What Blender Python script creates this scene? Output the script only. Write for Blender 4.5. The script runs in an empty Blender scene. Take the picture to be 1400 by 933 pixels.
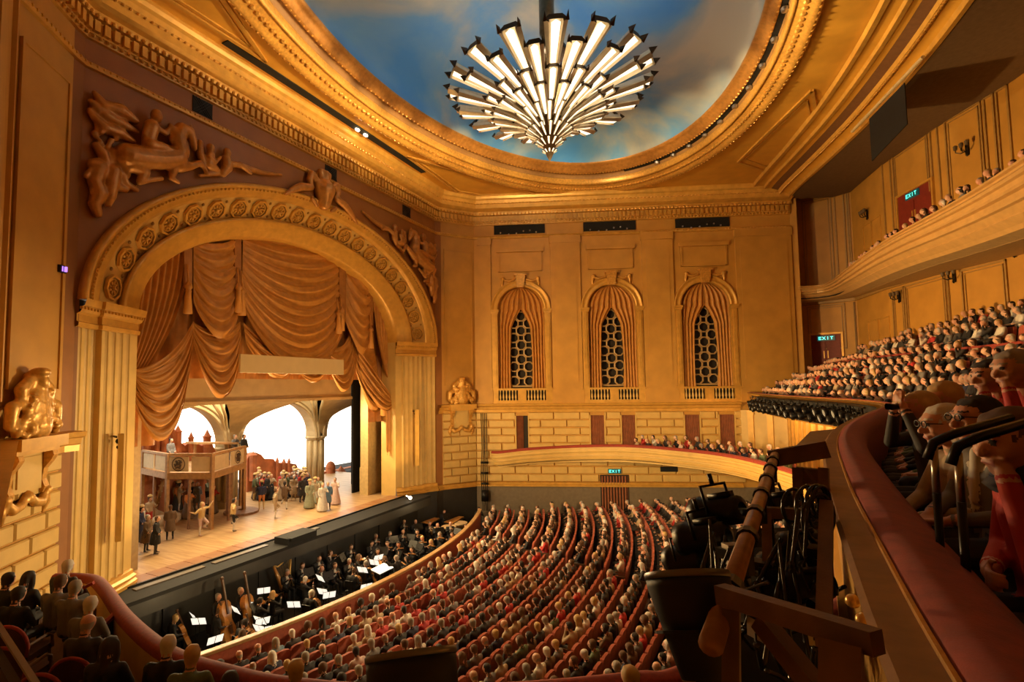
import bpy, bmesh, math, random
import numpy as np
from mathutils import Vector, Matrix
random.seed(7)
S = bpy.context.scene; COL = S.collection
PI = math.pi; sin = math.sin; cos = math.cos
# ------------------------------------------------------------------ camera
HC = 6.75                       # eye height above the stage floor (z = 0)
F, CX, CY, ROLL, VX, VY = 722.89, 634.74, 481.67, 0.64, 1017.59, 524.03
CAM = np.array([0.0, -19.35, HC])
def _cam():
    y = np.array([(VX-CX)/F, -(VY-CY)/F, 1.0]); y /= np.linalg.norm(y)
    r = math.radians(ROLL); a = np.array([-sin(r), cos(r), 0]); k = -(a@y)/y[2]
    u = a+np.array([0, 0, k]); u /= np.linalg.norm(u)
    return np.stack([np.cross(u, y), y, u], 1)
CM = _cam()
def ray(p): return CM.T@np.array([(p[0]-CX)/F, -(p[1]-CY)/F, 1.0])
def pz(p, z):                   # photograph pixel -> point on the level z
    r = ray(p); return CAM+(z-HC)/r[2]*r
def px(p, x):
    r = ray(p); return CAM+x/r[0]*r
def pdist(p, d):
    r = ray(p); return CAM+r/np.linalg.norm(r)*d
def proj(P):
    c = CM@(np.asarray(P, float)-CAM); return CX+F*c[0]/c[2], CY-F*c[1]/c[2]
cam = bpy.data.cameras.new('camera'); co = bpy.data.objects.new('camera', cam); COL.objects.link(co)
cam.sensor_width = 36; cam.lens = F/1400*36; cam.shift_x = (700-CX)/1400; cam.shift_y = (CY-466.5)/1400
cam.clip_start = 0.05; cam.clip_end = 300
co.matrix_world = Matrix(((CM[0][0], CM[1][0], -CM[2][0], CAM[0]), (CM[0][1], CM[1][1], -CM[2][1], CAM[1]), (CM[0][2], CM[1][2], -CM[2][2], CAM[2]), (0, 0, 0, 1)))
S.camera = co
# ------------------------------------------------------------------ world, light, exposure
w = bpy.data.worlds.new('world'); S.world = w; w.use_nodes = True
w.node_tree.nodes['Background'].inputs[0].default_value = (1.0, 0.58, 0.22, 1); w.node_tree.nodes['Background'].inputs[1].default_value = 0.02
S.view_settings.view_transform = 'Standard'; S.view_settings.look = 'None'; S.view_settings.gamma = 1.0
S.view_settings.exposure = 0.0; S.view_settings.use_curve_mapping = False
def lamp(name, kind, loc, power, color=(1, .8, .5), size=.2, target=None, angle=60, blend=.5, sy=None):
    l = bpy.data.lights.new(name, kind); l.energy = power; l.color = color
    o = bpy.data.objects.new(name, l); COL.objects.link(o); o.location = loc
    if kind == 'AREA':
        l.size = size
        if sy: l.shape = 'RECTANGLE'; l.size_y = sy
    else: l.shadow_soft_size = size
    if kind == 'SPOT': l.spot_size = math.radians(angle); l.spot_blend = blend
    if target is not None: o.rotation_euler = (Vector(target)-Vector(loc)).to_track_quat('-Z', 'Y').to_euler()
    return o
WARM = (1.0, .60, .22); TUNG = (1.0, .72, .36); STG = (1.0, .86, .62)
# lamps on the stage lighting bars above and behind the header
lamp('stage_bar_light', 'AREA', (-23.6, 0, 8.8), 1900, STG, 13, (-23.4, 0, 0), sy=1.5)
lamp('stage_bar_light', 'AREA', (-29.5, 4, 9.0), 900, STG, 14, (-27, 4, 0), sy=1.5)
# light the bright set throws out over the pit, the pilasters and the stalls
lamp('stage_spill_light', 'AREA', (-22.2, 0, 5.3), 2400, (1, .74, .38), 13, (-6, 0, 1.0), sy=1.0)
ORG = (1.0, .58, .20)
# front-of-house spots assumed at tier fronts, box booms and slot; audience fill added
for l, t, p, a, c in [
    ((-15.2, -10.5, 4.6), (-8.5, 16.6, 3.0), 9500, 52, TUNG),      # far boxes and lower far wall
    ((-15.0, -11.8, 8.2), (-7.5, 16.8, 9.6), 14500, 56, WARM),    # window wall
    ((-0.6, 11.5, 4.6), (-16.5, -12.6, 2.6), 19000, 36, TUNG),     # near splay wall
    ((2.4, -1.0, 6.0), (-18.5, 0, 10.0), 3600, 50, WARM),      # arch and curtain
    ((0.0, -14.5, 6.2), (-3, 14.8, 2.6), 9000, 34, TUNG), ((2.4, 2.0, 6.0), (-18.5, -9, 4.0), 6000, 30, TUNG), ((2.4, -2.0, 6.0), (-18.5, 9.5, 4.0), 6000, 26, TUNG),   # pilasters
    ((2.6, 0.5, 6.0), (-22.5, 0, 1.0), 4200, 32, STG),         # stage front
    ((-16.6, 1.4, 19.6), (-6, 2, -1.5), 12000, 66, ORG),        # ceiling slot over the stalls
    ((-16.5, -6.0, 4.2), (2.0, -14.5, 6.4), 5200, 34, ORG),  # added fill on the near dress circle, stands in for stage glow
    ((-16.0, 0.0, 3.0), (6.5, 8, 8.5), 25000, 62, ORG)]:          # added fill towards the upper tiers, in place of stage glow
    lamp('foh_and_fill_spot', 'SPOT', l, p, c, .3, t, a, .9)
# stand lamps in the pit
for x, y in ((-16, -7.5), (-15.6, -3.5), (-15.6, .5), (-15.8, 4.5), (-16.2, 8)):
    lamp('pit_stand_lamp', 'POINT', (x, y, -.4), 45, TUNG, .15)
# uplights added at the apron edge to rake the curtain folds
for y in (-6.5, -3.2, 0, 3.2, 6.5):
    lamp('curtain_fill_spot', 'SPOT', (-17.7, y, .05), 900, WARM, .15, (-20.6, y*1.02, 11.5), 105, .8)
# ------------------------------------------------------------------ materials
MT = {}
def mat(name, c, rough=.6, metal=0., var=.12, scale=6., bump=0., bscale=40., sheen=0., emit=None, es=0., coat=0.):
    if name in MT: return MT[name]
    m = bpy.data.materials.new(name); m.use_nodes = True; nt = m.node_tree; N = nt.nodes; L = nt.links
    b = N['Principled BSDF']; b.inputs['Roughness'].default_value = rough; b.inputs['Metallic'].default_value = metal
    tc = N.new('ShaderNodeTexCoord')
    nz = N.new('ShaderNodeTexNoise'); nz.inputs['Scale'].default_value = scale; nz.inputs['Detail'].default_value = 4
    L.new(tc.outputs['Object'], nz.inputs['Vector'])
    r = N.new('ShaderNodeValToRGB'); r.color_ramp.elements[0].position = .3; r.color_ramp.elements[1].position = .7
    r.color_ramp.elements[0].color = (*[max(0, x*(1-var)) for x in c], 1); r.color_ramp.elements[1].color = (*[min(1, x*(1+var)) for x in c], 1)
    L.new(nz.outputs['Fac'], r.inputs['Fac']); L.new(r.outputs['Color'], b.inputs['Base Color'])
    if bump:
        n2 = N.new('ShaderNodeTexNoise'); n2.inputs['Scale'].default_value = bscale; n2.inputs['Detail'].default_value = 3
        L.new(tc.outputs['Object'], n2.inputs['Vector'])
        bp = N.new('ShaderNodeBump'); bp.inputs['Strength'].default_value = bump; bp.inputs['Distance'].default_value = .02
        L.new(n2.outputs['Fac'], bp.inputs['Height']); L.new(bp.outputs['Normal'], b.inputs['Normal'])
    if sheen: b.inputs['Sheen Weight'].default_value = sheen
    if coat: b.inputs['Coat Weight'].default_value = coat
    if emit: b.inputs['Emission Color'].default_value = (*emit, 1); b.inputs['Emission Strength'].default_value = es
    MT[name] = m; return m
G_WALL = mat('ochre gold paint', (.52, .265, .045), .55, 0, .10, 1.2, .05, 60)
G_TRIM = mat('gilt moulding', (.60, .325, .06), .38, .25, .12, 3, .05, 40)
G_CARVE = mat('carved gilt plaster', (.60, .31, .06), .35, .3, .22, 9, .35, 14)
G_RELIEF = mat('bronze gilt relief', (.48, .22, .05), .36, .35, .2, 5, .2, 18)
G_LIGHT = mat('pale gilt stone', (.60, .39, .115), .5, .05, .08, 2, .04, 60)
G_CEIL = mat('ceiling gold paint', (.66, .33, .04), .5, 0, .08, 1.5, .03, 50)
BLACK = mat('black paint', (.006, .0055, .005), .85, 0, .3, 3)
DADO = mat('charcoal dado paint', (.030, .028, .024), .6, 0, .15, 2)
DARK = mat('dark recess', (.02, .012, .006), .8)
VELVET = mat('crimson rail velvet', (.26, .030, .014), .8, 0, .2, 14, .1, 120, .06)
SEATRED = mat('brick red seat plush', (.36, .075, .035), .75, 0, .18, 10, .1, 90, .08)
SEATWOOD = mat('dark seat wood', (.10, .045, .02), .45, 0, .2, 8)
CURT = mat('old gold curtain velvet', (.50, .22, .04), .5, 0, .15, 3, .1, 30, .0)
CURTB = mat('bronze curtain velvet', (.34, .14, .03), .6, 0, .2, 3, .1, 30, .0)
CURTR = mat('rust door curtain', (.24, .07, .022), .7, 0, .2, 4, .1, 40)
CREAMBAND = mat('cream canvas surtitle board', (.62, .48, .26), .7, 0, .04, 2)
WOOD = mat('oak rail wood', (.50, .30, .13), .4, 0, .2, 5)
WOODD = mat('brown timber', (.27, .135, .055), .6, 0, .25, 6, .1, 30)
WOODS = mat('raw set timber', (.40, .22, .085), .65, 0, .2, 6)
STONEARCH = mat('painted stone arch', (.40, .29, .14), .7, 0, .16, 1.6, .1, 20)
IRON = mat('black iron', (.018, .016, .014), .4, .6, .2, 8)
STEEL = mat('brushed steel', (.45, .42, .38), .3, .9, .1, 8)
PAPER = mat('lit music paper', (.85, .83, .76), .7, 0, .03, 6, emit=(1, .93, .78), es=1.0)
LAMPW = mat('lit lamp glass', (.9, .85, .7), .4, emit=(1, .86, .6), es=9)
TUBE = mat('glowing chandelier glass', (.9, .82, .65), .4, 0, .02, emit=(1, .84, .58), es=1.9)
CHMET = mat('chandelier bronze', (.20, .13, .06), .33, .75, .2, 6)
CHPAN = mat('chandelier silvered panel', (.62, .52, .36), .3, .5, .1, 4)
CHTIP = mat('chandelier dark bronze', (.06, .038, .02), .4, .7, .2, 6)
EXITM = mat('exit sign face', (.01, .06, .055), .4, emit=(.02, .35, .32), es=.12)
EXITT = mat('exit sign lettering', (.1, .7, .65), .4, emit=(.12, .95, .85), es=1.6)
SCREEN = mat('monitor screen', (.1, .15, .25), .3, emit=(.45, .65, 1), es=1.8)
def sky_mat():
    m = bpy.data.materials.new('painted cloud sky'); m.use_nodes = True; nt = m.node_tree; N = nt.nodes; L = nt.links
    b = N['Principled BSDF']; b.inputs['Roughness'].default_value = .9
    tc = N.new('ShaderNodeTexCoord'); mp = N.new('ShaderNodeMapping'); mp.inputs['Scale'].default_value = (.14, .10, .14); mp.inputs['Location'].default_value = (1.7, .35, 0)
    nz = N.new('ShaderNodeTexNoise'); nz.inputs['Scale'].default_value = 1.15; nz.inputs['Detail'].default_value = 6; nz.inputs['Roughness'].default_value = .5; nz.inputs['Distortion'].default_value = .5
    L.new(tc.outputs['Object'], mp.inputs['Vector']); L.new(mp.outputs['Vector'], nz.inputs['Vector'])
    r = N.new('ShaderNodeValToRGB'); e = r.color_ramp.elements
    e[0].position = .36; e[0].color = (.055, .24, .62, 1); e[1].position = .62; e[1].color = (.50, .47, .38, 1)
    x = e.new(.46); x.color = (.12, .30, .56, 1); x = e.new(.53); x.color = (.30, .36, .40, 1)
    sx = N.new('ShaderNodeSeparateXYZ'); L.new(tc.outputs['Object'], sx.inputs[0]); ma = N.new('ShaderNodeMath'); ma.operation = 'MULTIPLY_ADD'; ma.inputs[1].default_value = .014; L.new(sx.outputs['X'], ma.inputs[0])
    m2 = N.new('ShaderNodeMath'); m2.operation = 'ADD'; m2.inputs[1].default_value = .075; L.new(nz.outputs['Fac'], ma.inputs[2]); L.new(ma.outputs[0], m2.inputs[0])
    L.new(m2.outputs[0], r.inputs['Fac']); L.new(r.outputs['Color'], b.inputs['Base Color'])
    return m
SKY = sky_mat()
def plank_mat():
    m = bpy.data.materials.new('worn stage boards'); m.use_nodes = True; nt = m.node_tree; N = nt.nodes; L = nt.links
    b = N['Principled BSDF']; b.inputs['Roughness'].default_value = .42
    tc = N.new('ShaderNodeTexCoord'); mp = N.new('ShaderNodeMapping'); mp.inputs['Scale'].default_value = (.5, 4.0, 1)
    nz = N.new('ShaderNodeTexNoise'); nz.inputs['Scale'].default_value = 1.6; nz.inputs['Detail'].default_value = 5
    L.new(tc.outputs['Object'], mp.inputs['Vector']); L.new(mp.outputs['Vector'], nz.inputs['Vector'])
    r = N.new('ShaderNodeValToRGB'); e = r.color_ramp.elements
    e[0].position = .3; e[0].color = (.36, .20, .085, 1); e[1].position = .7; e[1].color = (.55, .36, .17, 1)
    L.new(nz.outputs['Fac'], r.inputs['Fac']); L.new(r.outputs['Color'], b.inputs['Base Color'])
    return m
PLANK = plank_mat()
# ------------------------------------------------------------------ mesh helpers
class MB:
    def __init__(s): s.v = []; s.f = []; s.m = []
    def add(s, vs, fs, mi=0):
        o = len(s.v); s.v += [tuple(map(float, p)) for p in vs]; s.f += [tuple(i+o for i in f) for f in fs]; s.m += [mi]*len(fs); return s
    def merge(s, o, M=None, mi=None):
        s.add([M@Vector(p) for p in o.v] if M else o.v, o.f); n = len(o.f)
        s.m[-n:] = [mi]*n if mi is not None else o.m
        return s
    def xbox(s, x0, x1, y0, y1, z0, z1, mi=0):
        return s.add([(x0, y0, z0), (x1, y0, z0), (x1, y1, z0), (x0, y1, z0), (x0, y0, z1), (x1, y0, z1), (x1, y1, z1), (x0, y1, z1)], BOXF, mi)
    def box(s, c, d, rz=0, mi=0, M=None):
        h = [x/2 for x in d]; R = Matrix.Rotation(rz, 3, 'Z') if M is None else M
        return s.add([R@Vector((a*h[0], b*h[1], e*h[2]))+Vector(c) for e in (-1, 1) for a, b in ((-1, -1), (1, -1), (1, 1), (-1, 1))], BOXF, mi)
    def bar(s, a, b, w, h, up=(0, 0, 1), mi=0):      # rectangular beam from a to b
        a = Vector(a); b = Vector(b); d = (b-a).normalized(); x = d.cross(Vector(up))
        if x.length < 1e-4: x = d.cross(Vector((1, 0, 0)))
        x.normalize(); y = x.cross(d); vs = []
        for p in (a, b):
            for i, j in ((-1, -1), (1, -1), (1, 1), (-1, 1)): vs.append(p+x*(i*w/2)+y*(j*h/2))
        return s.add(vs, BOXF, mi)
    def tube(s, path, r, n=8, mi=0, cap=True):
        path = [Vector(p) for p in path]; k = len(path); vs = []; fs = []
        rr = r if isinstance(r, (list, tuple)) else [r]*k; px_ = None
        for i, p in enumerate(path):
            d = (path[min(i+1, k-1)]-path[max(i-1, 0)]).normalized()
            x = (px_-d*px_.dot(d)) if px_ else d.cross(Vector((0, 0, 1)) if abs(d.z) < .9 else Vector((1, 0, 0)))
            x.normalize(); px_ = x; y = d.cross(x)
            vs += [p+(x*cos(2*PI*j/n)+y*sin(2*PI*j/n))*rr[i] for j in range(n)]
        for i in range(k-1):
            for j in range(n): fs.append((i*n+j, i*n+(j+1) % n, (i+1)*n+(j+1) % n, (i+1)*n+j))
        if cap: fs += [tuple(range(n))[::-1], tuple((k-1)*n+j for j in range(n))]
        return s.add(vs, fs, mi)
    def lathe(s, prof, n=16, c=(0, 0, 0), mi=0, M=None, a0=0, a1=2*PI):
        full = abs(a1-a0-2*PI) < 1e-6; m = n if full else n+1; vs = []; fs = []
        for r, z in prof:
            for j in range(m):
                a = a0+(a1-a0)*j/n; p = Vector((r*cos(a), r*sin(a), z))
                vs.append((M@p if M else p)+Vector(c))
        for i in range(len(prof)-1):
            for j in range(n): fs.append((i*m+j, i*m+(j+1) % m, (i+1)*m+(j+1) % m, (i+1)*m+j))
        return s.add(vs, fs, mi)
    def ball(s, c, r, n=8, k=6, mi=0, M=None):
        r = r if isinstance(r, (tuple, list)) else (r, r, r)
        vs = [(0, 0, -1)]; fs = []
        for i in range(1, k):
            t = PI*i/k
            for j in range(n): vs.append((sin(t)*cos(2*PI*j/n), sin(t)*sin(2*PI*j/n), -cos(t)))
        vs.append((0, 0, 1)); e = len(vs)-1
        for j in range(n): fs.append((0, 1+(j+1) % n, 1+j)); fs.append((e, e-n+j, e-n+(j+1) % n))
        for i in range(k-2):
            for j in range(n): fs.append((1+i*n+j, 1+i*n+(j+1) % n, 1+(i+1)*n+(j+1) % n, 1+(i+1)*n+j))
        vs = [Vector((p[0]*r[0], p[1]*r[1], p[2]*r[2])) for p in vs]
        if M: vs = [M@p for p in vs]
        return s.add([p+Vector(c) for p in vs], fs, mi)
    def grid(s, fn, nu, nv, mi=0, cu=False):
        vs = [fn(i/nu, j/nv) for j in range(nv+1) for i in range(nu+1)]
        return s.add(vs, [(j*(nu+1)+i, j*(nu+1)+i+1, (j+1)*(nu+1)+i+1, (j+1)*(nu+1)+i) for j in range(nv) for i in range(nu)], mi)
    def prism(s, poly, f0, f1, mi=0):                # polygon given twice by two mapping functions
        n = len(poly); vs = [f0(p) for p in poly]+[f1(p) for p in poly]
        fs = [tuple(range(n))[::-1], tuple(range(n, 2*n))]+[(i, (i+1) % n, n+(i+1) % n, n+i) for i in range(n)]
        return s.add(vs, fs, mi)
    def mesh(s, name, mats, smooth=False):
        me = bpy.data.meshes.new(name); me.from_pydata(s.v, [], s.f)
        for m in (mats if isinstance(mats, (list, tuple)) else [mats]): me.materials.append(m)
        if max(s.m, default=0) > 0: me.polygons.foreach_set('material_index', s.m)
        if smooth: me.polygons.foreach_set('use_smooth', [True]*len(s.f))
        me.update(); return me
    def build(s, name, mats, parent=None, smooth=False, local=False):
        o = bpy.data.objects.new(name, s.mesh(name, mats, smooth)); COL.objects.link(o)
        if parent:
            o.parent = parent
            if not local: o.matrix_parent_inverse = Matrix.Translation(-WL.get(parent.name, Vector((0, 0, 0))))
        return o
BOXF = [(0, 3, 2, 1), (4, 5, 6, 7), (0, 1, 5, 4), (1, 2, 6, 5), (2, 3, 7, 6), (3, 0, 4, 7)]
WL = {}
def tag(o, label=None, cat=None, group=None, kind=None):
    if label: o['label'] = label
    if cat: o['category'] = cat
    if group: o['group'] = group
    if kind: o['kind'] = kind
    return o
def struct(o): o['kind'] = 'structure'; return o
def empty(name, loc, label=None, cat=None, group=None, rz=0):
    o = bpy.data.objects.new(name, None); COL.objects.link(o); o.location = loc; o.rotation_euler = (0, 0, rz); o.empty_display_size = .2
    WL[o.name] = Vector(loc); tag(o, label, cat, group); return o
def copytree(o, loc, rz=0, label=None, group=None, sc=None):
    r = o.copy(); COL.objects.link(r); r.location = loc; r.rotation_euler = (0, 0, rz)
    if sc: r.scale = (sc, sc, sc)
    if label: r['label'] = label
    if group: r['group'] = group
    for ch in o.children:
        c = ch.copy(); COL.objects.link(c); c.parent = r
        for g in ch.children:
            d = g.copy(); COL.objects.link(d); d.parent = c
    return r
def inst(mesh, name, loc, rz=0, mats=None, sc=1, label=None, cat=None, group=None):
    o = bpy.data.objects.new(name, mesh); COL.objects.link(o); o.location = loc; o.rotation_euler = (0, 0, rz)
    o.scale = (sc, sc, sc) if not isinstance(sc, tuple) else sc
    if mats:
        for i, m in enumerate(mats):
            if i < len(o.material_slots): o.material_slots[i].link = 'OBJECT'; o.material_slots[i].material = m
    return tag(o, label, cat, group)
def offset_path(path, off, closed=False):            # offset to the right of travel, mitred
    n = len(path); out = []
    for i in range(n):
        a = path[i-1] if (i > 0 or closed) else None; b = path[(i+1) % n] if (i < n-1 or closed) else None; p = path[i]
        ns = []
        for u, v in ((a, p), (p, b)):
            if u is None or v is None: continue
            dx, dy = v[0]-u[0], v[1]-u[1]; l = math.hypot(dx, dy); ns.append((dy/l, -dx/l))
        if len(ns) == 1: nx, ny = ns[0]; k = 1
        else:
            nx, ny = ns[0][0]+ns[1][0], ns[0][1]+ns[1][1]; l = math.hypot(nx, ny); nx /= l; ny /= l; k = 1/max(.3, nx*ns[0][0]+ny*ns[0][1])
        out.append((p[0]+nx*off*k, p[1]+ny*off*k))
    return out
def sweep(mb, path, prof, mi=0, zf=None, closed=False):   # prof = [(offset, z)]
    rows = [[(q[0], q[1], z+(zf[i] if zf else 0)) for i, q in enumerate(offset_path(path, o, closed))] for o, z in prof]
    n = len(path); vs = [p for r in rows for p in r]; m = n if closed else n-1
    return mb.add(vs, [(j*n+i, j*n+(i+1) % n, (j+1)*n+(i+1) % n, (j+1)*n+i) for j in range(len(prof)-1) for i in range(m)], mi)
def catmull(P, k=8):
    out = []; n = len(P); D = len(P[0])
    for i in range(n-1):
        a, b, c, d = P[max(i-1, 0)], P[i], P[i+1], P[min(i+2, n-1)]
        for j in range(k):
            t = j/k; out.append(tuple(.5*(2*b[q]+(c[q]-a[q])*t+(2*a[q]-5*b[q]+4*c[q]-d[q])*t*t+(3*b[q]-a[q]-3*c[q]+d[q])*t**3) for q in range(D)))
    out.append(tuple(P[-1])); return out
def walk(path, step, start=0.0):                     # points every step along a polyline: (x, y, angle)
    out = []; d = start
    for (a, b) in zip(path[:-1], path[1:]):
        l = math.hypot(b[0]-a[0], b[1]-a[1])
        while d <= l:
            t = d/l; out.append((a[0]+(b[0]-a[0])*t, a[1]+(b[1]-a[1])*t, math.atan2(b[1]-a[1], b[0]-a[0]))); d += step
        d -= l
    return out
# ------------------------------------------------------------------ the house: plan
H = HC
MIR = lambda P: [(x, -y) for x, y in P]
FAR = [(-18, 10.7), (-17.78, 11.1), (-16.31, 13.16), (3.1, 21.3)]
PATH = MIR(FAR)[::-1]+FAR                              # runs near wall -> proscenium -> far wall, house on the right
def frame(P0, P1):
    dx, dy = P1[0]-P0[0], P1[1]-P0[1]; L = math.hypot(dx, dy); dx /= L; dy /= L
    return (lambda s, d, z: (P0[0]+dx*s+dy*d, P0[1]+dy*s-dx*d, z)), L
FW, FWL = frame(FAR[2], FAR[3]); FS, FSL = frame(FAR[1], FAR[2])
NS, NSL = frame(MIR(FAR)[2], MIR(FAR)[1])
def flip(fn): return lambda s, d, z: (lambda p: (p[0], -p[1], p[2]))(fn(s, d, z))
WINC = [3.17, 9.29, 15.41]; WHW = 1.6; ZSILL = H-.2; ZSPR = H+5.2
def fbox(mb, fn, s0, s1, d0, d1, z0, z1, mi=0):
    return mb.add([fn(s, d, z) for z in (z0, z1) for s, d in ((s0, d1), (s1, d1), (s1, d0), (s0, d0))], BOXF, mi)
def quad(mb, fn, s0, s1, z0, z1, d=0, mi=0): return mb.add([fn(s0, d, z0), fn(s1, d, z0), fn(s1, d, z1), fn(s0, d, z1)], [(0, 1, 2, 3)], mi)
def arcpts(c, hw, zs, n=20, k=1.0): return [(c-hw*cos(PI*i/n), zs+hw*k*sin(PI*i/n)) for i in range(n+1)]
# ------------------------------------------------------------------ far side wall with three arched window niches
def side_wall(name, fn, detail):
    mb = MB(); top = H+13.6
    edges = [0]+[(WINC[0]+WINC[1])/2, (WINC[1]+WINC[2])/2]+[FWL]
    if detail:
        quad(mb, fn, 0, FWL, -3.4, ZSILL-.0)
        for i, c in enumerate(WINC):
            s0, s1 = edges[i], edges[i+1]
            quad(mb, fn, s0, c-WHW, ZSILL, top); quad(mb, fn, c+WHW, s1, ZSILL, top)
            a = arcpts(c, WHW, ZSPR)
            for (sa, za), (sb, zb) in zip(a[:-1], a[1:]): mb.add([fn(sa, 0, za), fn(sb, 0, zb), fn(sb, 0, top), fn(sa, 0, top)], [(0, 1, 2, 3)])
            o = [(c-WHW, ZSILL)]+a+[(c+WHW, ZSILL)]
            for (sa, za), (sb, zb) in zip(o, o[1:]+o[:1]): mb.add([fn(sa, 0, za), fn(sb, 0, zb), fn(sb, -.75, zb), fn(sa, -.75, za)], [(0, 1, 2, 3)])
    else: quad(mb, fn, 0, FWL, -3.4, top)
    fbox(mb, fn, -.1, FWL, -1.3, -1.2, -3.4, top)
    return struct(mb.build(name, G_WALL))
wall_far = side_wall('wall_right', FW, True)
wall_near = side_wall('wall_left', flip(FW), False)
PILS = [(.3, 1.15), (5.25, 7.25), (11.35, 13.4), (17.45, 21.0)]
for s0, s1 in PILS:
    mb = MB(); fbox(mb, FW, s0, s1, -.02, .16, H-.25, H+10.2)
    fbox(mb, FW, s0-.06, s1+.06, -.02, .24, H-1.25, H-.25); fbox(mb, FW, s0-.05, s1+.05, -.02, .22, H+9.75, H+10.25)
    if s1-s0 > 1.5: fbox(mb, FW, s0+.28, s1-.28, .1, .2, H+.3, H+9.2); 
    mb.build('pilaster', G_WALL, wall_far)
mb = MB()
for s0, s1 in PILS: fbox(mb, flip(FW), s0, s1, -.02, .1, H-.25, H+10.2)
mb.build('pilaster', G_WALL, wall_near)
# splay walls
def splay(name, fn, L):
    mb = MB(); quad(mb, fn, 0, L, -3.4, H+13.6); fbox(mb, fn, 0, L, -.5, -.4, -3.4, H+13.6)
    o = struct(mb.build(name, G_WALL))
    m = MB(); fbox(m, fn, .2, L-.2, -.02, .05, H+.05, H+9.3)
    fbox(m, fn, .2, .3, -.02, .1, H+.05, H+9.3); fbox(m, fn, L-.3, L-.2, -.02, .1, H+.05, H+9.3); fbox(m, fn, .3, L-.3, -.02, .1, H+9.2, H+9.3)
    m.build('wall_panel', G_WALL, o); return o
wall_splay_far = splay('wall_splay_right', FS, FSL); wall_splay_near = splay('wall_splay_left', NS, NSL)
# ------------------------------------------------------------------ rusticated stone blocks
ZB0, ZB1 = .30, H-1.80
NC = 9; CH = (ZB1-ZB0)/NC
BOXDOORS = [(2.70, 3.55), (7.65, 8.6), (9.68, 10.62), (13.75, 14.75), (15.95, 16.95)]
HOLES = [(a, b, H-4.6, H-2.02) for a, b in BOXDOORS]+[(8.15, 10.1, -2.4, H-5.98)]
def blocks(fn, parent, s_a, s_b, blen, holes=()):
    for k in range(NC):
        z0 = ZB0+k*CH; z1 = z0+CH; s = s_a-(blen/2 if k % 2 else 0)
        spans = []
        while s < s_b:
            a, b = max(s, s_a), min(s+blen, s_b); s += blen
            segs = [(a, b)]
            for h0, h1, y0, y1 in holes:
                if z1 > y0+.05 and z0 < y1-.05:
                    segs = [q for u, v in segs for q in ((u, min(v, h0)), (max(u, h1), v)) if q[1]-q[0] > .12]
            spans += segs
        for a, b in spans:
            if b-a < .15: continue
            g, t, e = .03, .13, .035; m = MB(); a += g; b -= g; y0 = z0+g; y1 = z1-g
            vs = [fn(x, 0, y) for x, y in ((a, y0), (b, y0), (b, y1), (a, y1))]+[fn(x, t*.6, y) for x, y in ((a, y0), (b, y0), (b, y1), (a, y1))]+[fn(x, t, y) for x, y in ((a+e, y0+e), (b-e, y0+e), (b-e, y1-e), (a+e, y1-e))]
            m.add(vs, [(8, 9, 10, 11)]+[(i+q, (i+1) % 4+q, (i+1) % 4+4+q, i+4+q) for q in (0, 4) for i in range(4)])
            m.build('stone_block', G_LIGHT, parent)
blocks(FW, wall_far, 0, 17.6, 1.75, HOLES)
blocks(FS, wall_splay_far, 0.0, FSL, 1.25); blocks(NS, wall_splay_near, 0.0, NSL, 1.25)
# ------------------------------------------------------------------ string course, skirting, dado, main cornice
def side_path(sgn): P = [(-17.9, 10.62), (-17.78, 11.1), (-16.31, 13.16), FW(17.3, 0, 0)[:2]]; return P if sgn > 0 else MIR(P)[::-1]
n_ = 0
for sgn in (1, -1):
    P = side_path(sgn); m = MB()
    sweep(m, P, [(0, H-1.82), (.16, H-1.80), (.16, H-1.62), (.22, H-1.58), (.25, H-1.42), (.40, H-1.36), (.44, H-1.22), (0, H-1.20)]); n_ += 1
    struct(m.build('trim_%d' % n_, G_TRIM))
    m = MB(); sweep(m, P, [(0, -.02), (.20, 0), (.20, .10), (.12, .16), (.12, .26), (.0, .30)]); n_ += 1; struct(m.build('trim_%d' % n_, G_TRIM))
    m = MB(); sweep(m, P[:3] if sgn > 0 else P[1:], [(.05, -3.4), (.05, -.02)]); struct(m.build('baseboard_pit_%s' % ('right' if sgn > 0 else 'left'), DADO))
m = MB(); quad(m, FW, 0, 20, -3.4, .0, .05); struct(m.build('baseboard_right', mat('umber dado paint', (.17, .125, .075), .6)))
# fillet under the frieze, then the main cornice all round
m = MB(); sweep(m, PATH, [(0, H+10.2), (.10, H+10.22), (.14, H+10.32), (.10, H+10.40), (0, H+10.42)]); n_ += 1; struct(m.build('trim_%d' % n_, G_TRIM))
m = MB(); sweep(m, PATH, [(0, H+11.15), (.10, H+11.17), (.12, H+11.30), (.16, H+11.32), (.16, H+11.78), (.34, H+11.80), (.36, H+11.92), (.30, H+11.95), (.30, H+12.05), (.48, H+12.12), (.62, H+12.2), (.62, H+12.48), (.70, H+12.52), (.72, H+12.72), (.82, H+12.80), (.86, H+12.95), (.86, H+13.1), (0, H+13.12)])
cornice = struct(m.build('trim_cornice', G_TRIM))
m = MB(); m2 = MB(); m3 = MB()
for x, y, a in walk(offset_path(PATH, .2), .30):
    m.box((x, y, H+11.56), (.17, .20, .36), a)
for x, y, a in walk(offset_path(PATH, .37), .24): m2.ball((x, y, H+11.85), (.075, .075, .085), 6, 4)
for x, y, a in walk(offset_path(PATH, .66), .24): m2.ball((x, y, H+12.50), (.06, .06, .06), 6, 4)
for x, y, a in walk(offset_path(PATH, .17), .22): m3.ball((x, y, H+11.25), (.06, .06, .06), 6, 4)
for x, y, a in walk(offset_path(PATH, .13), .20): m3.ball((x, y, H+10.33), (.05, .05, .05), 5, 4)
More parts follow.
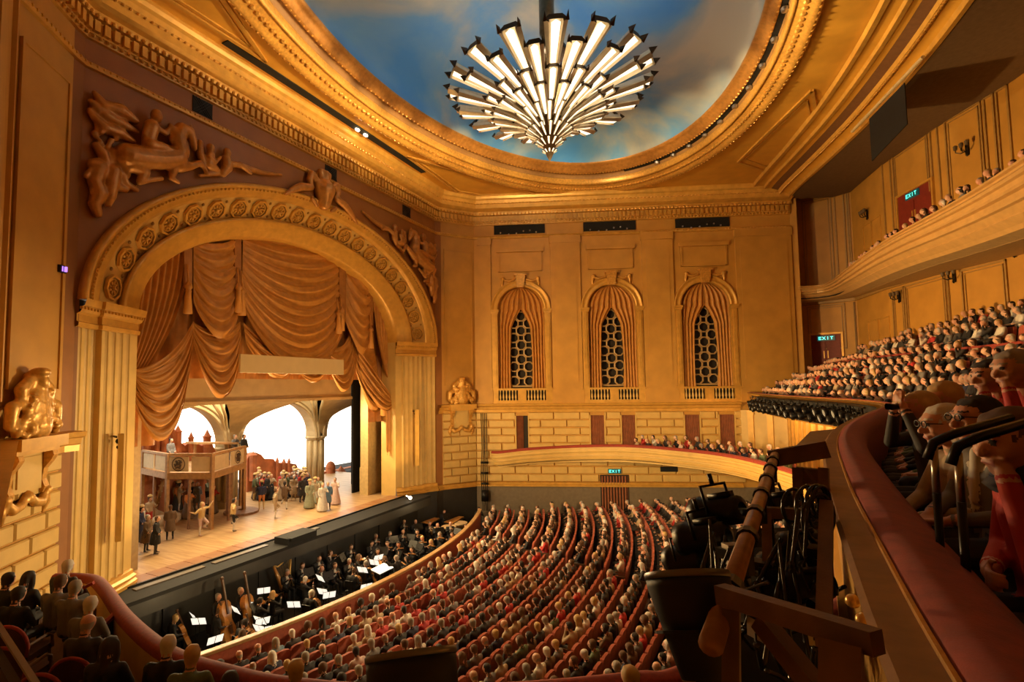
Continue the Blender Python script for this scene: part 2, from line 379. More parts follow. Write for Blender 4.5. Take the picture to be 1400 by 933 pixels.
tag(m.build('dentils', G_TRIM, cornice), kind='stuff'); tag(m2.build('egg_beads', G_CARVE, cornice), kind='stuff'); tag(m3.build('bead_row', G_TRIM, cornice), kind='stuff')
# ------------------------------------------------------------------ proscenium wall with elliptical opening
ZA = H+2.8
def ell(a, b, x, n=72): return [(x, -a*cos(PI*i/n), ZA+b*sin(PI*i/n)) for i in range(n+1)]
m = MB(); E = ell(10.6, 6.25, -18); top = H+13.6; n = len(E)
vs = E+[(-18, p[1], top) for p in E]; m.add(vs, [(i, i+1, n+i+1, n+i) for i in range(n-1)])
for s in (-1, 1): m.add([(-18, s*10.6, -3.4), (-18, s*10.75, -3.4), (-18, s*10.75, top), (-18, s*10.6, top)], [(0, 1, 2, 3)]); m.add([(-18, s*10.7, -3.4), (-17.78, s*11.1, -3.4), (-17.78, s*11.1, top), (-18, s*10.7, top)], [(0, 1, 2, 3)])
m.xbox(-18.9, -18.02, -14, -10.66, -3.4, top); m.xbox(-18.9, -18.02, 10.66, 14, -3.4, top); m.xbox(-18.9, -18.4, -10.66, 10.66, H+9.6, top)
wall_pros = struct(m.build('wall_proscenium', mat('shaded wall gold', (.29, .112, .022), .55, 0, .1, 1.5, .04, 50)))  # wall gold darkened, the shade up here put into its colour
PROF = [(10.66, 6.30, -18.0), (10.66, 6.30, -17.80), (10.52, 6.20, -17.74), (10.42, 6.13, -17.80), (10.40, 6.12, -17.90), (10.20, 6.0, -17.92), (10.18, 5.99, -18.0), (10.05, 5.92, -18.0), (10.02, 5.9, -18.12), (9.92, 5.85, -18.2), (9.9, 5.84, -18.30)]
PROF2 = [(9.9, 5.84, -18.30), (8.95, 5.05, -18.92)]
PROF3 = [(8.95, 5.05, -18.92), (8.98, 5.08, -18.70), (8.80, 4.93, -18.66), (8.75, 4.88, -18.80), (8.55, 4.72, -18.82), (8.52, 4.70, -18.94), (8.35, 4.58, -18.96), (8.30, 4.54, -19.10), (8.10, 4.40, -19.15), (8.02, 4.34, -19.3), (7.95, 4.3, -19.5), (7.92, 4.28, -20.4)]
def ellsweep(prof, n=96):
    m = MB(); R = [ell(a, b, x, n) for a, b, x in prof]; k = n+1
    return m.add([p for r in R for p in r], [(j*k+i, j*k+i+1, (j+1)*k+i+1, (j+1)*k+i) for j in range(len(R)-1) for i in range(n)])
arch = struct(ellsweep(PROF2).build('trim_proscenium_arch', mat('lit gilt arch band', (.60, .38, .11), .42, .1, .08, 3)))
ellsweep(PROF).build('outer_archivolt', G_TRIM, arch, True); ellsweep(PROF3).build('inner_archivolt', G_TRIM, arch, True)
m = MB()
for i in range(150):
    t = PI*(i+.5)/150; m.ball((-17.86, -10.3*cos(t), ZA+6.07*sin(t)), .055, 5, 4)
tag(m.build('archivolt_beads', G_TRIM, arch), kind='stuff')
# rosettes: octagonal frame, petals, boss
def rosette_mesh():
    m = MB(); O = [(cos(PI/8+i*PI/4), sin(PI/8+i*PI/4)) for i in range(8)]
    def ring(r0, z0, r1, z1, mi): m.add([(r0*x, r0*y, z0) for x, y in O]+[(r1*x, r1*y, z1) for x, y in O], [(i, (i+1) % 8, 8+(i+1) % 8, 8+i) for i in range(8)], mi)
    ring(.46, 0, .44, .10, 0); ring(.44, .10, .36, .10, 0); ring(.36, .10, .33, -.03, 1); ring(.33, -.03, .01, -.03, 1)
    for i in range(8):
        a = i*PI/4; m.ball((.17*cos(a), .17*sin(a), .02), (.10, .05, .05), 6, 4, 0, Matrix.Rotation(a, 3, 'Z'))
    m.ball((0, 0, .05), .08, 8, 5, 0); m.lathe([(.30, -.02), (.30, .05), (.26, .05), (.26, -.02)], 16)
    return m.mesh('rosette', [G_TRIM, mat('rosette recess', (.30, .16, .04), .6)])
RM = rosette_mesh(); dm = MB(); dm.ball((0, 0, 0), (.07, .07, .05), 6, 4); DM = dm.mesh('stud', mat('rosette recess', (.3, .16, .04)))
# equal arc length along the middle ellipse
am, bm_, xm = 9.42, 5.44, -18.60
fine = [PI*i/2000 for i in range(2001)]; cum = [0]
for i in range(2000): cum.append(cum[-1]+math.hypot(am*(cos(fine[i+1])-cos(fine[i])), bm_*(sin(fine[i+1])-sin(fine[i]))))
def at_len(fr):
    d = fr*cum[-1]; lo = next(i for i, c in enumerate(cum) if c >= d); return fine[lo]
for i in range(21):
    t = at_len((i+.55)/21.1)
    P = Vector((xm+.02, -am*cos(t), ZA+bm_*sin(t))); T = Vector((0, am*sin(t), bm_*cos(t))).normalized()
    Q = Vector((-18.92, -8.95*cos(t), ZA+5.05*sin(t)))-Vector((-18.30, -9.9*cos(t), ZA+5.84*sin(t))); Nn = T.cross(Q).normalized()
    if Nn.x < 0: Nn = -Nn
    U = Nn.cross(T); M3 = Matrix((T, U, Nn)).transposed().to_4x4()
    o = bpy.data.objects.new('rosette', RM); COL.objects.link(o); o.parent = arch; o.matrix_local = Matrix.Translation(P)@M3
    t2 = at_len(min(1, (i+1.05)/21.1))
    for k in (-.62, .62):
        q = .5+k*.5; a_, b_, x_ = 9.9+(8.95-9.9)*q, 5.84+(5.05-5.84)*q, -18.30-.62*q
        if i < 20:
            o = bpy.data.objects.new('stud', DM); COL.objects.link(o); o.parent = arch; o.matrix_local = Matrix.Translation((x_+.02, -a_*cos(t2), ZA+b_*sin(t2)))@M3
# pilasters under the arch, fluted
def flutes(P0, P1, n, depth=.07):
    out = []; dx, dy = P1[0]-P0[0], P1[1]-P0[1]; L = math.hypot(dx, dy); nx, ny = dy/L, -dx/L
    for i in range(n):
        for k, dd in ((.12, 0), (.2, .5), (.35, .95), (.5, 1), (.65, .95), (.8, .5), (.88, 0)):
            t = (i+k)/n; out.append((P0[0]+dx*t-nx*depth*dd, P0[1]+dy*t-ny*depth*dd))
    return [P0]+out+[P1]
def pilaster(sgn):
    base = [(-19.35, 8.02), (-19.18, 8.42)]; plan = base+flutes((-19.05, 8.42), (-18.46, 9.68), 4)+flutes((-18.62, 9.78), (-18.02, 10.66), 3)
    cap = [(-19.35, 8.02), (-19.12, 8.36), (-18.46, 9.70), (-18.56, 9.78), (-17.98, 10.70)]
    if sgn < 0: plan = MIR(plan)[::-1]; cap = MIR(cap)[::-1]
    root = empty('fluted_pilaster', (-18.5, sgn*9.5, 0)); struct(root)
    m = MB(); sweep(m, plan, [(0, .45), (0, H+2.05)]); m.build('shaft', G_LIGHT, root)
    m = MB(); sweep(m, cap, [(0, H+1.95), (.08, H+1.98), (.10, H+2.10), (.03, H+2.14), (.03, H+2.36), (.14, H+2.42), (.18, H+2.50), (.18, H+2.58), (.26, H+2.62), (.30, H+2.74), (.32, H+2.84), (-.2, H+2.86)]); m.build('capital', G_TRIM, root)
    m = MB()
    for x, y, a in walk(offset_path(cap, .18), .16): m.box((x, y, H+2.54), (.08, .08, .08), a)
    tag(m.build('capital_dentils', G_TRIM, root), kind='stuff')
    m = MB(); sweep(m, cap, [(.24, 0), (.24, .12), (.16, .18), (.2, .28), (.1, .34), (.08, .46), (-.05, .5)]); m.build('base', G_TRIM, root)
    m = MB(); sweep(m, cap, [(.08, -3.4), (.08, 0)]); m.build('plinth', DADO, root)
    m = MB(); p = [(-20.4, 7.95), (-19.35, 8.02)]; p = p if sgn > 0 else MIR(p)[::-1]
    sweep(m, p, [(0, -3.4), (0, 0)], 1); sweep(m, p, [(0, 0), (0, H+2.84)]); m.build('jamb', [G_LIGHT, DADO], root)
    # lamp bar fixed to the pilaster
    m = MB(); c = (-18.62, sgn*9.12); m.box((c[0]+.22, c[1]-sgn*.1, 3.55), (.16, .26, 3.5), sgn*-1.13)
    m.box((c[0]+.05, c[1]-sgn*.02, 5.2), (.4, .06, .06), sgn*.4, 1); m.ball((c[0]+.1, c[1]-sgn*.1, 5.05), .1, 6, 4, 1); m.ball((c[0]+.1, c[1]-sgn*.1, 4.85), .07, 6, 4, 1)
    L = m.build('speaker_column', [G_TRIM, IRON]); tag(L, 'tall gold loudspeaker column on the %s fluted pilaster' % ('pilaster beside the pit percussion, a' if sgn > 0 else 'pilaster above the near box seats, a'), 'speaker')
for s in (1, -1): pilaster(s)
bpy.data.objects['speaker_column']['label'] = 'tall gold loudspeaker column on the fluted pilaster beside the timpani'
bpy.data.objects['speaker_column.001']['label'] = 'tall gold loudspeaker column on the fluted pilaster beside the curved red box rail'
# lattice vents in the frieze
for yv in (-6.6, .55, 7.3):
    m = MB(); m.xbox(-17.99, -17.97, yv-.42, yv+.42, H+10.5, H+11.1, 1)
    for k in range(-6, 12):
        for d in (1, -1):
            pts = [(yv-.42+k*.12, H+10.5), (yv-.42+k*.12+d*.6, H+11.1)]
            a, b = pts
            if min(a[0], b[0]) < yv-.44 or max(a[0], b[0]) > yv+.44: continue
            m.bar((-17.96, a[0], a[1]), (-17.96, b[0], b[1]), .025, .025)
    m.build('frieze_vent', [IRON, BLACK], wall_pros)
# ------------------------------------------------------------------ ceiling, ring and painted sky
DC = (-6.5, 0.0)
RC = catmull([(3.1, 21.3), (3.5, 19.2), (4.9, 14.2), (6.0, 9.6), (6.8, 4.6), (7.1, 0), (6.8, -4.6), (6.0, -9.6), (4.9, -14.2), (3.5, -19.2), (3.1, -21.3)], 6)
BOUND = PATH+RC[1:-1]
def rayhit(c, a, poly):
    dx, dy = cos(a), sin(a); best = None
    for (x0, y0), (x1, y1) in zip(poly, poly[1:]+poly[:1]):
        ex, ey = x1-x0, y1-y0; den = dx*ey-dy*ex
        if abs(den) < 1e-9: continue
        t = ((x0-c[0])*ey-(y0-c[1])*ex)/den; u = ((x0-c[0])*dy-(y0-c[1])*dx)/den
        if t > 0 and -1e-6 <= u <= 1+1e-6 and (best is None or t < best): best = t
    if best is None: return (c[0]+dx, c[1]+dy)
    return (c[0]+dx*best, c[1]+dy*best)
def oval(a, b, z, n=144): return [(DC[0]+a*cos(2*PI*i/n), b*sin(2*PI*i/n), z) for i in range(n)]
def ovalsweep(prof, n=144, mi=0):
    m = MB(); R = [oval(a, b, z, n) for a, b, z in prof]
    return m.add([p for r in R for p in r], [(j*n+i, j*n+(i+1) % n, (j+1)*n+(i+1) % n, (j+1)*n+i) for j in range(len(R)-1) for i in range(n)], mi)
ZC = H+13.08; m = MB(); inner = oval(9.4, 16.35, ZC); vs = list(inner); n = len(inner)
for p in inner:
    q = rayhit(DC, math.atan2(p[1]-DC[1], p[0]-DC[0]), BOUND); vs.append((q[0], q[1], ZC))
m.add(vs, [(i, (i+1) % n, n+(i+1) % n, n+i) for i in range(n)])
m.add([(DC[0]+40*cos(2*PI*i/48), 40*sin(2*PI*i/48), H+17) for i in range(48)], [tuple(range(48))], 1)
ceiling = struct(m.build('ceiling', [G_CEIL, DARK]))
ovalsweep([(9.5, 16.5, ZC), (9.5, 16.5, ZC-.10), (9.35, 16.3, ZC-.16), (9.22, 16.1, ZC-.08), (9.15, 16.0, ZC-.02), (8.8, 15.5, ZC+.14), (8.72, 15.4, ZC+.20), (8.66, 15.3, ZC+.12), (8.6, 15.2, ZC+.2), (8.6, 15.2, ZC+.5)]).build('carved_ring', G_CARVE, ceiling, True)
ovalsweep([(8.62, 15.25, ZC+.45), (8.60, 15.2, ZC+.72), (8.5, 15.0, ZC+.80), (8.35, 14.75, ZC+.78)]).build('light_cove', mat('cove brown', (.30, .15, .045), .6), ceiling, True)
ovalsweep([(8.40, 14.8, ZC+1.2), (8.40, 14.8, ZC+.74), (8.30, 14.65, ZC+.66), (8.22, 14.5, ZC+.72), (8.1, 14.3, ZC+.86), (8.0, 14.1, ZC+.98), (7.9, 13.95, ZC+1.0), (7.88, 13.9, ZC+1.12)]).build('inner_ring', G_RELIEF, ceiling, True)
m = MB(); m2 = MB()
for i in range(300):
    a = 2*PI*i/300
    m.ball((DC[0]+9.0*cos(a), 15.8*sin(a), ZC+.03), (.13, .13, .07), 6, 4)
    m.ball((DC[0]+9.42*cos(a+.01), 16.4*sin(a+.01), ZC-.12), (.07, .07, .06), 5, 4)
    m2.ball((DC[0]+8.3*cos(a), 14.65*sin(a), ZC+.68), (.06, .06, .05), 5, 4)
tag(m.build('ring_acanthus', G_CARVE, ceiling), kind='stuff'); tag(m2.build('ring_beads', G_CARVE, ceiling), kind='stuff')
m = MB(); prof = [(7.9*cos(t), 13.95*cos(t), ZC+1.08+2.0*sin(t)) for t in [PI/2*i/14 for i in range(14)]]+[(.05, .09, ZC+3.08)]
ms = ovalsweep(prof); sky = struct(ms.build('ceiling_sky_dome', SKY, None, True))
# corner panels on the ceiling
for sx in (-1, 1):
    for sy in (-1, 1):
        if sx < 0: T = [(-16.6, sy*11.3), (-16.4, sy*5.0), (-11.9, sy*14.4), (-15.4, sy*12.9)]; T = [T[1], T[0], T[3], T[2]]
        else: T = [(0.2, sy*15.2), (2.2, sy*18.4), (4.1, sy*13.6), (3.2, sy*8.2)]
        m = MB(); c = (sum(p[0] for p in T)/4, sum(p[1] for p in T)/4); I = [(p[0]+(c[0]-p[0])*.16, p[1]+(c[1]-p[1])*.16) for p in T]
        for i in range(4):
            a, b = T[i], T[(i+1) % 4]; ia, ib = I[i], I[(i+1) % 4]
            m.bar((*a, ZC-.03), (*b, ZC-.03), .14, .10); m.bar((*ia, ZC-.02), (*ib, ZC-.02), .08, .06)
        m.build('corner_panel', G_TRIM, ceiling)
# lamp slot along the proscenium
m = MB(); m.xbox(-16.95, -16.55, -6.6, 7.4, ZC-.05, ZC-.01); m.build('lamp_slot', BLACK, ceiling)
for yy in (1.1, 1.75):
    o = MB().ball((-16.75, yy, ZC-.10), (.09, .16, .07), 8, 6).build('slot_lamp', LAMPW); tag(o, 'small lit lamp in the black ceiling slot above the arch', 'lamp', 'slot lamps')
# stepped bands over the balcony edge
m = MB(); sweep(m, RC, [(-.05, H+12.2), (0, H+12.15), (.15, H+12.15), (.2, H+12.35)]); 
sweep(m, RC, [(.55, H+12.5), (.6, H+12.42), (.75, H+12.42), (.8, H+12.6)]); sweep(m, RC, [(1.45, H+12.75), (1.5, H+12.7), (1.65, H+12.7), (1.7, H+12.85)]); sweep(m, RC, [(2.1, H+12.9), (2.12, H+12.84), (2.3, H+12.84), (2.34, H+13.06)])
bands = m.build('arch_mouldings', G_TRIM, ceiling)
m = MB(); sweep(m, RC, [(.2, H+12.35), (.55, H+12.5)]); sweep(m, RC, [(1.2, H+12.72), (1.45, H+12.75)]); sweep(m, RC, [(1.7, H+12.85), (2.1, H+12.9)]); m.build('arch_bands', G_CEIL, ceiling)
m = MB(); sweep(m, RC, [(.8, H+12.6), (1.2, H+12.72)]); m.build('arch_dark_band', mat('umber band', (.16, .07, .025), .6), ceiling)
m = MB()
for x, y, a in walk(offset_path(RC, .68), .16): m.ball((x, y, H+12.42), (.06, .06, .05), 5, 4)
tag(m.build('rope_moulding', G_CARVE, ceiling), kind='stuff')
m = MB()
BW = [(3.5, 23.9), (6.7, 22.9), (7.5, 18.6), (9.0, 14.0), (10.5, 10.7), (12.0, 5.5), (12.6, 0)]; BW = BW+MIR(BW)[-2::-1]
nR = len(RC)
vs = [(x, y, H+12.2) for x, y in RC]+[(x+7.5, y*1.25, H+12.9) for x, y in RC]; m.add(vs, [(i, i+1, nR+i+1, nR+i) for i in range(nR-1)])
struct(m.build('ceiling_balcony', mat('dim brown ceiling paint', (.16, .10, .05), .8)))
# lamps in the cove
for i in range(15):
    a = -0.62+i*.115; x, y = DC[0]+8.66*cos(a), 15.3*sin(a)
    if y < 0: continue
for i in range(11):
    a = .05+i*.125; x, y = DC[0]+8.5*cos(a), 15.02*sin(a)
    m = MB(); m.lathe([(.0, .0), (.13, .02), (.15, .14), (.10, .2)], 10, (x, y, ZC+.50)); m.bar((x, y, ZC+.7), (x, y, ZC+.8), .05, .05)
    tag(m.build('cove_lamp', STEEL), 'small round lamp in the dark cove around the painted sky', 'lamp', 'cove lamps')
m = MB(); R = [[(DC[0]+a_*cos(t), b_*sin(t), ZC+.71) for t in [-.05+1.6*i/40 for i in range(41)]] for a_, b_ in ((8.62, 15.22), (8.36, 14.77))]
m.add(R[0]+R[1], [(i, i+1, 42+i, 41+i) for i in range(40)]); m.build('cove_shade_strip', BLACK, ceiling)  # black strip put in for the darkness of the cove gap
# ------------------------------------------------------------------ chandelier
CH = Vector((-6.35, 0, H+8.7))
chan = empty('starburst_chandelier', CH, 'huge starburst chandelier of glowing glass bars under the painted sky', 'chandelier')
def bar_mesh(L, w, d):                                # trough from origin outward along +x, open side down
    m = MB(); t = w*.5
    sec = [(-w*.95, .25*d), (-w*.55, -d*.1), (-w*.5, d*.55), (w*.5, d*.55), (w*.55, -d*.1), (w*.95, .25*d), (w*.5, d), (-w*.5, d)]
    k = len(sec); vs = [(0, y*.35, z) for y, z in sec]+[(L, y, z) for y, z in sec]
    m.add(vs, [(i, (i+1) % k, k+(i+1) % k, k+i) for i in range(k)], 0)
    m.add([(L, -w*.95, .25*d), (L, -w*.5, d), (L, w*.5, d), (L, w*.95, .25*d), (L, 0, .3*d)], [(0, 4, 1), (1, 4, 2), (2, 4, 3)], 1)
    for y in (-w*.85, w*.85): m.add([(L-.02, y-w*.16, d*.1), (L-.02, y+w*.16, d*.1), (L+.5*w+.04, y*1.05, d*.5), (L-.02, y, d*.95)], [(0, 1, 2), (1, 3, 2), (3, 0, 2)], 1)
    g = MB(); g.add([(.05, -w*.15, d*.2), (.05, w*.15, d*.2), (.05, 0, d*.5), (L*.97, -w*.36, d*.1), (L*.97, w*.36, d*.1), (L*.97, 0, d*.5)], [(0, 1, 4, 3), (1, 2, 5, 4), (2, 0, 3, 5), (3, 4, 5)])
    return m.mesh('bar', [CHPAN, CHTIP]), g.mesh('glass_tube', TUBE)
TIERS = [(1.75, 2.2, 3.95, 2.9, 16, .42, .34, 0), (1.5, 2.0, 3.6, 2.4, 16, .34, .28, .5), (.85, 1.6, 2.55, 2.2, 16, .29, .25, 0), (.8, 1.45, 2.2, 1.85, 16, .23, .2, .5), (.5, 1.2, 1.40, 1.68, 18, .15, .13, .5), (.3, .85, .92, 1.18, 16, .085, .09, 0), (.18, .55, .55, .76, 12, .06, .06, .5), (.09, .28, .29, .42, 10, .04, .04, 0)]
for r0, z0, r1, z1, nb, w, d, ph in TIERS:
    L = math.hypot(r1-r0, z1-z0); bmh, gmh = bar_mesh(L, w, d); el = math.atan2(z1-z0, r1-r0)
    for i in range(nb):
        a = 2*PI*(i+ph)/nb
        if r1 > 3: dl = el
        o = bpy.data.objects.new('bar', bmh); COL.objects.link(o); o.parent = chan
        o.matrix_local = Matrix.Translation((r0*cos(a), r0*sin(a), z0))@Matrix.Rotation(a, 4, 'Z')@Matrix.Rotation(-el, 4, 'Y')
        g = bpy.data.objects.new('glass_tube', gmh); COL.objects.link(g); g.parent = o
m = MB(); m.lathe([(0, 0), (.05, .08), (.13, .25), (.22, .5), (.36, .85), (.55, 1.3), (.8, 1.6), (1.3, 2.05), (1.6, 2.5), (1.5, 2.75), (.5, 2.9), (.22, 3.2), (.22, 5.0), (.3, 5.2), (.3, 7.4), (0, 7.4)], 20)
m.build('core', CHMET, chan, True, True)
m = MB(); m.lathe([(.3, 4.2), (.75, 4.25), (.75, 4.5), (.3, 4.55)], 20); m.build('collar', CHTIP, chan, True, True)
lamp('chandelier_light', 'POINT', (CH.x, CH.y, CH.z+3.75), 1300, (1, .93, .80), 1.0)
lamp('chandelier_light', 'POINT', (CH.x, CH.y, CH.z-.5), 250, (1, .80, .5), .4)
for q in range(26):
    a = q*PI/13; lamp('ceiling_fill_spot', 'SPOT', (CH.x+4.4*cos(a), CH.y+4.4*sin(a), CH.z+2.7), 2900, (1, .70, .32), .2, (CH.x+14.4*cos(a), CH.y+14.4*sin(a), CH.z+5.6), 38, 1.0)  # unseen spots added around the chandelier to brighten the ceiling
# ------------------------------------------------------------------ tiers: rails
def zsweep(m, P, prof, mi=0): sweep(m, [(p[0], p[1]) for p in P], prof, mi, [p[2] for p in P])
nb_ = lambda p, zr: tuple(pz(p, H+zr)[:2])+(H+zr,)
BXF = [(-15.3, 13.45, -4.4), (-14.6, 13.35, -4.36), (-12.95, 13.9, -4.15), (-10.26, 14.75, -3.95), (-6.9, 14.75, -3.75), (-3.9, 14.1, -3.75), (-.75, 12.0, -3.75), (1.6, 7.7, -3.75), (2.6, 3.6, -3.75), (2.9, 0, -3.75)]
BXF = [(x, y, H+z) for x, y, z in BXF]
BXN = [(2.6, -3.6, H-3.75), (1.3, -7.9, H-3.75)]+[nb_(p, -3.75) for p in [(940, 905), (870, 917), (700, 932), (520, 934), (400, 925)]]+[nb_((330, 912), -3.78), nb_((240, 884), -3.87), nb_((180, 838), -4.05), nb_((150, 800), -4.2), nb_((132, 786), -4.3), nb_((100, 783), -4.38), nb_((78, 784), -4.4)]
BX = catmull(BXF+BXN, 6)
box_rail = struct(empty('balustrade_box_tier', (0, 0, 0)))
m = MB(); zsweep(m, BX, [(-.16, -.16), (0, -.14), (.08, -.17), (.08, -.22), (.0, -.25), (.0, -.30), (.06, -.32), (.09, -.40), (.06, -.48), (-.02, -.50), (-.04, -.62), (.03, -.64), (.03, -.70), (-.08, -.72), (-.12, -.86), (-.06, -.88), (-.08, -.94), (-.22, -.97), (-.3, -1.06), (-.3, -1.12), (-1.2, -1.2)])
zsweep(m, BX, [(-.2, -.14), (-.2, -1.0)])
m.build('fascia', G_LIGHT, box_rail)
m = MB(); zsweep(m, BX, [(-.2, -.16), (-.21, -.04), (-.16, .0), (-.06, .015), (.03, -.02), (.06, -.09), (.05, -.16)]); m.build('velvet_rail', VELVET, box_rail, True)
# box floors
m = MB()
for P, sg in ((BXF[:6], 1), ([p for p in BXN if p[0] < -1], -1)):
    P = catmull(P, 4); vs = []
    for p in P:
        t = (p[0]+16.31)/D_ if False else None
        wy = 13.16+(p[0]+16.31)*math.tan(math.radians(22.77)); vs += [(p[0], p[1], p[2]-.95), (p[0], sg*(wy-.02), p[2]-.95)]
    m.add(vs, [(2*i, 2*i+1, 2*i+3, 2*i+2) for i in range(len(P)-1)])
struct(m.build('floor_boxes', mat('dark box carpet', (.07, .03, .018), .9)))
DRF = [(.12, 20.1), (.40, 16.5), (.75, 13), (1.25, 9.8), (2.2, 5.6), (3.0, 2.6), (3.3, 0), (3.05, -2.6), (2.2, -6), (1.25, -9.8), (.75, -12.5), (.45, -15.2), (.31, -17), (.25, -18), (.22, -19.2), (.22, -20.4)]
DR = catmull(DRF, 6); ZD = H-.6
dress = struct(empty('balustrade_dress_circle', (0, 0, 0)))
m = MB(); sweep(m, DR, [(-.095, ZD-.01), (-.005, ZD-.015), (.012, ZD-.03), (.0, ZD-.05)]); m.build('ledge', mat('brown gilt ledge', (.26, .13, .04), .45, .1, .2, 12), dress)
m = MB(); sweep(m, DR, [(-.105, ZD-.02), (-.105, ZD+.006), (-.095, ZD+.006), (-.095, ZD-.02)]); m.build('ledge_bead', G_CARVE, dress)
m = MB(); sweep(m, DR, [(0, ZD-.05), (-.03, ZD-.08), (-.03, ZD-.16), (-.06, ZD-.2), (-.06, ZD-.75), (-.02, ZD-.8), (-.02, ZD-.9), (-.1, ZD-1.0), (-.2, ZD-1.05), (-3, ZD-1.3), (-9, ZD-1.0)]); m.build('fascia', G_TRIM, dress)
m = MB(); sweep(m, DR, [(-.105, ZD-.02), (-.115, ZD+.02), (-.18, ZD+.035), (-.27, ZD+.02), (-.34, ZD-.04), (-.36, ZD-.14), (-.36, ZD-.98)]); m.build('velvet_top', VELVET, dress, True)
for p in ((1166, 822), (1181, 848), (1190, 872)):
    P = pz(p, ZD-.10); m = MB().ball(P, .022, 10, 8); m.build('gilt_bead', mat('polished gilt', (.75, .48, .15), .25, .6), dress, True)
# stepped floor of the dress circle
ROWS_D = [(-(.62+.88*k), ZD-.98+.42*k) for k in range(9)]
m = MB(); pr = [(-.46, ZD-.98)]
for k in range(9): pr += [(-(1.25+.88*k), ZD-.98+.42*k), (-(1.25+.88*k), ZD-.98+.42*(k+1))]
sweep(m, DR, pr); struct(m.build('floor_dress_circle', mat('near black carpet', (.02, .012, .01), .9)))
# balcony
BFF = [(3.35, 21.4), (4.9, 21.1), (5.35, 16.5), (5.6, 12.5), (6.0, 9.0), (6.6, 6), (7.05, 3.2), (7.3, 0)]; BFP = catmull(BFF[:-1]+[(7.3, 0)]+MIR(BFF)[-2::-1], 6); ZBL = H+6.31
balc = struct(empty('balustrade_balcony', (0, 0, 0))); hb = [min(1, abs(p[1])/21) for p in BFP]; P3 = [(p[0], p[1]) for p in BFP]
def bsweep(m, prof, mi=0):
    rows = []
    for o, k in prof: rows.append([(q[0], q[1], ZBL-k*(.85+.95*(1-h))) for q, h in zip(offset_path(P3, o), hb)])
    n = len(P3); m.add([p for r in rows for p in r], [(j*n+i, j*n+i+1, (j+1)*n+i+1, (j+1)*n+i) for j in range(len(rows)-1) for i in range(n-1)], mi)
m = MB(); bsweep(m, [(-.4, 0), (.04, 0), (.12, .03), (.12, .07), (.02, .09), (0, .14), (.10, .16), (.14, .20), (.10, .25), (.0, .27), (-.04, .36), (.06, .38), (.06, .44), (-.08, .46), (-.10, .56), (-.0, .58), (-.02, .62), (-.14, .64), (-.3, .76), (-.28, .79), (-.5, .92), (-.6, 1.0)]); m.build('fascia', mat('warm gilt fascia', (.56, .34, .12), .42, .12, .1, 3), balc)
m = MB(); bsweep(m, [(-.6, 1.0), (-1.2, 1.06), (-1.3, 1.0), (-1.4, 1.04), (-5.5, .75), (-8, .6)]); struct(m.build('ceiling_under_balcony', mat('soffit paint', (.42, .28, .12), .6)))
m = MB(); sweep(m, P3, [(-.4, ZBL), (-.4, ZBL-.8), (-1.4, ZBL-.8), (-1.4, ZBL-.35), (-2.3, ZBL-.35), (-2.3, ZBL+.1), (-3.2, ZBL+.1)]); struct(m.build('floor_balcony', DARK))
# ------------------------------------------------------------------ back walls of the upper tiers
m = MB(); sweep(m, BW, [(0, H-2), (0, H+13.4)]); wall_back = struct(m.build('wall_back', G_WALL))
m = MB(); m.xbox(3.1, 3.5, 21.3, 24, H-2, H+13.4); m.xbox(3.1, 3.5, -24, -21.3, H-2, H+13.4); struct(m.build('wall_return', G_WALL))
SEGS = [frame(BW[i], BW[i+1]) for i in range(5)]
def seghit(i, p):
    P0, P1 = BW[i], BW[i+1]; r = ray(p); dx, dy = P1[0]-P0[0], P1[1]-P0[1]; L = math.hypot(dx, dy); dx /= L; dy /= L
    A = np.array([[r[0], -dx], [r[1], -dy]]); t, s = np.linalg.solve(A, np.array([P0[0]-CAM[0], P0[1]-CAM[1]])); return s, HC+t*r[2], L
def onback(p):
    for i in range(5):
        s, z, L = seghit(i, p)
        if -1e-3 <= s <= L: return i, s, z
    return 4, min(s, L), z
def panel_frame(i, s0, s1, z0, z1, d=.06, w=.10):
    fn = SEGS[i][0]; m = MB()
    for a, b, c, e in ((s0, s1, z0, z0+w), (s0, s1, z1-w, z1), (s0, s0+w, z0, z1), (s1-w, s1, z0, z1)): fbox(m, fn, a, b, 0, d, c, e)
    g = .16
    for a, b, c, e in () if s1-s0 < .9 else ((s0+g, s1-g, z0+g, z0+g+w*.6), (s0+g, s1-g, z1-g-w*.6, z1-g), (s0+g, s0+g+w*.6, z0+g, z1-g), (s1-g-w*.6, s1-g, z0+g, z1-g)): fbox(m, fn, a, b, 0, d*.6, c, e)
    m.build('wall_panel', mat('wall panel moulding', (.36, .21, .06), .5), wall_back)
for (a, b), y in (((1104, 1156), 440), ((1168, 1219), 440), ((1238, 1294), 400), ((1315, 1378), 380), ((1220, 1236), 400), ((1296, 1313), 380)):
    i, s0, _ = onback((a, y)); j, s1, _ = onback((b, y-6))
    if i != j: s1 = SEGS[i][1]-.1
    panel_frame(i, s0, s1, (H+2.2) if a == 1104 else H-.6, H+5.2, .07, .08)
for (a, b), y in (((1098, 1139), 330), ((1157, 1206), 290), ((1222, 1272), 240), ((1293, 1345), 190), ((1364, 1399), 160), ((1141, 1155), 300), ((1208, 1220), 260), ((1274, 1291), 220), ((1347, 1362), 170)):
    i, s0, _ = onback((a, y)); j, s1, _ = onback((b, y-4))
    if i != j: s1 = SEGS[i][1]-.1
    panel_frame(i, s0, s1, H+6.4, H+12.6, .07, .08)
m = MB(); sweep(m, BW, [(0, H+12.75), (.2, H+12.8), (.25, H+13.1), (0, H+13.15)]); sweep(m, BW, [(0, H+5.28), (.12, H+5.3), (.14, H+5.5), (0, H+5.52)]); n_ += 1; struct(m.build('trim_%d' % n_, mat('wall panel moulding', (.36, .21, .06), .5)))
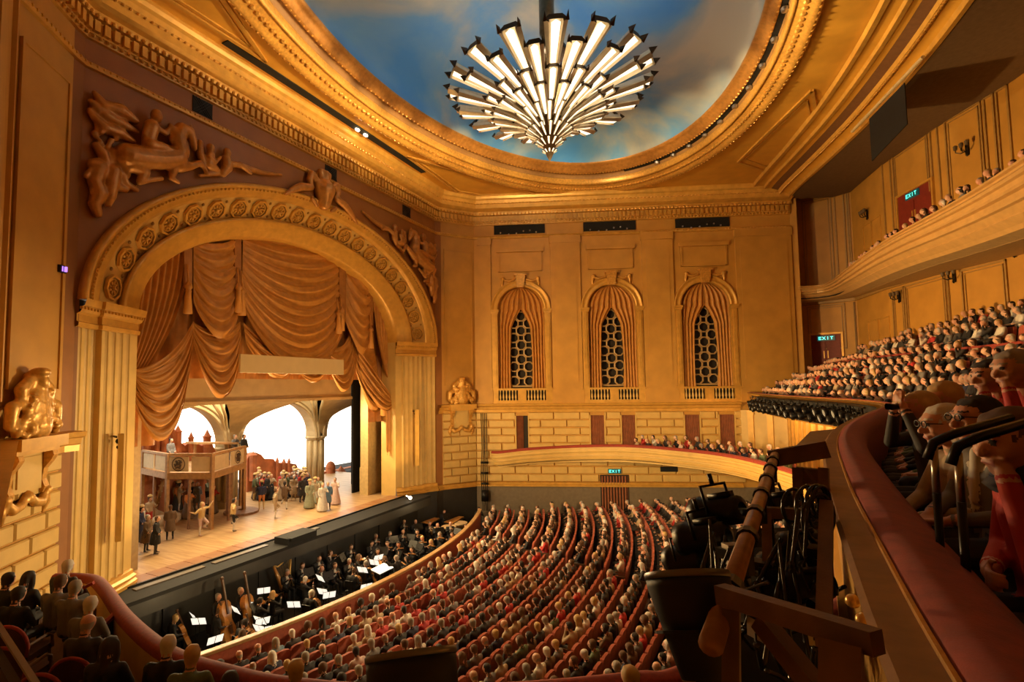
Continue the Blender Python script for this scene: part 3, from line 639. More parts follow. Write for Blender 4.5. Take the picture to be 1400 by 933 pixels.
REDDOOR = mat('dark red door', (.20, .022, .012), .55)
def exit_text(s, w, h, fn, i):
    pass
GLY = {'E': [(0, 0, .2, 1), (0, 0, 1, .18), (0, .41, .85, .59), (0, .82, 1, 1)], 'I': [(.38, 0, .62, 1)], 'T': [(0, .82, 1, 1), (.38, 0, .62, 1)], 'X': None}
def exit_sign(fn, s, z, w, h, d, parent_label):
    root = empty('exit_sign', fn(s, d, z-h/2), parent_label, 'sign')
    m = MB(); fbox(m, fn, s-w/2, s+w/2, d-.08, d, z-h/2, z+h/2); m.build('housing', EXITM, root)
    t = MB(); lw = w*.17; x0 = s-w*.42
    for k, ch in enumerate('EXIT'):
        bx = x0+k*w*.22; zz = z-h*.30; hh = h*.6
        if ch == 'X':
            for q in (0, 1):
                a, b = (bx, bx+lw) if q == 0 else (bx+lw, bx)
                t.add([fn(a-.02*w, d+.01, zz), fn(a+.025*w, d+.01, zz), fn(b+.02*w, d+.01, zz+hh), fn(b-.025*w, d+.01, zz+hh)], [(0, 1, 2, 3)])
        else:
            for u0, v0, u1, v1 in GLY[ch]: t.add([fn(bx+lw*u, d+.01, zz+hh*v) for u, v in ((u0, v0), (u1, v0), (u1, v1), (u0, v1))], [(0, 1, 2, 3)])
    t.build('lettering', EXITT, root)
for (xa, xb, yt, yb, sg, nm, lb) in ((1109, 1150, 459, 497, (1130, 464), 'door_1', 'lit green EXIT sign above the red dress circle door'), (1229, 1277, 271, 303, (1251, 276), 'door_2', 'lit green EXIT sign above the red balcony door')):
    i, s0, z1 = onback((xa, yt)); j, s1, _ = onback((xb, yt))
    if i != j: s1 = SEGS[i][1]-.05
    fn = SEGS[i][0]; z0 = z1-2.4; m = MB(); fbox(m, fn, s0, s1, 0, .06, z0, z1); d = struct(m.build(nm, REDDOOR))
    m = MB(); fbox(m, fn, s0-.12, s0, 0, .12, z0, z1+.12); fbox(m, fn, s1, s1+.12, 0, .12, z0, z1+.12); fbox(m, fn, s0, s1, 0, .12, z1, z1+.12); m.build('frame', G_TRIM, d)
    for k in (0, 1):
        m = MB(); mid = (s0+s1)/2; fbox(m, fn, (s0+.05) if k == 0 else mid+.03, (mid-.03) if k == 0 else s1-.05, .05, .10, z0+.1, z1-.55); lf = m.build('leaf', REDDOOR, d)
        m = MB(); fbox(m, fn, mid-.16+k*.22, mid-.10+k*.22, .1, .14, z0+.8, z0+1.3); m.build('handle', G_TRIM, lf)
    exit_sign(fn, onback(sg)[1] if onback(sg)[0] == i else s0+.7, z1-.25, 1.0, .34, .16, lb)
# wall sconces
def sconce(P, rz, label):
    root = empty('wall_sconce', P, label, 'lamp', rz=rz)
    m = MB(); m.box((.04, 0, 0), (.06, .14, .5)); m.ball((.06, 0, .3), .07, 6, 5); m.lathe([(0, -.32), (.05, -.25), (.02, -.2)], 6, (.06, 0, 0)); m.build('back_plate', IRON, root, local=True)
    for q in (-1, 0, 1):
        m = MB(); m.tube([(.05, 0, -.05), (.2, q*.16, -.1), (.3, q*.3, 0), (.3, q*.3, .1)], .025, 6); a = m.build('arm', IRON, root, local=True)
        m = MB(); m.lathe([(.02, .1), (.07, .12), (.09, .3), (.05, .34)], 8, (.3, q*.3, 0)); m.build('shade', mat('unlit lamp shade', (.12, .08, .04), .6), a, local=True)
for p, lb in (((1231, 407), 'three-armed black wall sconce between narrow panels below the balcony'), ((1306, 379), 'three-armed black wall sconce on the dress circle wall above the crowd'), ((1389, 343), 'three-armed black wall sconce below the balcony soffit furthest from the exit'), ((1187, 294), 'three-armed black wall sconce on the balcony wall before the red door'), ((1324, 205), 'three-armed black wall sconce on the balcony wall beyond the red door')):
    i, s, z = onback(p); q = SEGS[i][0](s, .02, z); dx, dy = BW[i+1][0]-BW[i][0], BW[i+1][1]-BW[i][1]
    sconce(q, math.atan2(-dx, dy), lb)
# wall hatch panels
for p0, p1 in (((1187, 440), (1218, 462)), ((1180, 310), (1206, 330))):
    i, s0, z1 = onback(p0); j, s1, z0 = onback(p1); fn = SEGS[i][0]; s1 = s1 if i == j else s0+1
    m = MB(); mid = (s0+s1)/2
    for a, b in ((s0, mid-.03), (mid+.03, s1)):
        for c, e, f_, g in ((a, b, z0, z0+.05), (a, b, z1-.05, z1), (a, a+.05, z0, z1), (b-.05, b, z0, z1)): fbox(m, fn, c, e, 0, .04, f_, g)
    m.build('wall_hatch', G_TRIM, wall_back)
# dark hanging banner and pipe over the balcony
def hangpt(p, k): return pdist(p, k)
z = H+12.0; a, b = pz((1165, 180), z), pz((1262, 78), z)
m = MB(); m.tube([a, b], .07, 8); tag(m.build('lighting_pipe', mat('pale pipe', (.5, .38, .2), .5)), 'pale pipe hanging along the ceiling edge above the balcony', 'pipe')
a, b = pz((1188, 160), z), pz((1236, 110), z); m = MB(); dz = 1.7
m.prism([(0, 0), (1, 0), (1, -1), (0, -1.15)], lambda q: (a[0]+(b[0]-a[0])*q[0], a[1]+(b[1]-a[1])*q[0], z-.1+q[1]*dz), lambda q: (a[0]+(b[0]-a[0])*q[0]+.04, a[1]+(b[1]-a[1])*q[0]+.04, z-.1+q[1]*dz))
tag(m.build('hanging_panel', BLACK), 'black cloth panel hanging below the pipe over the balcony', 'panel')
# floors
m = MB(); R0 = 31.0; xc = -13.1-R0
def row_pt(R, ph): return (xc+R*cos(ph), R*sin(ph))
def zfl(x): return -2.15+(x+12.9)*.055
vs = []; fs = []; na = 40
for k in range(24):
    for j in range(na+1):
        x, y = row_pt(R0+k*.9, -.62+1.24*j/na); vs.append((x, y, zfl(x)))
for k in range(23):
    for j in range(na): fs.append((k*(na+1)+j, k*(na+1)+j+1, (k+1)*(na+1)+j+1, (k+1)*(na+1)+j))
m.add(vs, fs); struct(m.build('floor_stalls', mat('dark stalls carpet', (.035, .014, .010), .9)))
m = MB(); m.add([(-20, -15, -2.45), (-10, -15, -2.45), (-10, 15, -2.45), (-20, 15, -2.45)], [(0, 1, 2, 3)]); struct(m.build('floor_pit', BLACK))
# ------------------------------------------------------------------ fused organic shapes
from mathutils.kdtree import KDTree
class Blob:
    def __init__(s): s.mb = MB(); s.pts = []; s.heads = []; s.det = False
    def cap(s, a, b, ra, rb, lab=0, n=10):
        a = Vector(a); b = Vector(b); s.mb.tube([a, b], [ra, rb], n)
        s.mb.ball(a, ra, n, 8); s.mb.ball(b, rb, n, 8); L = (b-a).length; k = max(2, int(L/.03))
        d = (b-a).normalized() if L > 1e-6 else Vector((0, 0, 1)); x = d.orthogonal().normalized(); y = d.cross(x)
        for i in range(k+1):
            t = i/k; p = a.lerp(b, t); r = ra+(rb-ra)*t
            for j in range(6): s.pts.append((p+(x*cos(j*PI/3)+y*sin(j*PI/3))*r, lab))
        s.pts.append((a-d*ra, lab)); s.pts.append((b+d*rb, lab)); return s
    def chain(s, P, R, lab=0):
        for i in range(len(P)-1): s.cap(P[i], P[i+1], R[i], R[i+1], lab)
        return s
    def ell(s, c, r, lab=0, M=None):
        s.mb.ball(c, r, 14, 10, 0, M)
        t = MB().ball(c, r, 10, 8, 0, M)
        for v in t.v: s.pts.append((Vector(v), lab))
        return s
    def mesh(s, lab, name, mats, voxel=.03, smooth=3, ratio=1.0, fac=.5):
        me = s.mb.mesh('tmp', []); o = bpy.data.objects.new('tmp', me); COL.objects.link(o)
        r = o.modifiers.new('r', 'REMESH'); r.mode = 'VOXEL'; r.voxel_size = voxel
        if smooth: q = o.modifiers.new('s', 'SMOOTH'); q.iterations = smooth; q.factor = fac
        if ratio < 1: d = o.modifiers.new('d', 'DECIMATE'); d.ratio = ratio
        dg = bpy.context.evaluated_depsgraph_get(); out = bpy.data.meshes.new_from_object(o.evaluated_get(dg)); out.name = name
        bpy.data.objects.remove(o); bpy.data.meshes.remove(me)
        kd = KDTree(len(s.pts))
        for i, (p, l) in enumerate(s.pts): kd.insert(p, i)
        kd.balance(); out.materials.clear()
        for m in mats: out.materials.append(m)
        for p in out.polygons:
            _, i, _ = kd.find(p.center); lb = s.pts[i][1]; p.use_smooth = True
            for c, Mt, sc, st in s.heads:
                q = Mt@(p.center-c)/sc
                if q.length < .165 and q.z > -.075 and lb in (0, 2):
                    if st == 'bald': lb = 2 if (q.x < -.02 and -.06 < q.z < .02) else 0
                    else: lb = 2 if (q.z > .072+.25*max(0, q.x-.06) or (q.x < .008 and q.z > -.065) or (q.x < .04 and q.z > .035)) else (lb if st in ('long', 'bob') and abs(q.y) > .07 else 0)
                if s.det and q.length < .19 and q.x > .03 and -.12 < q.z < .06 and abs(q.y) < .072:
                    lb = lb if lb in (1, 4) else 0
                    if min((q-Vector((.096, .034, .018))).length, (q-Vector((.096, -.034, .018))).length) < .0135: lb = 6
                    elif abs(q.z+.060) < .011 and abs(q.y) < .026 and q.x > .06: lb = 5
                    elif abs(q.z-.046) < .005 and .012 < abs(q.y) < .055 and q.x > .06: lb = 2
            p.material_index = lb
        out.update(); return out
    def relief(s, *a, **k): return s.mesh(*a, **k)
# ------------------------------------------------------------------ spandrel reliefs over the arch
def rp(x, y): P = px((100+x/4.667, 110+y/4.667), -17.9); return Vector((-17.93, P[1], P[2]))
def relief():
    b = Blob(); k = .0066
    def ch(P, R, dx=0): b.chain([rp(*p)+Vector((dx, 0, 0)) for p in P], [r*k for r in R])
    ch([(325, 490), (400, 500), (520, 510), (640, 500)], [62, 62, 56, 58], .22)         # horse barrel
    ch([(655, 460), (640, 380), (665, 320), (715, 335), (735, 390), (748, 440)], [52, 46, 36, 30, 26, 16], .26)
    ch([(590, 300), (620, 340), (600, 400)], [14, 22, 18], .3); ch([(716, 315), (728, 292)], [10, 4], .28)
    ch([(350, 540), (440, 592), (405, 655), (475, 640), (545, 632)], [44, 26, 18, 14, 12], .2); ch([(300, 520), (330, 600), (300, 650)], [34, 22, 14], .1)
    ch([(655, 550), (720, 555), (785, 535), (812, 565), (832, 605)], [40, 24, 17, 13, 13], .25); ch([(620, 560), (605, 625), (650, 655)], [34, 18, 13], .2)
    ch([(290, 470), (245, 470), (235, 520), (270, 560)], [24, 22, 18, 10], .12)
    ch([(450, 435), (455, 370), (470, 310), (485, 280)], [34, 36, 40, 16], .3); b.ell(rp(500, 240)+Vector((.32, 0, 0)), (.2, .2, .24))
    ch([(450, 430), (520, 440), (585, 462), (600, 520)], [30, 26, 18, 12], .42); ch([(440, 310), (418, 360), (455, 425)], [18, 14, 12], .4); ch([(500, 310), (560, 350), (580, 320)], [16, 14, 10], .3)
    ch([(130, 85), (190, 170), (290, 195), (390, 260)], [14, 30, 36, 18], .1); ch([(110, 140), (200, 225), (320, 290), (400, 330)], [16, 30, 26, 12], .08); ch([(105, 200), (190, 300), (300, 340), (380, 390)], [16, 30, 28, 14], .06)
    ch([(140, 420), (180, 470), (210, 540)], [20, 28, 22], .1); ch([(120, 540), (160, 560), (130, 640), (160, 720), (130, 790), (150, 850)], [30, 40, 34, 36, 28, 22], .08)
    ch([(250, 580), (235, 660), (225, 740), (215, 790)], [34, 36, 30, 18], .1); ch([(300, 600), (330, 660), (400, 700)], [26, 22, 14], .06); ch([(270, 680), (330, 700)], [24, 16], .08)
    ch([(800, 400), (800, 470), (820, 540)], [18, 24, 22], .12); b.ell(rp(858, 440)+Vector((.2, 0, 0)), (.16, .16, .2)); ch([(862, 480), (850, 540), (900, 570)], [26, 30, 20], .15); ch([(840, 490), (880, 530), (910, 500)], [12, 11, 9], .3)
    b.ell(rp(963, 468)+Vector((.2, 0, 0)), (.16, .16, .2)); ch([(960, 515), (965, 560), (940, 600)], [30, 34, 22], .18); ch([(980, 540), (1050, 545), (1115, 598)], [20, 18, 11], .2); ch([(1040, 540), (1120, 570), (1200, 592), (1320, 605)], [20, 22, 16, 10], .1); ch([(930, 600), (860, 600), (800, 610)], [16, 16, 10], .1)
    rnd = random.Random(3)
    for _ in range(46):
        x, y = rnd.uniform(95, 330), rnd.uniform(150, 840)
        if y > 800-(x-95)*1.0: continue
        ch([(x, y), (x+rnd.uniform(-40, 40), y+rnd.uniform(10, 50))], [rnd.uniform(10, 20), rnd.uniform(6, 14)], rnd.uniform(0, .14))
    return b.mesh(0, 'relief_sculpture', [G_RELIEF], .036, 1, .7)
RLM = relief()
tag(inst(RLM, 'relief_sculpture', (0, 0, 0), 0, None, 1), 'bronze relief of a rider on a galloping horse above the near arch spandrel', 'relief')
o = inst(RLM, 'relief_sculpture', (0, 0, 0), 0, None, (1, -1, 1)); tag(o, 'bronze relief of horses and figures on the arch spandrel towards the windows', 'relief')
# shield on the crown of the arch
b = Blob(); y0, z0 = -.2, H+9.35
def sp(y, z, x=-17.72): return Vector((x, y0+y, z0+z))
b.cap(sp(0, .25), sp(0, -.45), .55, .30); b.cap(sp(-.35, .35), sp(-.2, -.3), .28, .2); b.cap(sp(.35, .35), sp(.2, -.3), .28, .2)
for s in (-1, 1):
    b.chain([sp(s*.5, .55), sp(s*.85, .75), sp(s*1.0, .45), sp(s*.8, .15)], [.16, .2, .16, .1]); b.chain([sp(s*.9, .1), sp(s*1.5, -.05), sp(s*2.0, -.35), sp(s*2.5, -.75)], [.16, .2, .16, .06])
    b.chain([sp(s*.15, .75), sp(s*.3, 1.1), sp(s*.1, 1.2)], [.2, .16, .1]); b.cap(sp(s*.8, -.4), sp(s*.5, -.65), .12, .1)
b.ell(sp(0, .95, -17.6), (.2, .2, .28)); b.cap(sp(-.35, 1.15), sp(.35, 1.15), .1, .1)
tag(inst(b.mesh(0, 'shield_cartouche', [G_RELIEF], .06, 2, .9), 'shield_cartouche', (0, 0, 0)), 'gilt shield with scrolls on the crown of the arch', 'ornament')
# cartouches with consoles on the splay walls
def cartouche(fn, L, lab1, lab2, sg):
    c = L*(.52 if fn is FS else .36); b = Blob()
    def q(s, d, z): return Vector(fn(c+s*sg, d, H-1.22+z))
    b.cap(q(0, .25, .3), q(0, .25, 1.5), .45, .28); b.ell(q(0, .45, 1.45), (.17, .17, .22)); b.ell(q(0, .4, 1.72), (.24, .24, .13))
    for s in (-1, 1):
        b.chain([q(s*.25, .3, 1.5), q(s*.55, .3, 1.25), q(s*.5, .3, .95), q(s*.85, .3, .8), q(s*.9, .3, .35)], [.14, .16, .13, .17, .14])
        b.chain([q(s*.2, .4, 1.05), q(s*.4, .4, .7), q(s*.75, .35, .15)], [.13, .12, .12]); b.cap(q(s*.15, .45, .9), q(s*.3, .42, .25), .12, .14)
    rnd = random.Random(5)
    for _ in range(46):
        z = rnd.uniform(.05, 1.2); w = .95-.45*z; p = q(rnd.uniform(-w, w), .42+rnd.uniform(-.04, .1), z); b.ell(p, [rnd.uniform(.05, .11)]*3)
    tag(inst(b.mesh(0, 'cartouche', [G_CARVE], .045, 1, .9), 'cartouche', (0, 0, 0)), lab1, 'ornament')
    root = empty('wall_console', fn(c, 0, H-3.4), lab2, 'ornament')
    m = MB(); fbox(m, fn, c-.95, c+.95, 0, .62, H-1.50, H-1.20); fbox(m, fn, c-.85, c+.85, 0, .45, H-1.62, H-1.50); m.build('shelf', G_TRIM, root)
    m = MB(); fbox(m, fn, c-.55, c+.55, 0, .20, H-2.62, H-1.62); fbox(m, fn, c-.45, c+.45, .2, .24, H-2.5, H-1.72); m.build('plaque', G_LIGHT, root)
    for s in (-1, 1):
        m = MB(); sc = c+s*.68; pr = [(0, -2.75), (.16, -2.75), (.22, -2.6), (.14, -2.4), (.18, -2.1), (.34, -1.9), (.42, -1.75), (.38, -1.62), (0, -1.62)]
        m.prism(pr, lambda p: fn(sc-.1, p[0]+.05, H+p[1]), lambda p: fn(sc+.1, p[0]+.05, H+p[1])); m.build('scroll_bracket', G_CARVE, root)
    bb = Blob()
    for s in (-1, 1):
        bb.chain([q(s*.78, .18, -1.5), q(s*.55, .22, -1.78), q(s*.25, .22, -1.72), q(0, .2, -1.45)], [.09, .13, .12, .09]); bb.chain([q(s*.8, .15, -1.5), q(s*.85, .15, -1.8), q(s*.78, .12, -2.05)], [.11, .12, .07]); bb.ell(q(s*.78, .2, -1.5), (.14, .14, .14))
    bb.ell(q(0, .22, -1.55), (.16, .16, .16)); o = inst(bb.mesh(0, 'garland', [G_CARVE], .045, 1, .9), 'garland', (0, 0, 0)); o.parent = root; o.matrix_parent_inverse = Matrix.Translation(-WL[root.name])
cartouche(FS, FSL, 'carved gilt cartouche with a bust on the ledge beside the windows', 'gold console with scroll brackets and garland below the ledge beside the windows', 1)
cartouche(NS, NSL, 'carved gilt cartouche with a bust on the ledge above the near box seats', 'gold console with scroll brackets and garland above the near box seats', 1)
# ------------------------------------------------------------------ far windows: archivolt, jambs, grille, balusters, curtains
def ring_mesh():
    m = MB(); O = [(cos(PI/8+i*PI/4), sin(PI/8+i*PI/4)) for i in range(8)]; ro = .354/cos(PI/8); ri = .265/cos(PI/8)
    seq = [(ro, -.05), (ro, .05), (ri+.03, .07), (ri, .04), (ri, -.05)]
    m.add([(r*x, -d, r*z) for r, d in seq for x, z in O], [(j*8+i, j*8+(i+1) % 8, ((j+1) % 5)*8+(i+1) % 8, ((j+1) % 5)*8+i) for j in range(5) for i in range(8)]); return m.mesh('grille_ring', GRL)
GRL = mat('grille gilt', (.42, .27, .11), .5, .2, .1, 4); RG = ring_mesh(); ANGW = math.radians(22.77)
WL_ = ('window niche beside the cartouche', 'middle window niche', 'window niche next to the dress circle rail')
for wi, c in enumerate(WINC):
    root = struct(empty('window_%d' % (wi+1), FW(c, 0, ZSILL)))
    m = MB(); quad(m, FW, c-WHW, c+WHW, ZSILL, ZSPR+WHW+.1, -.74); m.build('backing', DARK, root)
    n = 24; pr = [(WHW-.02, -.05), (WHW-.02, .10), (WHW+.10, .16), (WHW+.14, .10), (WHW+.32, .12), (WHW+.36, .20), (WHW+.44, .18), (WHW+.44, 0)]
    m = MB(); R = [[FW(c-r*cos(PI*i/n), d, ZSPR+r*sin(PI*i/n)) for i in range(n+1)] for r, d in pr]; k = n+1
    m.add([p for r in R for p in r], [(j*k+i, j*k+i+1, (j+1)*k+i+1, (j+1)*k+i) for j in range(len(R)-1) for i in range(n)]); m.build('archivolt', G_TRIM, root, True)
    for s in (-1, 1):
        m = MB(); a = c+s*(WHW+.2); fbox(m, FW, a-.2, a+.2, 0, .14, H-.2, ZSPR-.15); fbox(m, FW, a-.10, a+.10, .1, .2, H, ZSPR-.3); j_ = m.build('jamb', G_TRIM, root)
        m = MB(); fbox(m, FW, a-.25, a+.25, 0, .22, ZSPR-.25, ZSPR-.12); fbox(m, FW, a-.29, a+.29, 0, .28, ZSPR-.12, ZSPR+.02); m.build('capital', G_TRIM, j_)
    m = MB(); pr = [(-.22, ZSPR+WHW-.1), (.22, ZSPR+WHW-.1), (.34, ZSPR+WHW+.75), (-.34, ZSPR+WHW+.75)]; m.prism(pr, lambda p: FW(c+p[0], .02, p[1]), lambda p: FW(c+p[0], .38, p[1])); fbox(m, FW, c-.42, c+.42, .02, .44, ZSPR+WHW+.72, ZSPR+WHW+.84); m.build('keystone', G_CARVE, root)
    b = Blob(); zz = ZSPR+WHW+.5
    for s in (-1, 1):
        b.chain([FW(c+s*.4, .12, zz), FW(c+s*.8, .12, zz-.12), FW(c+s*1.2, .12, zz), ], [.07, .1, .07]); b.chain([FW(c+s*1.2, .12, zz), FW(c+s*1.25, .12, zz-.3), FW(c+s*1.22, .12, zz-.55)], [.11, .09, .04]); b.ell(FW(c+s*1.2, .14, zz+.05), (.14, .1, .14))
    o = inst(b.mesh(0, 'garland', [G_CARVE], .04, 1, .7), 'garland', (0, 0, 0)); o.parent = root; o.matrix_parent_inverse = Matrix.Translation(-WL[root.name])
    m = MB(); z0, z1 = H+7.85, H+9.25
    fbox(m, FW, c-1.5, c+1.5, 0, .06, z0, z1); fbox(m, FW, c-1.5, c-1.38, 0, .12, z0, z1); fbox(m, FW, c+1.38, c+1.5, 0, .12, z0, z1); fbox(m, FW, c-1.5, c+1.5, 0, .12, z0, z0+.1); fbox(m, FW, c-1.6, c+1.6, 0, .24, z1-.05, z1+.22); m.build('upper_panel', G_WALL, root)
    # balustrade
    m = MB(); fbox(m, FW, c-2.1, c+2.1, 0, .22, H-1.22, H-1.0); fbox(m, FW, c-2.1, c+2.1, 0, .24, H-.32, H-.18); fbox(m, FW, c-.28, c+.28, 0, .2, H-1.0, H-.32)
    for s in (-1, 1): fbox(m, FW, c+s*1.85-.25, c+s*1.85+.25, 0, .2, H-1.0, H-.32)
    bal = m.build('balustrade', G_TRIM, root); m = MB(); fbox(m, FW, c-1.6, c+1.6, .01, .04, H-1.0, H-.32); m.build('balustrade_recess', DARK, root)
    for s in (-1, 1):
        for q in range(6):
            ss = c+s*(.95)+(-.52+q*.208); m = MB(); m.lathe([(.05, -1.0), (.05, -.95), (.03, -.92), (.075, -.8), (.06, -.68), (.03, -.55), (.03, -.45), (.05, -.40), (.05, -.32)], 8, FW(ss, .13, H)); m.build('baluster', G_LIGHT, bal, True)
    # lattice grille of octagons
    gz0 = H-.05; g = empty('lattice_grille', FW(c, -.45, gz0), 'gold lattice grille of octagonal rings in the '+WL_[wi], 'grille', 'window grilles')
    for col, off in ((0, .5), (-1, 0), (1, 0)):
        for q in range(6):
            z = .35+q*1.0+off
            if z > 5.6+(.35 if col == 0 else -.2): continue
            o = bpy.data.objects.new('grille_ring', RG); COL.objects.link(o); o.parent = g; o.location = (col*.5*cos(ANGW), col*.5*sin(ANGW), z); o.rotation_euler = (0, 0, ANGW)
    m = MB()
    for s in (-1, 1): fbox(m, FW, c+s*.88-.05, c+s*.88+.05, -.5, -.4, gz0, gz0+5.3)
    fbox(m, FW, c-.88, c+.88, -.5, -.4, gz0-.05, gz0+.05)
    for q in range(6):
        for s in (-1, 1): fbox(m, FW, c+s*.86-.02, c+s*.86+.02, -.5, -.4, gz0, gz0+5.2)
    m.build('frame', GRL, g)
    # curtains
    cr = empty('window_curtain', FW(c, -.2, ZSILL), 'pair of gold curtains tied open in the '+WL_[wi], 'curtain', 'window curtains')
    for s in (-1, 1):
        def fn(u, v, s=s):
            z = ZSILL+v*(ZSPR+WHW-ZSILL); zz = max(0, z-ZSPR); outer = math.sqrt(max(.0004, WHW**2-zz**2))-.02
            zv = ZSPR+.0; t = min(1, max(0, (zv-z)/1.15)); inner = .62*t**.8 if z < zv else 0
            if z < zv-1.15: inner = .62+.12*sin((zv-1.15-z)*.6)
            inner = min(inner, outer); x = inner+(outer-inner)*u
            fo = abs(sin(u*4.5*PI+.5*sin(z*.9)))**.8; d = -.30+.24*fo*(.35+.65*min(1, (ZSPR+WHW-z)/.8))-.05*u
            return FW(c+s*x, d, z)
        m = MB(); m.grid(fn, 56, 40); m.build('drape', CURT, cr, True)
    # black lamp slot in the frieze above
    m = MB(); fbox(m, FW, c-1.75, c+1.75, .02, .10, H+10.5, H+11.12); sl = tag(m.build('speaker_slot', BLACK), 'long black slot with small lamps above the '+WL_[wi], 'vent')
    for q in range(6):
        m = MB().ball(FW(c-1.3+q*.5+.1*sin(q*7), .14, H+10.58+.12*sin(q*5)), .06, 6, 5); m.build('slot_lamp', STEEL, sl)
# ------------------------------------------------------------------ door curtains of the boxes and stalls
m = MB()
for k, (a, b_) in enumerate(BOXDOORS):
    z0, z1 = H-4.9, H-2.04; m = MB(); sg = 1 if k % 2 else -1
    m.grid(lambda u, v: FW(a+.02+(b_-a-.04)*u*(1 if k else .62), .06+.035*sin(u*9*2*PI), z0+(z1-z0)*v), 50, 3); cobj = m.build('door_curtain', CURTR, None, True)
    tag(cobj, ('rust curtain half drawn across the narrow box doorway nearest the cartouche', 'rust curtain in the left doorway of the middle pair behind the boxes', 'rust curtain in the right doorway of the middle pair behind the boxes', 'rust curtain in the doorway below the third window', 'rust curtain in the last box doorway before the dress circle')[k].replace('left doorway', 'doorway nearer the stage').replace('right doorway', 'doorway further from the stage'), 'curtain')
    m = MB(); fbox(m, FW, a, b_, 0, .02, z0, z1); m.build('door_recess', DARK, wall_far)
    for x in (a-.05, b_-.03): m = MB(); fbox(m, FW, x, x+.08, 0, .15, z0, z1); m.build('door_jamb', G_LIGHT, wall_far)
m = MB(); a, b_ = 8.3, 10.0; m.grid(lambda u, v: FW(a+(b_-a)*u, .08+.05*sin(u*9*2*PI), -2.3+(H-6.05+2.3)*v), 60, 3); tag(m.build('door_curtain', CURTR, None, True), 'wide rust curtain across the stalls exit below the boxes', 'curtain')
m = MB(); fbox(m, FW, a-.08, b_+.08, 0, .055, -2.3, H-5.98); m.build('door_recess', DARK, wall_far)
exit_sign(FW, 9.15, H-5.72, .85, .3, .18, 'lit green EXIT sign above the stalls door curtain')
m = MB(); fbox(m, FW, 12.1, 13.2, .1, .17, H-5.75, H-5.42); m.build('wall_vent', BLACK, wall_far)
# ------------------------------------------------------------------ proscenium curtain
XC = -20.3
def cp(x, y, d=0): P = px((x, y), XC+d); return Vector((XC+d, P[1], P[2]))
house_curt = empty('proscenium_curtain', (XC, 0, 6), 'old gold swagged and tasselled curtain filling the top of the arch', 'curtain')
def swag(name, tl, tr, bl, br, sag0, sag1, folds, nu=28, nv=46, d0=.0, mt=CURT, amp=.15):
    TL, TR, BL, BR = [cp(*p, d0) for p in (tl, tr, bl, br)]
    def fn(u, v):
        L = TL.lerp(BL, v); R = TR.lerp(BR, v); p = L.lerp(R, u); k = 4*u*(1-u); sag = sag0+(sag1-sag0)*v
        z = p.z-sag*(k**.85); w = k**.5
        q_ = folds*v+.25*sin(u*3+v*5); x = XC+d0+.12+.34*k*(.4+.6*v)+amp*1.7*w*(abs(sin(PI*q_))**.7-.5)+amp*.3*w*sin(2*PI*folds*2.3*v+u*4)
        return (x, p.y, z)
    return MB().grid(fn, nu, nv).build(name, mt, house_curt, True)
# back cloth that fills the arch
def back(u, v):
    y = -8.25+16.5*u; zt = ZA+4.6*math.sqrt(max(0, 1-(y/8.4)**2))+.1; zb = 7.2 if abs(y) < 6.6 else 4.6
    return (XC-.12+.10*sin(y*9), y, zb+(zt-zb)*v)
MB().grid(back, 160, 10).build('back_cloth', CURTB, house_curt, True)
swag('swag', (262, 326), (322, 322), (262, 415), (326, 415), .35, 1.55, 7, d0=.3)
swag('swag', (330, 316), (464, 330), (328, 416), (470, 440), .3, 2.9, 12, nu=40, nv=80, d0=.3)
swag('swag', (472, 345), (506, 372), (470, 440), (503, 455), .3, 1.6, 7, d0=.3)
# lower festoons
swag('festoon', (262, 440), (326, 440), (262, 470), (328, 468), .4, 2.4, 5, d0=.15, mt=CURT)
swag('festoon', (330, 440), (396, 485), (334, 470), (398, 500), .3, 1.1, 4, d0=.1); swag('festoon', (396, 485), (466, 450), (398, 500), (446, 495), .3, 1.0, 4, d0=.1)
swag('festoon', (440, 470), (478, 450), (444, 490), (486, 470), .6, 2.3, 5, d0=.2); swag('festoon', (478, 450), (508, 470), (482, 500), (520, 540), .4, 1.8, 5, d0=.15)
# vertical bands between swags with tassels
for x0, x1, y0, y1 in ((252, 263, 330, 395), (321, 330, 318, 395), (464, 473, 338, 425), (503, 510, 372, 445)):
    a, b2, c_, d_ = cp(x0, y0, .55), cp(x1, y0, .55), cp(x1, y1, .55), cp(x0, y1, .55); m = MB(); m.add([a, b2, c_, d_]+[p+Vector((-.08, 0, 0)) for p in (a, b2, c_, d_)], BOXF); m.build('strap', CURTB, house_curt)
for x, y in ((257, 412), (326, 412), (467, 440), (507, 465), (331, 416), (463, 444)):
    P = cp(x, y, .75); m = MB(); m.lathe([(.02, .85), (.05, .8), (.14, .66), (.17, .56), (.09, .46), (.13, .42), (.11, .34), (.18, -.5), (.0, -.52)], 12, P); m.tube([P+Vector((0, 0, .8)), P+Vector((-.1, 0, 1.5))], .04, 6); m.build('tassel', CURT, house_curt, True)
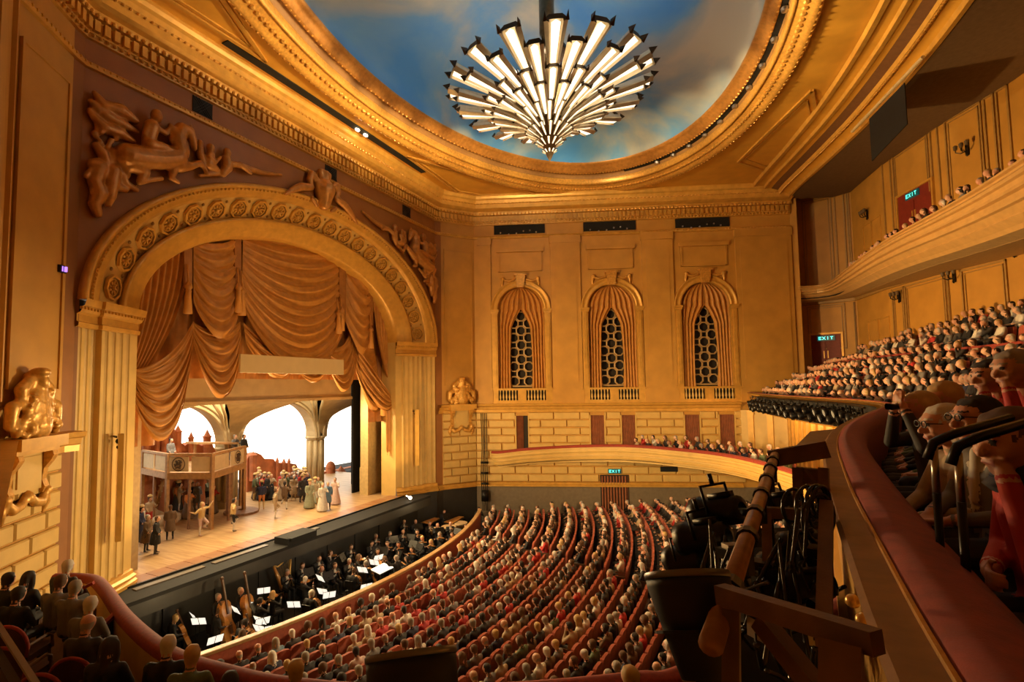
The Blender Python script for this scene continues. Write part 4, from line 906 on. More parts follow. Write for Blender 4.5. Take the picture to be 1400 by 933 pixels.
# side drapes gathered to the pilasters
def drape(sgn, P):
    (x0t, x1t, yt0, yt1), tie, (xb0, xb1, yb) = P
    A, B = cp(x0t, yt0, .3), cp(x1t, yt1, .3); T = cp(*tie, .3)
    def fn(u, v):
        p = A.lerp(B, u); q = T+Vector((0, sgn*-.0+(u-.5)*.5*sgn*-1, .5*(1-u))); e = v**1.5; r = p.lerp(q, v); y = p.y+(q.y-p.y)*(v**2.2); z = p.z+(q.z-p.z)*v
        return (XC+.35+.11*sin(u*9*2*PI+v*2)*(1-.6*v), y, z)
    MB().grid(fn, 70, 30).build('side_drape', CURT, house_curt, True)
drape(-1, ((176, 258, 345, 326), (180, 520), (0, 0, 0))); drape(1, ((508, 546, 380, 430), (533, 548), (0, 0, 0)))
swag('drape_tail', (180, 505), (262, 440), (180, 520), (262, 470), .4, 1.9, 4, d0=.45); swag('drape_tail', (178, 515), (262, 470), (178, 540), (256, 500), .2, 2.3, 5, d0=.4)
swag('drape_tail', (486, 470), (532, 540), (492, 520), (534, 552), .3, 1.0, 5, d0=.4)
m = MB(); m.grid(lambda u, v: (XC+.5+.08*sin(u*6*PI), cp(521, 560).y+.95*(u-.2)*(1-.25*v), cp(521, 548).z-3.1*v-.3*abs(sin(u*9))*v), 16, 8); m.build('drape_fringe', CURT, house_curt, True)
P = cp(524, 548, .6); m = MB(); m.lathe([(.05, .3), (.15, .1), (.12, -.05), (.2, -.9), (0, -.95)], 10, P); m.build('tassel', CURT, house_curt, True)
# cream projection board
a, b2, c_, d_ = cp(329, 486, .9), cp(470, 491, .9), cp(470, 514, .9), cp(329, 508, .9); zt = (a.z+b2.z)/2; zb = (c_.z+d_.z)/2
m = MB(); m.xbox(XC+.78, XC+.9, a.y, b2.y, zb, zt); tag(m.build('surtitle_board', CREAMBAND), 'long blank cream board hung across the front of the swagged curtain', 'board')
# ------------------------------------------------------------------ stage, apron, pit walls
m = MB(); m.add([(-34, -14, 0), (-18.95, -14, 0), (-18.95, 14, 0), (-34, 14, 0)], [(0, 1, 2, 3)]); m.xbox(-34, -18.95, -14, 14, -.25, -.01, 1); struct(m.build('floor_stage', [PLANK, BLACK]))
for i in range(22):
    y0 = -8.0+i*.74; m = MB(); m.xbox(-19.75, -18.97, y0+.015, y0+.725, 0, .02); m.build('apron_board', mat('red brown boards', (.33, .15, .06), .4, 0, .15, 2), bpy.data.objects['floor_stage'])
apron = struct(MB().xbox(-18.95, -17.55, -9.4, 9.2, -.14, -.01).build('trim_apron', BLACK))
m = MB(); m.xbox(-18.9, -18.82, -8.6, 8.2, -.01, .05); m.build('apron_lip', IRON, apron)
for y0 in (-8.4, -5.4, -2.3):
    m = MB(); m.xbox(-18.6, -18.35, y0, y0+2.6, -.01, .03); m.build('footlight_trough', mat('grey metal strip', (.16, .13, .10), .4, .4), apron)
m = MB(); m.xbox(-18.75, -18.62, -10.2, 10.0, -2.45, -.14); m.xbox(-17.66, -17.55, -9.4, 9.2, -.6, -.14); pw_ = struct(m.build('wall_pit', mat('pit wall paint', (.024, .023, .020), .5, 0, .25, 1.2)))
for k in range(9): m = MB(); m.xbox(-18.62, -18.57, -9.4+k*2.1, -9.4+k*2.1+1.95, -2.3, -.3); m.build('wall_panel', mat('pit wall paint', (.024, .023, .020)), pw_)
m = MB(); P = pz((407, 735), .1); m.box((P[0]-.1, P[1], .12), (.85, 1.7, .3)); m.box((P[0]+.25, P[1], .22), (.3, 1.5, .12)); tag(m.build('prompt_box', BLACK), 'low black prompter hood on the stage edge', 'box')
# ------------------------------------------------------------------ set: backdrop, vaulted arches, header
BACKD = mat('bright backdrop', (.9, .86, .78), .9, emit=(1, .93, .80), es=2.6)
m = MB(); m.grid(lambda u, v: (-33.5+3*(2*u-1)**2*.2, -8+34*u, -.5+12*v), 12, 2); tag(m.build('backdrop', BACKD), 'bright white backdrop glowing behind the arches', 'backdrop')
XA = -26.5; cols = [-5.3, 1.45, 8.55, 15.6]; ZS = 3.35; ZT = 8.5; SET = STONEARCH
for i, y in enumerate(cols):
    root = empty('set_column', (XA, y, 0), ['clustered stone column of the set behind the timber stair', 'clustered stone column of the set behind the gallery platform', 'clustered stone column of the set beside the crowd on stage', 'clustered stone column of the set at the wing'][i], 'column', 'set columns')
    m = MB(); m.lathe([(.62, 0), (.62, .35), (.5, .45), (.48, .5), (.48, ZS-.25), (.62, ZS-.15), (.70, ZS), (.62, ZS+.1)], 8, (XA, y, 0)); m.build('pier', SET, root)
    for k in range(8):
        a = k*PI/4; m = MB(); m.tube([(XA+.48*cos(a), y+.48*sin(a), .4), (XA+.48*cos(a), y+.48*sin(a), ZS-.2)], .13, 8); m.build('shaft', SET, root, True)
    m = MB()
    for k in range(7):                                  # ribs spreading into the vault
        a = -1.2+k*.4; m.tube([(XA+.3, y+.3*sin(a), ZS), (XA+.45, y+.5*sin(a), ZS+.9), (XA+.9, y+1.2*sin(a), ZS+1.9), (XA+1.6, y+2.4*sin(a), ZS+2.75)], .09, 6)
    m.build('vault_rib', SET, root, True)
m = MB(); n = 24
for y0, y1 in zip(cols[:-1], cols[1:]):
    c = (y0+y1)/2; hw = (y1-y0)/2-.45; A = [(c-hw*cos(PI*i/n), ZS+2.62*math.sin(PI*i/n)**.9) for i in range(n+1)]
    for x in (XA-.4, XA+.4):
        m.add([(x, p[0], p[1]) for p in A]+[(x, p[0], ZT) for p in A], [(i, i+1, n+2+i, n+1+i) for i in range(n)])
    m.add([(XA-.4, *p) for p in A]+[(XA+.4, *p) for p in A], [(i, i+1, n+2+i, n+1+i) for i in range(n)])
    for r, dx in ((.0, .5), (.22, .62)):
        m.tube([(XA+.4+dx*.2, c-(hw+r)*cos(PI*i/n), ZS+(2.62+r)*math.sin(PI*i/n)**.9) for i in range(n+1)], .11, 6)
    for x in (XA-.4, XA+.4): m.add([(x, y0-.5, ZS), (x, c-hw, ZS), (x, c-hw, ZT), (x, y0-.5, ZT)], [(0, 1, 2, 3)]); m.add([(x, c+hw, ZS), (x, y1+.5, ZS), (x, y1+.5, ZT), (x, c+hw, ZT)], [(0, 1, 2, 3)])
tag(m.build('set_arcade', SET), 'painted stone arcade of wide arches across the stage set', 'arch')
# vault webs leaning forward to the header
m = MB(); HD = -22.6
for y in cols:
    def fn(u, v): 
        t = v; w = .3+3.0*t**1.7; return (XA+.5+(HD-XA-.5)*t**1.5, y+(2*u-1)*w, ZS+.3+2.55*t**.62-(.0)*u)
    m.grid(fn, 8, 10)
tag(m.build('set_vault', SET), 'painted fan vault webs rising from the set columns', 'vault')
m = MB(); m.xbox(HD-.15, HD+.1, -8.2, 7.5, 6.02, 8.9); m.xbox(HD-.15, HD+.25, -8.2, 7.5, 6.0, 6.16); tag(m.build('set_header', mat('painted header', (.36, .26, .14), .7, 0, .12, 1.5)), 'grey brown header border above the stage arches', 'border')
# side legs of the set
a = px((500, 640), -21.2); a[0] = -21.2; m = MB(); m.xbox(a[0]-.5, a[0]+.1, a[1]+.1, a[1]+1.7, 0, 6.9); lg = tag(m.build('portal_leg', mat('gold painted leg', (.52, .36, .14), .6)), 'tall tan portal flat at the far side of the stage', 'flat')
m = MB(); m.xbox(a[0]-.52, a[0]+.14, a[1]+.05, a[1]+.45, 0, 1.7); m.build('base_block', mat('gold painted leg', (.52, .36, .14)), lg)
a2 = px((480, 600), -24.6); m = MB(); m.grid(lambda u, v: (-24.6+2.4*u+.12*sin(u*30), a2[1]+.9*u, 0+8*v), 30, 2); tag(m.build('black_leg', BLACK, None, True), 'black masking drape at the far side of the stage', 'curtain')
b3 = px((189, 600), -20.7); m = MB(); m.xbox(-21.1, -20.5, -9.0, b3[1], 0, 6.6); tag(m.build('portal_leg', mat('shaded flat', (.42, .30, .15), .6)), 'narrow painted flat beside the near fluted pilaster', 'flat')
# red cut-out town
RED = mat('terracotta town paint', (.40, .125, .045), .75, 0, .25, 2.5, .2, 8)
def cutout(name, X, pts, label, dep=.5, pieces=()):
    P = [px(p, X) for p in pts]; zb = 0.0
    poly = [(P[0][1], zb)]+[(q[1], max(.05, q[2])) for q in P]+[(P[-1][1], zb)]
    root = empty(name, (X, P[0][1], 0), label, 'building')
    m = MB(); m.prism(poly, lambda q: (X, q[0], q[1]), lambda q: (X-dep, q[0], q[1])); m.build('wall_block', RED, root); return root
rt = cutout('town_model', -28.6, [(189, 607), (192, 600), (205, 597), (210, 600), (213, 602), (213, 598), (219, 597), (222, 600), (225, 596), (229, 596), (232, 600), (234, 592), (240, 588), (247, 590), (247, 605), (253, 610), (258, 606), (268, 606), (276, 610), (279, 606), (290, 606), (292, 612), (300, 616)], 'terracotta castle with spired towers behind the gallery')
for x, y0, y1, w in ((215, 586, 600, 3.2), (225.5, 583, 598, 4.5), (236, 584, 596, 3.5), (243, 582, 600, 4.5), (261, 591, 608, 3.2), (283, 588, 608, 4.5), (200, 595, 606, 5)):
    a, t_ = px((x, y1), -28.3), px((x, y0), -28.3); r = abs(px((x+w, y1), -28.3)[1]-a[1]); h = t_[2]-a[2]
    m = MB(); m.lathe([(r, -2.0), (r, h*.45), (r*1.18, h*.5), (r*1.18, h*.58), (r*.9, h*.58), (0, h*1.05)], 10, (-28.3, a[1], a[2])); m.build('tower', RED, rt)
rt2 = cutout('town_model', -29, [(338, 628), (342, 621), (350, 619), (357, 622), (362, 628), (374, 628), (377, 632), (386, 634), (392, 633), (405, 635), (408, 642), (420, 645)], 'terracotta hill town behind the crowd beneath the middle arch')
for x, y0, y1, w in ((379, 625, 636, 1.6), (388, 627, 637, 1.8), (395, 626, 636, 1.5), (346, 618, 626, 4)):
    a, t_ = px((x, y1), -28.8), px((x, y0), -28.8); r = abs(px((x+w, y1), -28.8)[1]-a[1]); h = t_[2]-a[2]
    m = MB(); m.lathe([(r, -1.5), (r, h*.4), (r*1.2, h*.42), (0, h*1.05)], 8, (-28.8, a[1], a[2])); m.build('tower', RED, rt2)
rt3 = cutout('town_model', -29.5, [(440, 652), (446, 645), (448, 648), (458, 646), (462, 650), (470, 652), (480, 655), (490, 657)], 'terracotta domed town at the far end of the backdrop')
a, t_ = px((452, 648), -29.3), px((452, 631), -29.3); h = t_[2]-a[2]; r = abs(px((456.5, 648), -29.3)[1]-a[1]); m = MB(); m.lathe([(r, -1), (r, h*.45), (r*1.1, h*.5)]+[(r*cos(t), h*.5+h*.5*sin(t)) for t in (0, .4, .8, 1.2, 1.5)], 14, (-29.3, a[1], a[2])); m.build('dome', RED, rt3)
a, t_ = px((466, 650), -29.3), px((466, 637), -29.3); h = t_[2]-a[2]; m = MB(); m.lathe([(.5, -1), (.45, h*.3), (0, h)], 8, (-29.3, a[1], a[2])); m.build('spire', RED, rt3)
# ------------------------------------------------------------------ timber gallery on stage
ZDK = 2.65
C4 = [pz(p, ZDK) for p in ((195, 641), (229, 648), (290, 648), (334, 634))]; C4 = [(p[0], p[1]) for p in C4]
BK = [(C4[3][0]-1.6, C4[3][1]+1.1), (C4[0][0]-.6, C4[0][1]+3.2)]
gal = empty('timber_gallery', (C4[1][0], C4[1][1], 0), 'timber gallery platform with painted emblem panels on stage', 'platform')
poly = C4+BK; m = MB(); m.prism(poly, lambda q: (q[0], q[1], ZDK-.22), lambda q: (q[0], q[1], ZDK)); m.build('deck', WOODS, gal)
for a, b_ in zip(C4[:-1], C4[1:]):
    m = MB(); m.bar((*a, ZDK+.92), (*b_, ZDK+.92), .12, .12); m.bar((*a, ZDK-.1), (*b_, ZDK-.1), .16, .3); m.build('handrail', WOODS, gal)
for q in C4+BK:
    m = MB(); m.bar((*q, 0), (*q, ZDK+.95), .16, .16, (1, 0, 0)); m.build('post', WOODS, gal)
for q, r in ((C4[0], C4[1]), (C4[1], C4[2]), (C4[2], C4[3])):
    for t in ((.5,) if q is C4[0] else (.5,)):
        p = (q[0]+(r[0]-q[0])*t, q[1]+(r[1]-q[1])*t); m = MB(); m.bar((*p, 0), (*p, ZDK), .10, .10, (1, 0, 0)); m.build('post', WOODD, gal)
PANEL = mat('pale painted panel', (.62, .48, .28), .7, 0, .08, 4); INK = mat('dark emblem paint', (.10, .06, .035), .7)
def emblem(P, dv, r, parent):
    m = MB(); d = Vector((dv[0], dv[1], 0)).normalized(); u = Vector((0, 0, 1)); nrm = Vector((d.y, -d.x, 0)); P = Vector(P)+nrm*.05
    for r0, r1 in ((r*.86, r),): m.add([P+(d*cos(t)+u*sin(t))*q for q in (r0, r1) for t in [2*PI*i/24 for i in range(24)]], [(i, (i+1) % 24, 24+(i+1) % 24, 24+i) for i in range(24)])
    for pts in (((-.5, -.3), (-.2, .1), (-.35, .5), (-.1, .35)), ((.1, -.5), (.35, -.2), (.2, .1), (.5, .3)), ((-.4, -.55), (0, -.4), (.3, -.6)), ((0, .55), (.3, .5), (.45, .2)), ((-.1, -.1), (.15, .05), (.05, .3)), ((-.6, 0), (-.35, -.1))):
        for p, q in zip(pts[:-1], pts[1:]): m.bar(P+d*p[0]*r+u*p[1]*r, P+d*q[0]*r+u*q[1]*r, .06, .10, nrm)
    m.build('emblem', INK, parent)
for a, b_, em in ((C4[0], C4[1], 0), (C4[1], C4[2], 1), (C4[2], C4[3], 1)):
    for k in (0, 1):
        t0, t1 = k*.5+.04, k*.5+.47; p = [(a[0]+(b_[0]-a[0])*t, a[1]+(b_[1]-a[1])*t) for t in (t0, t1)]; m = MB(); m.bar((*p[0], ZDK+.46), (*p[1], ZDK+.46), .05, .72); pn = m.build('emblem_panel', PANEL, gal)
        if em and ((a is C4[1] and k == 0) or (a is C4[2] and k == 1)): c = ((p[0][0]+p[1][0])/2, (p[0][1]+p[1][1])/2); emblem((*c, ZDK+.46), (b_[0]-a[0], b_[1]-a[1]), .34, pn)
# upper shelf canopy and stair
p0, p1 = px((262, 606), -25.6), px((318, 606), -25.6); m = MB(); m.bar(p0, p1, 1.0, .10)
for t in (.08, .92):
    q = p0+(p1-p0)*t; m.bar((q[0], q[1], ZDK), (q[0], q[1], q[2]), .1, .1, (1, 0, 0))
tag(m.build('roof_plank', WOODS), 'flat timber canopy shelf standing on the gallery deck', 'canopy')
st = empty('timber_stair', (C4[0][0]-.6, C4[0][1]+1, 0), 'open timber stair under the gallery platform', 'stair')
s0 = Vector((C4[0][0]-.2, C4[0][1]+.75, 0))
for s in (0, 1):
    m = MB(); o_ = Vector((-.9*s, .35*s, 0)); m.bar(s0+o_, s0+o_+Vector((-.3, .9, ZDK-.2)), .08, .22); m.build('stringer', WOODS, st)
for k in range(9):
    q = s0+Vector((-.3, .9, ZDK-.2))*(k+.5)/9; m = MB(); m.bar(q, q+Vector((-.9, .35, 0)), .22, .05); m.build('tread', mat('pale tread', (.6, .45, .28), .6), st)
# crane prop: round red disc head on a dark post beside the gallery
a = pz((313, 705), 0); m = MB(); m.tube([(a[0], a[1], 0), (a[0], a[1], 2.9)], .16, 8); tag(m.build('stage_post', WOODD), 'thick dark post standing under the gallery edge', 'post')
m = MB(); m.lathe([(.9, 0), (.9, .12), (.2, .18), (.2, 0)], 16, (a[0]+.1, a[1]+.7, 0)); tag(m.build('round_plinth', WOODD), 'round low timber plinth at the foot of the gallery posts', 'plinth')
for p, w_, h_, lab in (((207, 712), .9, .5, 'pale cloth bundle on the stage floor by the gallery stair'), ((232, 715), 1.1, .45, 'pale cloth heap on the stage floor below the gallery'),):
    P = pz(p, 0); b = Blob(); 
    for q in range(7): b.ell(Vector((P[0]+random.uniform(-.3, .3), P[1]+random.uniform(-.5, .5), .15)), (.35*w_, .4*w_, h_*random.uniform(.5, 1)))
    tag(inst(b.mesh(0, 'cloth_bundle', [mat('pale sailcloth', (.62, .48, .30), .8)], .08, 2, .8), 'cloth_bundle', (0, 0, 0)), lab, 'cloth')
# ------------------------------------------------------------------ people
def cm(name, c, r=.75): return mat(name, c, r, 0, .12, 8)
SKINS = [cm('light skin', (.62, .36, .23), .5), cm('ruddy skin', (.60, .30, .19), .5), cm('brown skin', (.30, .15, .085), .5)]
HAIR = {'white-haired': cm('white hair', (.62, .58, .50)), 'grey-haired': cm('grey hair', (.30, .27, .23)), 'dark-haired': cm('dark hair', (.025, .017, .012)), 'brown-haired': cm('brown hair', (.11, .055, .025)), 'fair-haired': cm('fair hair', (.50, .33, .13)), 'bald': SKINS[0]}
CLO = {'black': cm('black cloth', (.012, .012, .013)), 'charcoal': cm('charcoal cloth', (.04, .038, .038)), 'navy': cm('navy cloth', (.02, .025, .06)), 'grey': cm('grey cloth', (.16, .15, .14)), 'beige': cm('beige cloth', (.40, .30, .18)), 'white': cm('white cloth', (.62, .58, .50)), 'red': cm('red cloth', (.45, .03, .025)), 'green': cm('moss cloth', (.10, .13, .06)), 'brown': cm('brown cloth', (.13, .075, .035)), 'blue': cm('blue cloth', (.12, .22, .32)), 'pink': cm('pale pink cloth', (.60, .42, .36)), 'gold': cm('straw cloth', (.55, .38, .15)), 'orange': cm('orange cloth', (.55, .20, .05)), 'sage': cm('sage cloth', (.30, .32, .22))}
WHITE = CLO['white']
def head(b, c, yaw=0, pitch=0, s=1.0, hair='short', det=False):
    M = Matrix.Rotation(yaw, 3, 'Z')@Matrix.Rotation(pitch, 3, 'Y'); c = Vector(c); P = None
    P0_ = P; s *= 1.1; P = lambda x, y, z: c+M@Vector((x*s, y*s, z*s)); b.heads.append((c.copy(), M.transposed(), s, hair))
    b.ell(P(0, 0, .012), (.102*s, .091*s, (.112 if det else .100)*s), 0, M); b.cap(P(.035, 0, -.045), P(.05, 0, -.085), .058*s, .036*s, 0)
    b.cap(P(.092, 0, .012), P(.112, 0, -.022), .012*s, .018*s, 0)
    for q in (-1, 1): b.ell(P(-.005, q*.078, -.005), (.02*s, .012*s, .032*s), 0, M)
    b.det = det
    if det:
        b.cap(P(.085, -.04, .035), P(.092, .04, .035), .014*s, .014*s, 0)
        b.cap(P(.088, -.02, -.058), P(.088, .02, -.058), .011*s, .011*s, 5)
        for q in (-1, 1): b.ell(P(.083, q*.032, .018), (.013*s, .016*s, .011*s), 6, M); b.ell(P(.062, q*.045, -.02), (.03*s, .025*s, .03*s), 0, M); b.cap(P(.092, q*.018, .045), P(.082, q*.05, .045), .007*s, .006*s, 2)
    if hair != 'bald':
        b.ell(P(-.022, 0, .03), (.097*s, .094*s, (.104 if det else .095)*s), 2, M); b.cap(P(.03, -.035, .085), P(.03, .035, .085), .03*s, .03*s, 2); b.ell(P(-.05, 0, -.035), (.058*s, .08*s, .075*s), 2, M)
    else: b.ell(P(-.05, 0, -.02), (.056*s, .074*s, .05*s), 2, M)
    if hair == 'long':
        for q in (-1, 1): b.chain([P(-.02, q*.07, .03), P(-.035, q*.085, -.08), P(-.05, q*.08, -.2)], [.045*s, .045*s, .035*s], 2)
        b.chain([P(-.07, 0, .03), P(-.085, 0, -.1), P(-.09, 0, -.24)], [.07*s, .075*s, .06*s], 2)
    if hair == 'bun': b.ell(P(-.12, 0, .06), (.05*s, .05*s, .05*s), 2)
    if hair == 'bob':
        b.ell(P(-.025, 0, .03), (.108*s, .104*s, .104*s), 2, M)
        for q in (-1, 0, 1): b.chain([P(-.03-.03*(q == 0), q*.075, .04), P(-.03-.04*(q == 0), q*.085, -.07)], [.05*s, .045*s], 2)
    return P
def hand(b, w, d, up, curl=.5, s=1.0, side=1):       # palm, four fingers of different length, thumb off the side
    w = Vector(w); d = Vector(d).normalized(); up = Vector(up); up = (up-d*up.dot(d)).normalized(); x = d.cross(up)*side
    pc = w+d*.05*s
    for q in (-.028, -.009, .01, .029): b.cap(w+x*q*.7*s, w+d*.088*s+x*q*s, .013*s, .012*s, 0)
    for i, (q, L) in enumerate(((-.031, .070), (-.0105, .080), (.0105, .076), (.031, .058))):
        p = w+d*.088*s+x*q*s; a = 0; dd = d
        for k, fr in enumerate((.45, .32, .23)):
            a += curl*(.55 if k == 0 else .7); dd = d*cos(a)-up*sin(a); n = p+dd*L*fr*s; b.cap(p, n, (.0098-.001*k)*s, (.0092-.001*k)*s, 0, 8); p = n
    t0 = w+d*.025*s-x*.03*s; t1 = t0+(d*.6-x*.75-up*.25).normalized()*.04*s; t2 = t1+(d*.9-x*.2-up*.4*curl).normalized()*.034*s
    b.cap(t0, t1, .013*s, .011*s, 0, 8); b.cap(t1, t2, .011*s, .009*s, 0, 8)
def torso(b, pel, chest, neck, w=.19, fat=1.0, top=1):
    pel, chest, neck = Vector(pel), Vector(chest), Vector(neck); mid = pel.lerp(chest, .5)
    for q in (-1, 1):
        yv = Vector((0, q, 0)); b.chain([pel+yv*.08, mid+yv*.075*fat, chest+yv*.085], [.125*fat, .12*fat, .125], top); b.cap(chest+yv*.09+Vector((0, 0, .02)), chest+yv*w+Vector((0, 0, .06)), .10, .078, top)
    b.cap(chest+Vector((0, 0, .05)), neck-Vector((0, 0, .02)), .11, .06, top); b.cap(neck-Vector((0, 0, .03)), neck+Vector((.018, 0, .08)), .068, .064, 0)
def seated(arms='lap', hair='short', yaw=0, pitch=0, lean=0, shirt=False, voxel=.032, ratio=.45, det=False, legs=True, name='person', fat=1.0):
    b = Blob(); pel = (-.04, 0, .53); ch = (-.06+lean, 0, .92); nk = (-.03+lean*1.3, 0, 1.10); hd = Vector((.035+lean*1.4, 0, 1.22))
    torso(b, pel, ch, nk, fat=fat)
    if shirt: b.cap((ch[0]+.12, 0, .78), (nk[0]+.075, 0, 1.04), .035, .035, 4)
    P = head(b, hd, yaw, pitch, 1.0, hair, det)
    for q in (-1, 1):
        sh = Vector((ch[0], q*.20, .985))
        if arms == 'lap': el, ha = Vector((.03+lean, q*.27, .74)), Vector((.27, q*.07, .66))
        elif arms == 'rest': el, ha = Vector((.02, q*.30, .74)), Vector((.28, q*.27, .70))
        elif arms == 'chin': el, ha = (Vector((.20, q*.20, .76)), Vector((.12+lean, q*.03, 1.16))) if q > 0 else (Vector((.03, q*.27, .74)), Vector((.25, q*.0, .70)))
        elif arms == 'fold': el, ha = Vector((.06, q*.27, .76)), Vector((.20, -q*.08, .82))
        elif arms == 'play': el, ha = (Vector((.16, q*.27, .84)), Vector((.36, q*.14, 1.04))) if q > 0 else (Vector((.14, q*.33, .84)), Vector((.34, q*.10, 1.0)))
        elif arms == 'wind': el, ha = Vector((.12, q*.26, .80)), Vector((.30, q*.05, .98))
        elif arms == 'bino': el, ha = Vector((.20, q*.24, .93)), Vector((.19+lean, q*.055, 1.25))
        b.chain([sh, el], [.068, .052], 1); b.chain([el, el.lerp(ha, .82)], [.052, .038], 1)
        d = (ha-el).normalized()
        if det: b.cap(el.lerp(ha, .78), ha, .032, .026, 0); hand(b, ha, d+Vector((.1, -q*.5, .1)), Vector((0, 0, 1)) if arms not in ('chin', 'bino') else Vector((1, 0, 0)), .75, 1.0, -q)
        else: b.cap(el.lerp(ha, .85), ha+d*.05, .036, .03, 0)
        if legs:
            b.chain([(-.02, q*.10, .50), (.40, q*.12, .51)], [.095, .068], 3); b.chain([(.40, q*.12, .50), (.40, q*.12, .12)], [.066, .045], 3); b.chain([(.38, q*.12, .06), (.56, q*.13, .045)], [.05, .035], 3)
    return b.mesh(0, name, [SKINS[0], CLO['black'], HAIR['grey-haired'], CLO['charcoal'], WHITE, cm('lip', (.42, .14, .11), .5), cm('eye', (.05, .04, .035), .3)], voxel, 1, ratio, .5 if not det else .35)
def standing(kind='man', hair='short', pose=0, voxel=.04, ratio=.45, name='person'):
    b = Blob(); torso(b, (0, 0, .92), (.02, 0, 1.28), (.03, 0, 1.46), .18); head(b, (.06, 0, 1.59), .0, 0, 1.0, hair)
    A = [((.05, .27, 1.1), (.2, .22, .92)), ((.2, .34, 1.36), (.3, .5, 1.62)), ((.15, .3, 1.15), (.35, .2, 1.22)), ((-.1, .36, 1.2), (-.2, .58, 1.3))]
    ar = [(0, 0), (1, 3), (2, 0), (1, 1), (2, 2)][pose]
    for i, q in enumerate((1, -1)):
        el, ha = A[ar[i]]; el = Vector((el[0], el[1]*q, el[2])); ha = Vector((ha[0], ha[1]*q, ha[2])); b.chain([(.02, q*.2, 1.36), el], [.07, .055], 1); b.chain([el, el.lerp(ha, .85)], [.055, .04], 1); b.cap(el.lerp(ha, .85), ha+(ha-el).normalized()*.05, .036, .032, 0)
    if kind in ('man', 'coat', 'dancer'):
        for q in (1, -1):
            hip, kn, an = Vector((0, q*.1, .9)), Vector((.03, q*.12, .5)), Vector((0, q*.13, .1))
            if kind == 'dancer' and q > 0: kn, an = Vector((.28, .16, .62)), Vector((.02, .2, .42))
            b.chain([hip, kn], [.105, .07], 3); b.chain([kn, an], [.066, .045], 4 if kind != 'coat' else 3); b.cap(an+Vector((-.02, 0, -.05)), an+Vector((.16, 0, -.06)), .045, .035, 3)
    if kind == 'coat':
        for j in range(12):
            a = 2*PI*j/12; b.cap((.13*cos(a), .14*sin(a), .95), (.2*cos(a)-.02, .22*sin(a), .48), .06, .05, 1)
    if kind == 'dress':
        for j in range(14):
            a = 2*PI*j/14; b.cap((.11*cos(a), .12*sin(a), 1.02), (.30*cos(a)-.03, .30*sin(a), .10), .06, .07, 3)
        b.cap((0, 0, .9), (0, 0, .15), .15, .25, 3)
    if hair == 'hat': b.ell((.05, 0, 1.735), (.21, .21, .02), 4); b.ell((.05, 0, 1.77), (.11, .11, .08), 4)
    return b.mesh(0, name, [SKINS[0], CLO['black'], HAIR['brown-haired'], CLO['charcoal'], WHITE], voxel, 2, ratio)
AUD = [seated('lap', 'short', .1), seated('rest', 'short', -.25, .1), seated('fold', 'bob', .0), seated('chin', 'short', .2, .1, .04), seated('lap', 'long', -.1), seated('lap', 'bald', .15)]
AUDK = ['short', 'short', 'bob', 'short', 'long', 'bald']
CLOW = ['black']*30+['charcoal']*16+['navy']*10+['grey']*11+['beige']*9+['white']*9+['red']*6+['green']*4+['brown']*8+['blue']*2+['pink']*3
HAIW = ['white-haired']*13+['grey-haired']*26+['dark-haired']*24+['brown-haired']*28+['fair-haired']*12
LOWM = {}
def pick(rnd):
    i = rnd.choice([0, 0, 0, 1, 1, 2, 2, 3, 4, 5]); c = rnd.choice(CLOW); h = 'bald' if AUDK[i] == 'bald' else rnd.choice(HAIW); return i, c, h
def audience(P, rz, rnd, where, group, meshes=None, skin=None, sc=None):
    i, c, h = pick(rnd); ms = meshes or AUD
    hl = {'bald': 'bald man'}.get(h, h+' person')
    style = {'long': ' with long hair', 'bob': ' with a bob'}.get(AUDK[i], '')
    pose = {1: ' with arms on the rests', 2: ' with folded arms', 3: ' resting chin on hand'}.get(i, '') if not style else style
    return inst(ms[i], 'person', P, rz+rnd.uniform(-.12, .12), [skin or rnd.choice([SKINS[0], SKINS[0], SKINS[1], SKINS[1], SKINS[2]]), CLO[c], HAIR[h] if h != 'bald' else HAIR['grey-haired'], CLO['charcoal'], WHITE], sc or rnd.uniform(.94, 1.04), '%s in %s%s seated %s' % (hl, c, pose, where), 'person', '%s, %s in %s%s' % (group, h, c, pose))
def lowmesh(me, ratio=.3):
    if me.name in LOWM: return LOWM[me.name]
    o = bpy.data.objects.new('t', me); COL.objects.link(o); d = o.modifiers.new('d', 'DECIMATE'); d.ratio = ratio
    out = bpy.data.meshes.new_from_object(o.evaluated_get(bpy.context.evaluated_depsgraph_get())); bpy.data.objects.remove(o)
    v = np.zeros(len(out.vertices)*3); out.vertices.foreach_get('co', v); LOWM[me.name] = (v.reshape(-1, 3), [tuple(p.vertices) for p in out.polygons], [p.material_index for p in out.polygons]); return LOWM[me.name]
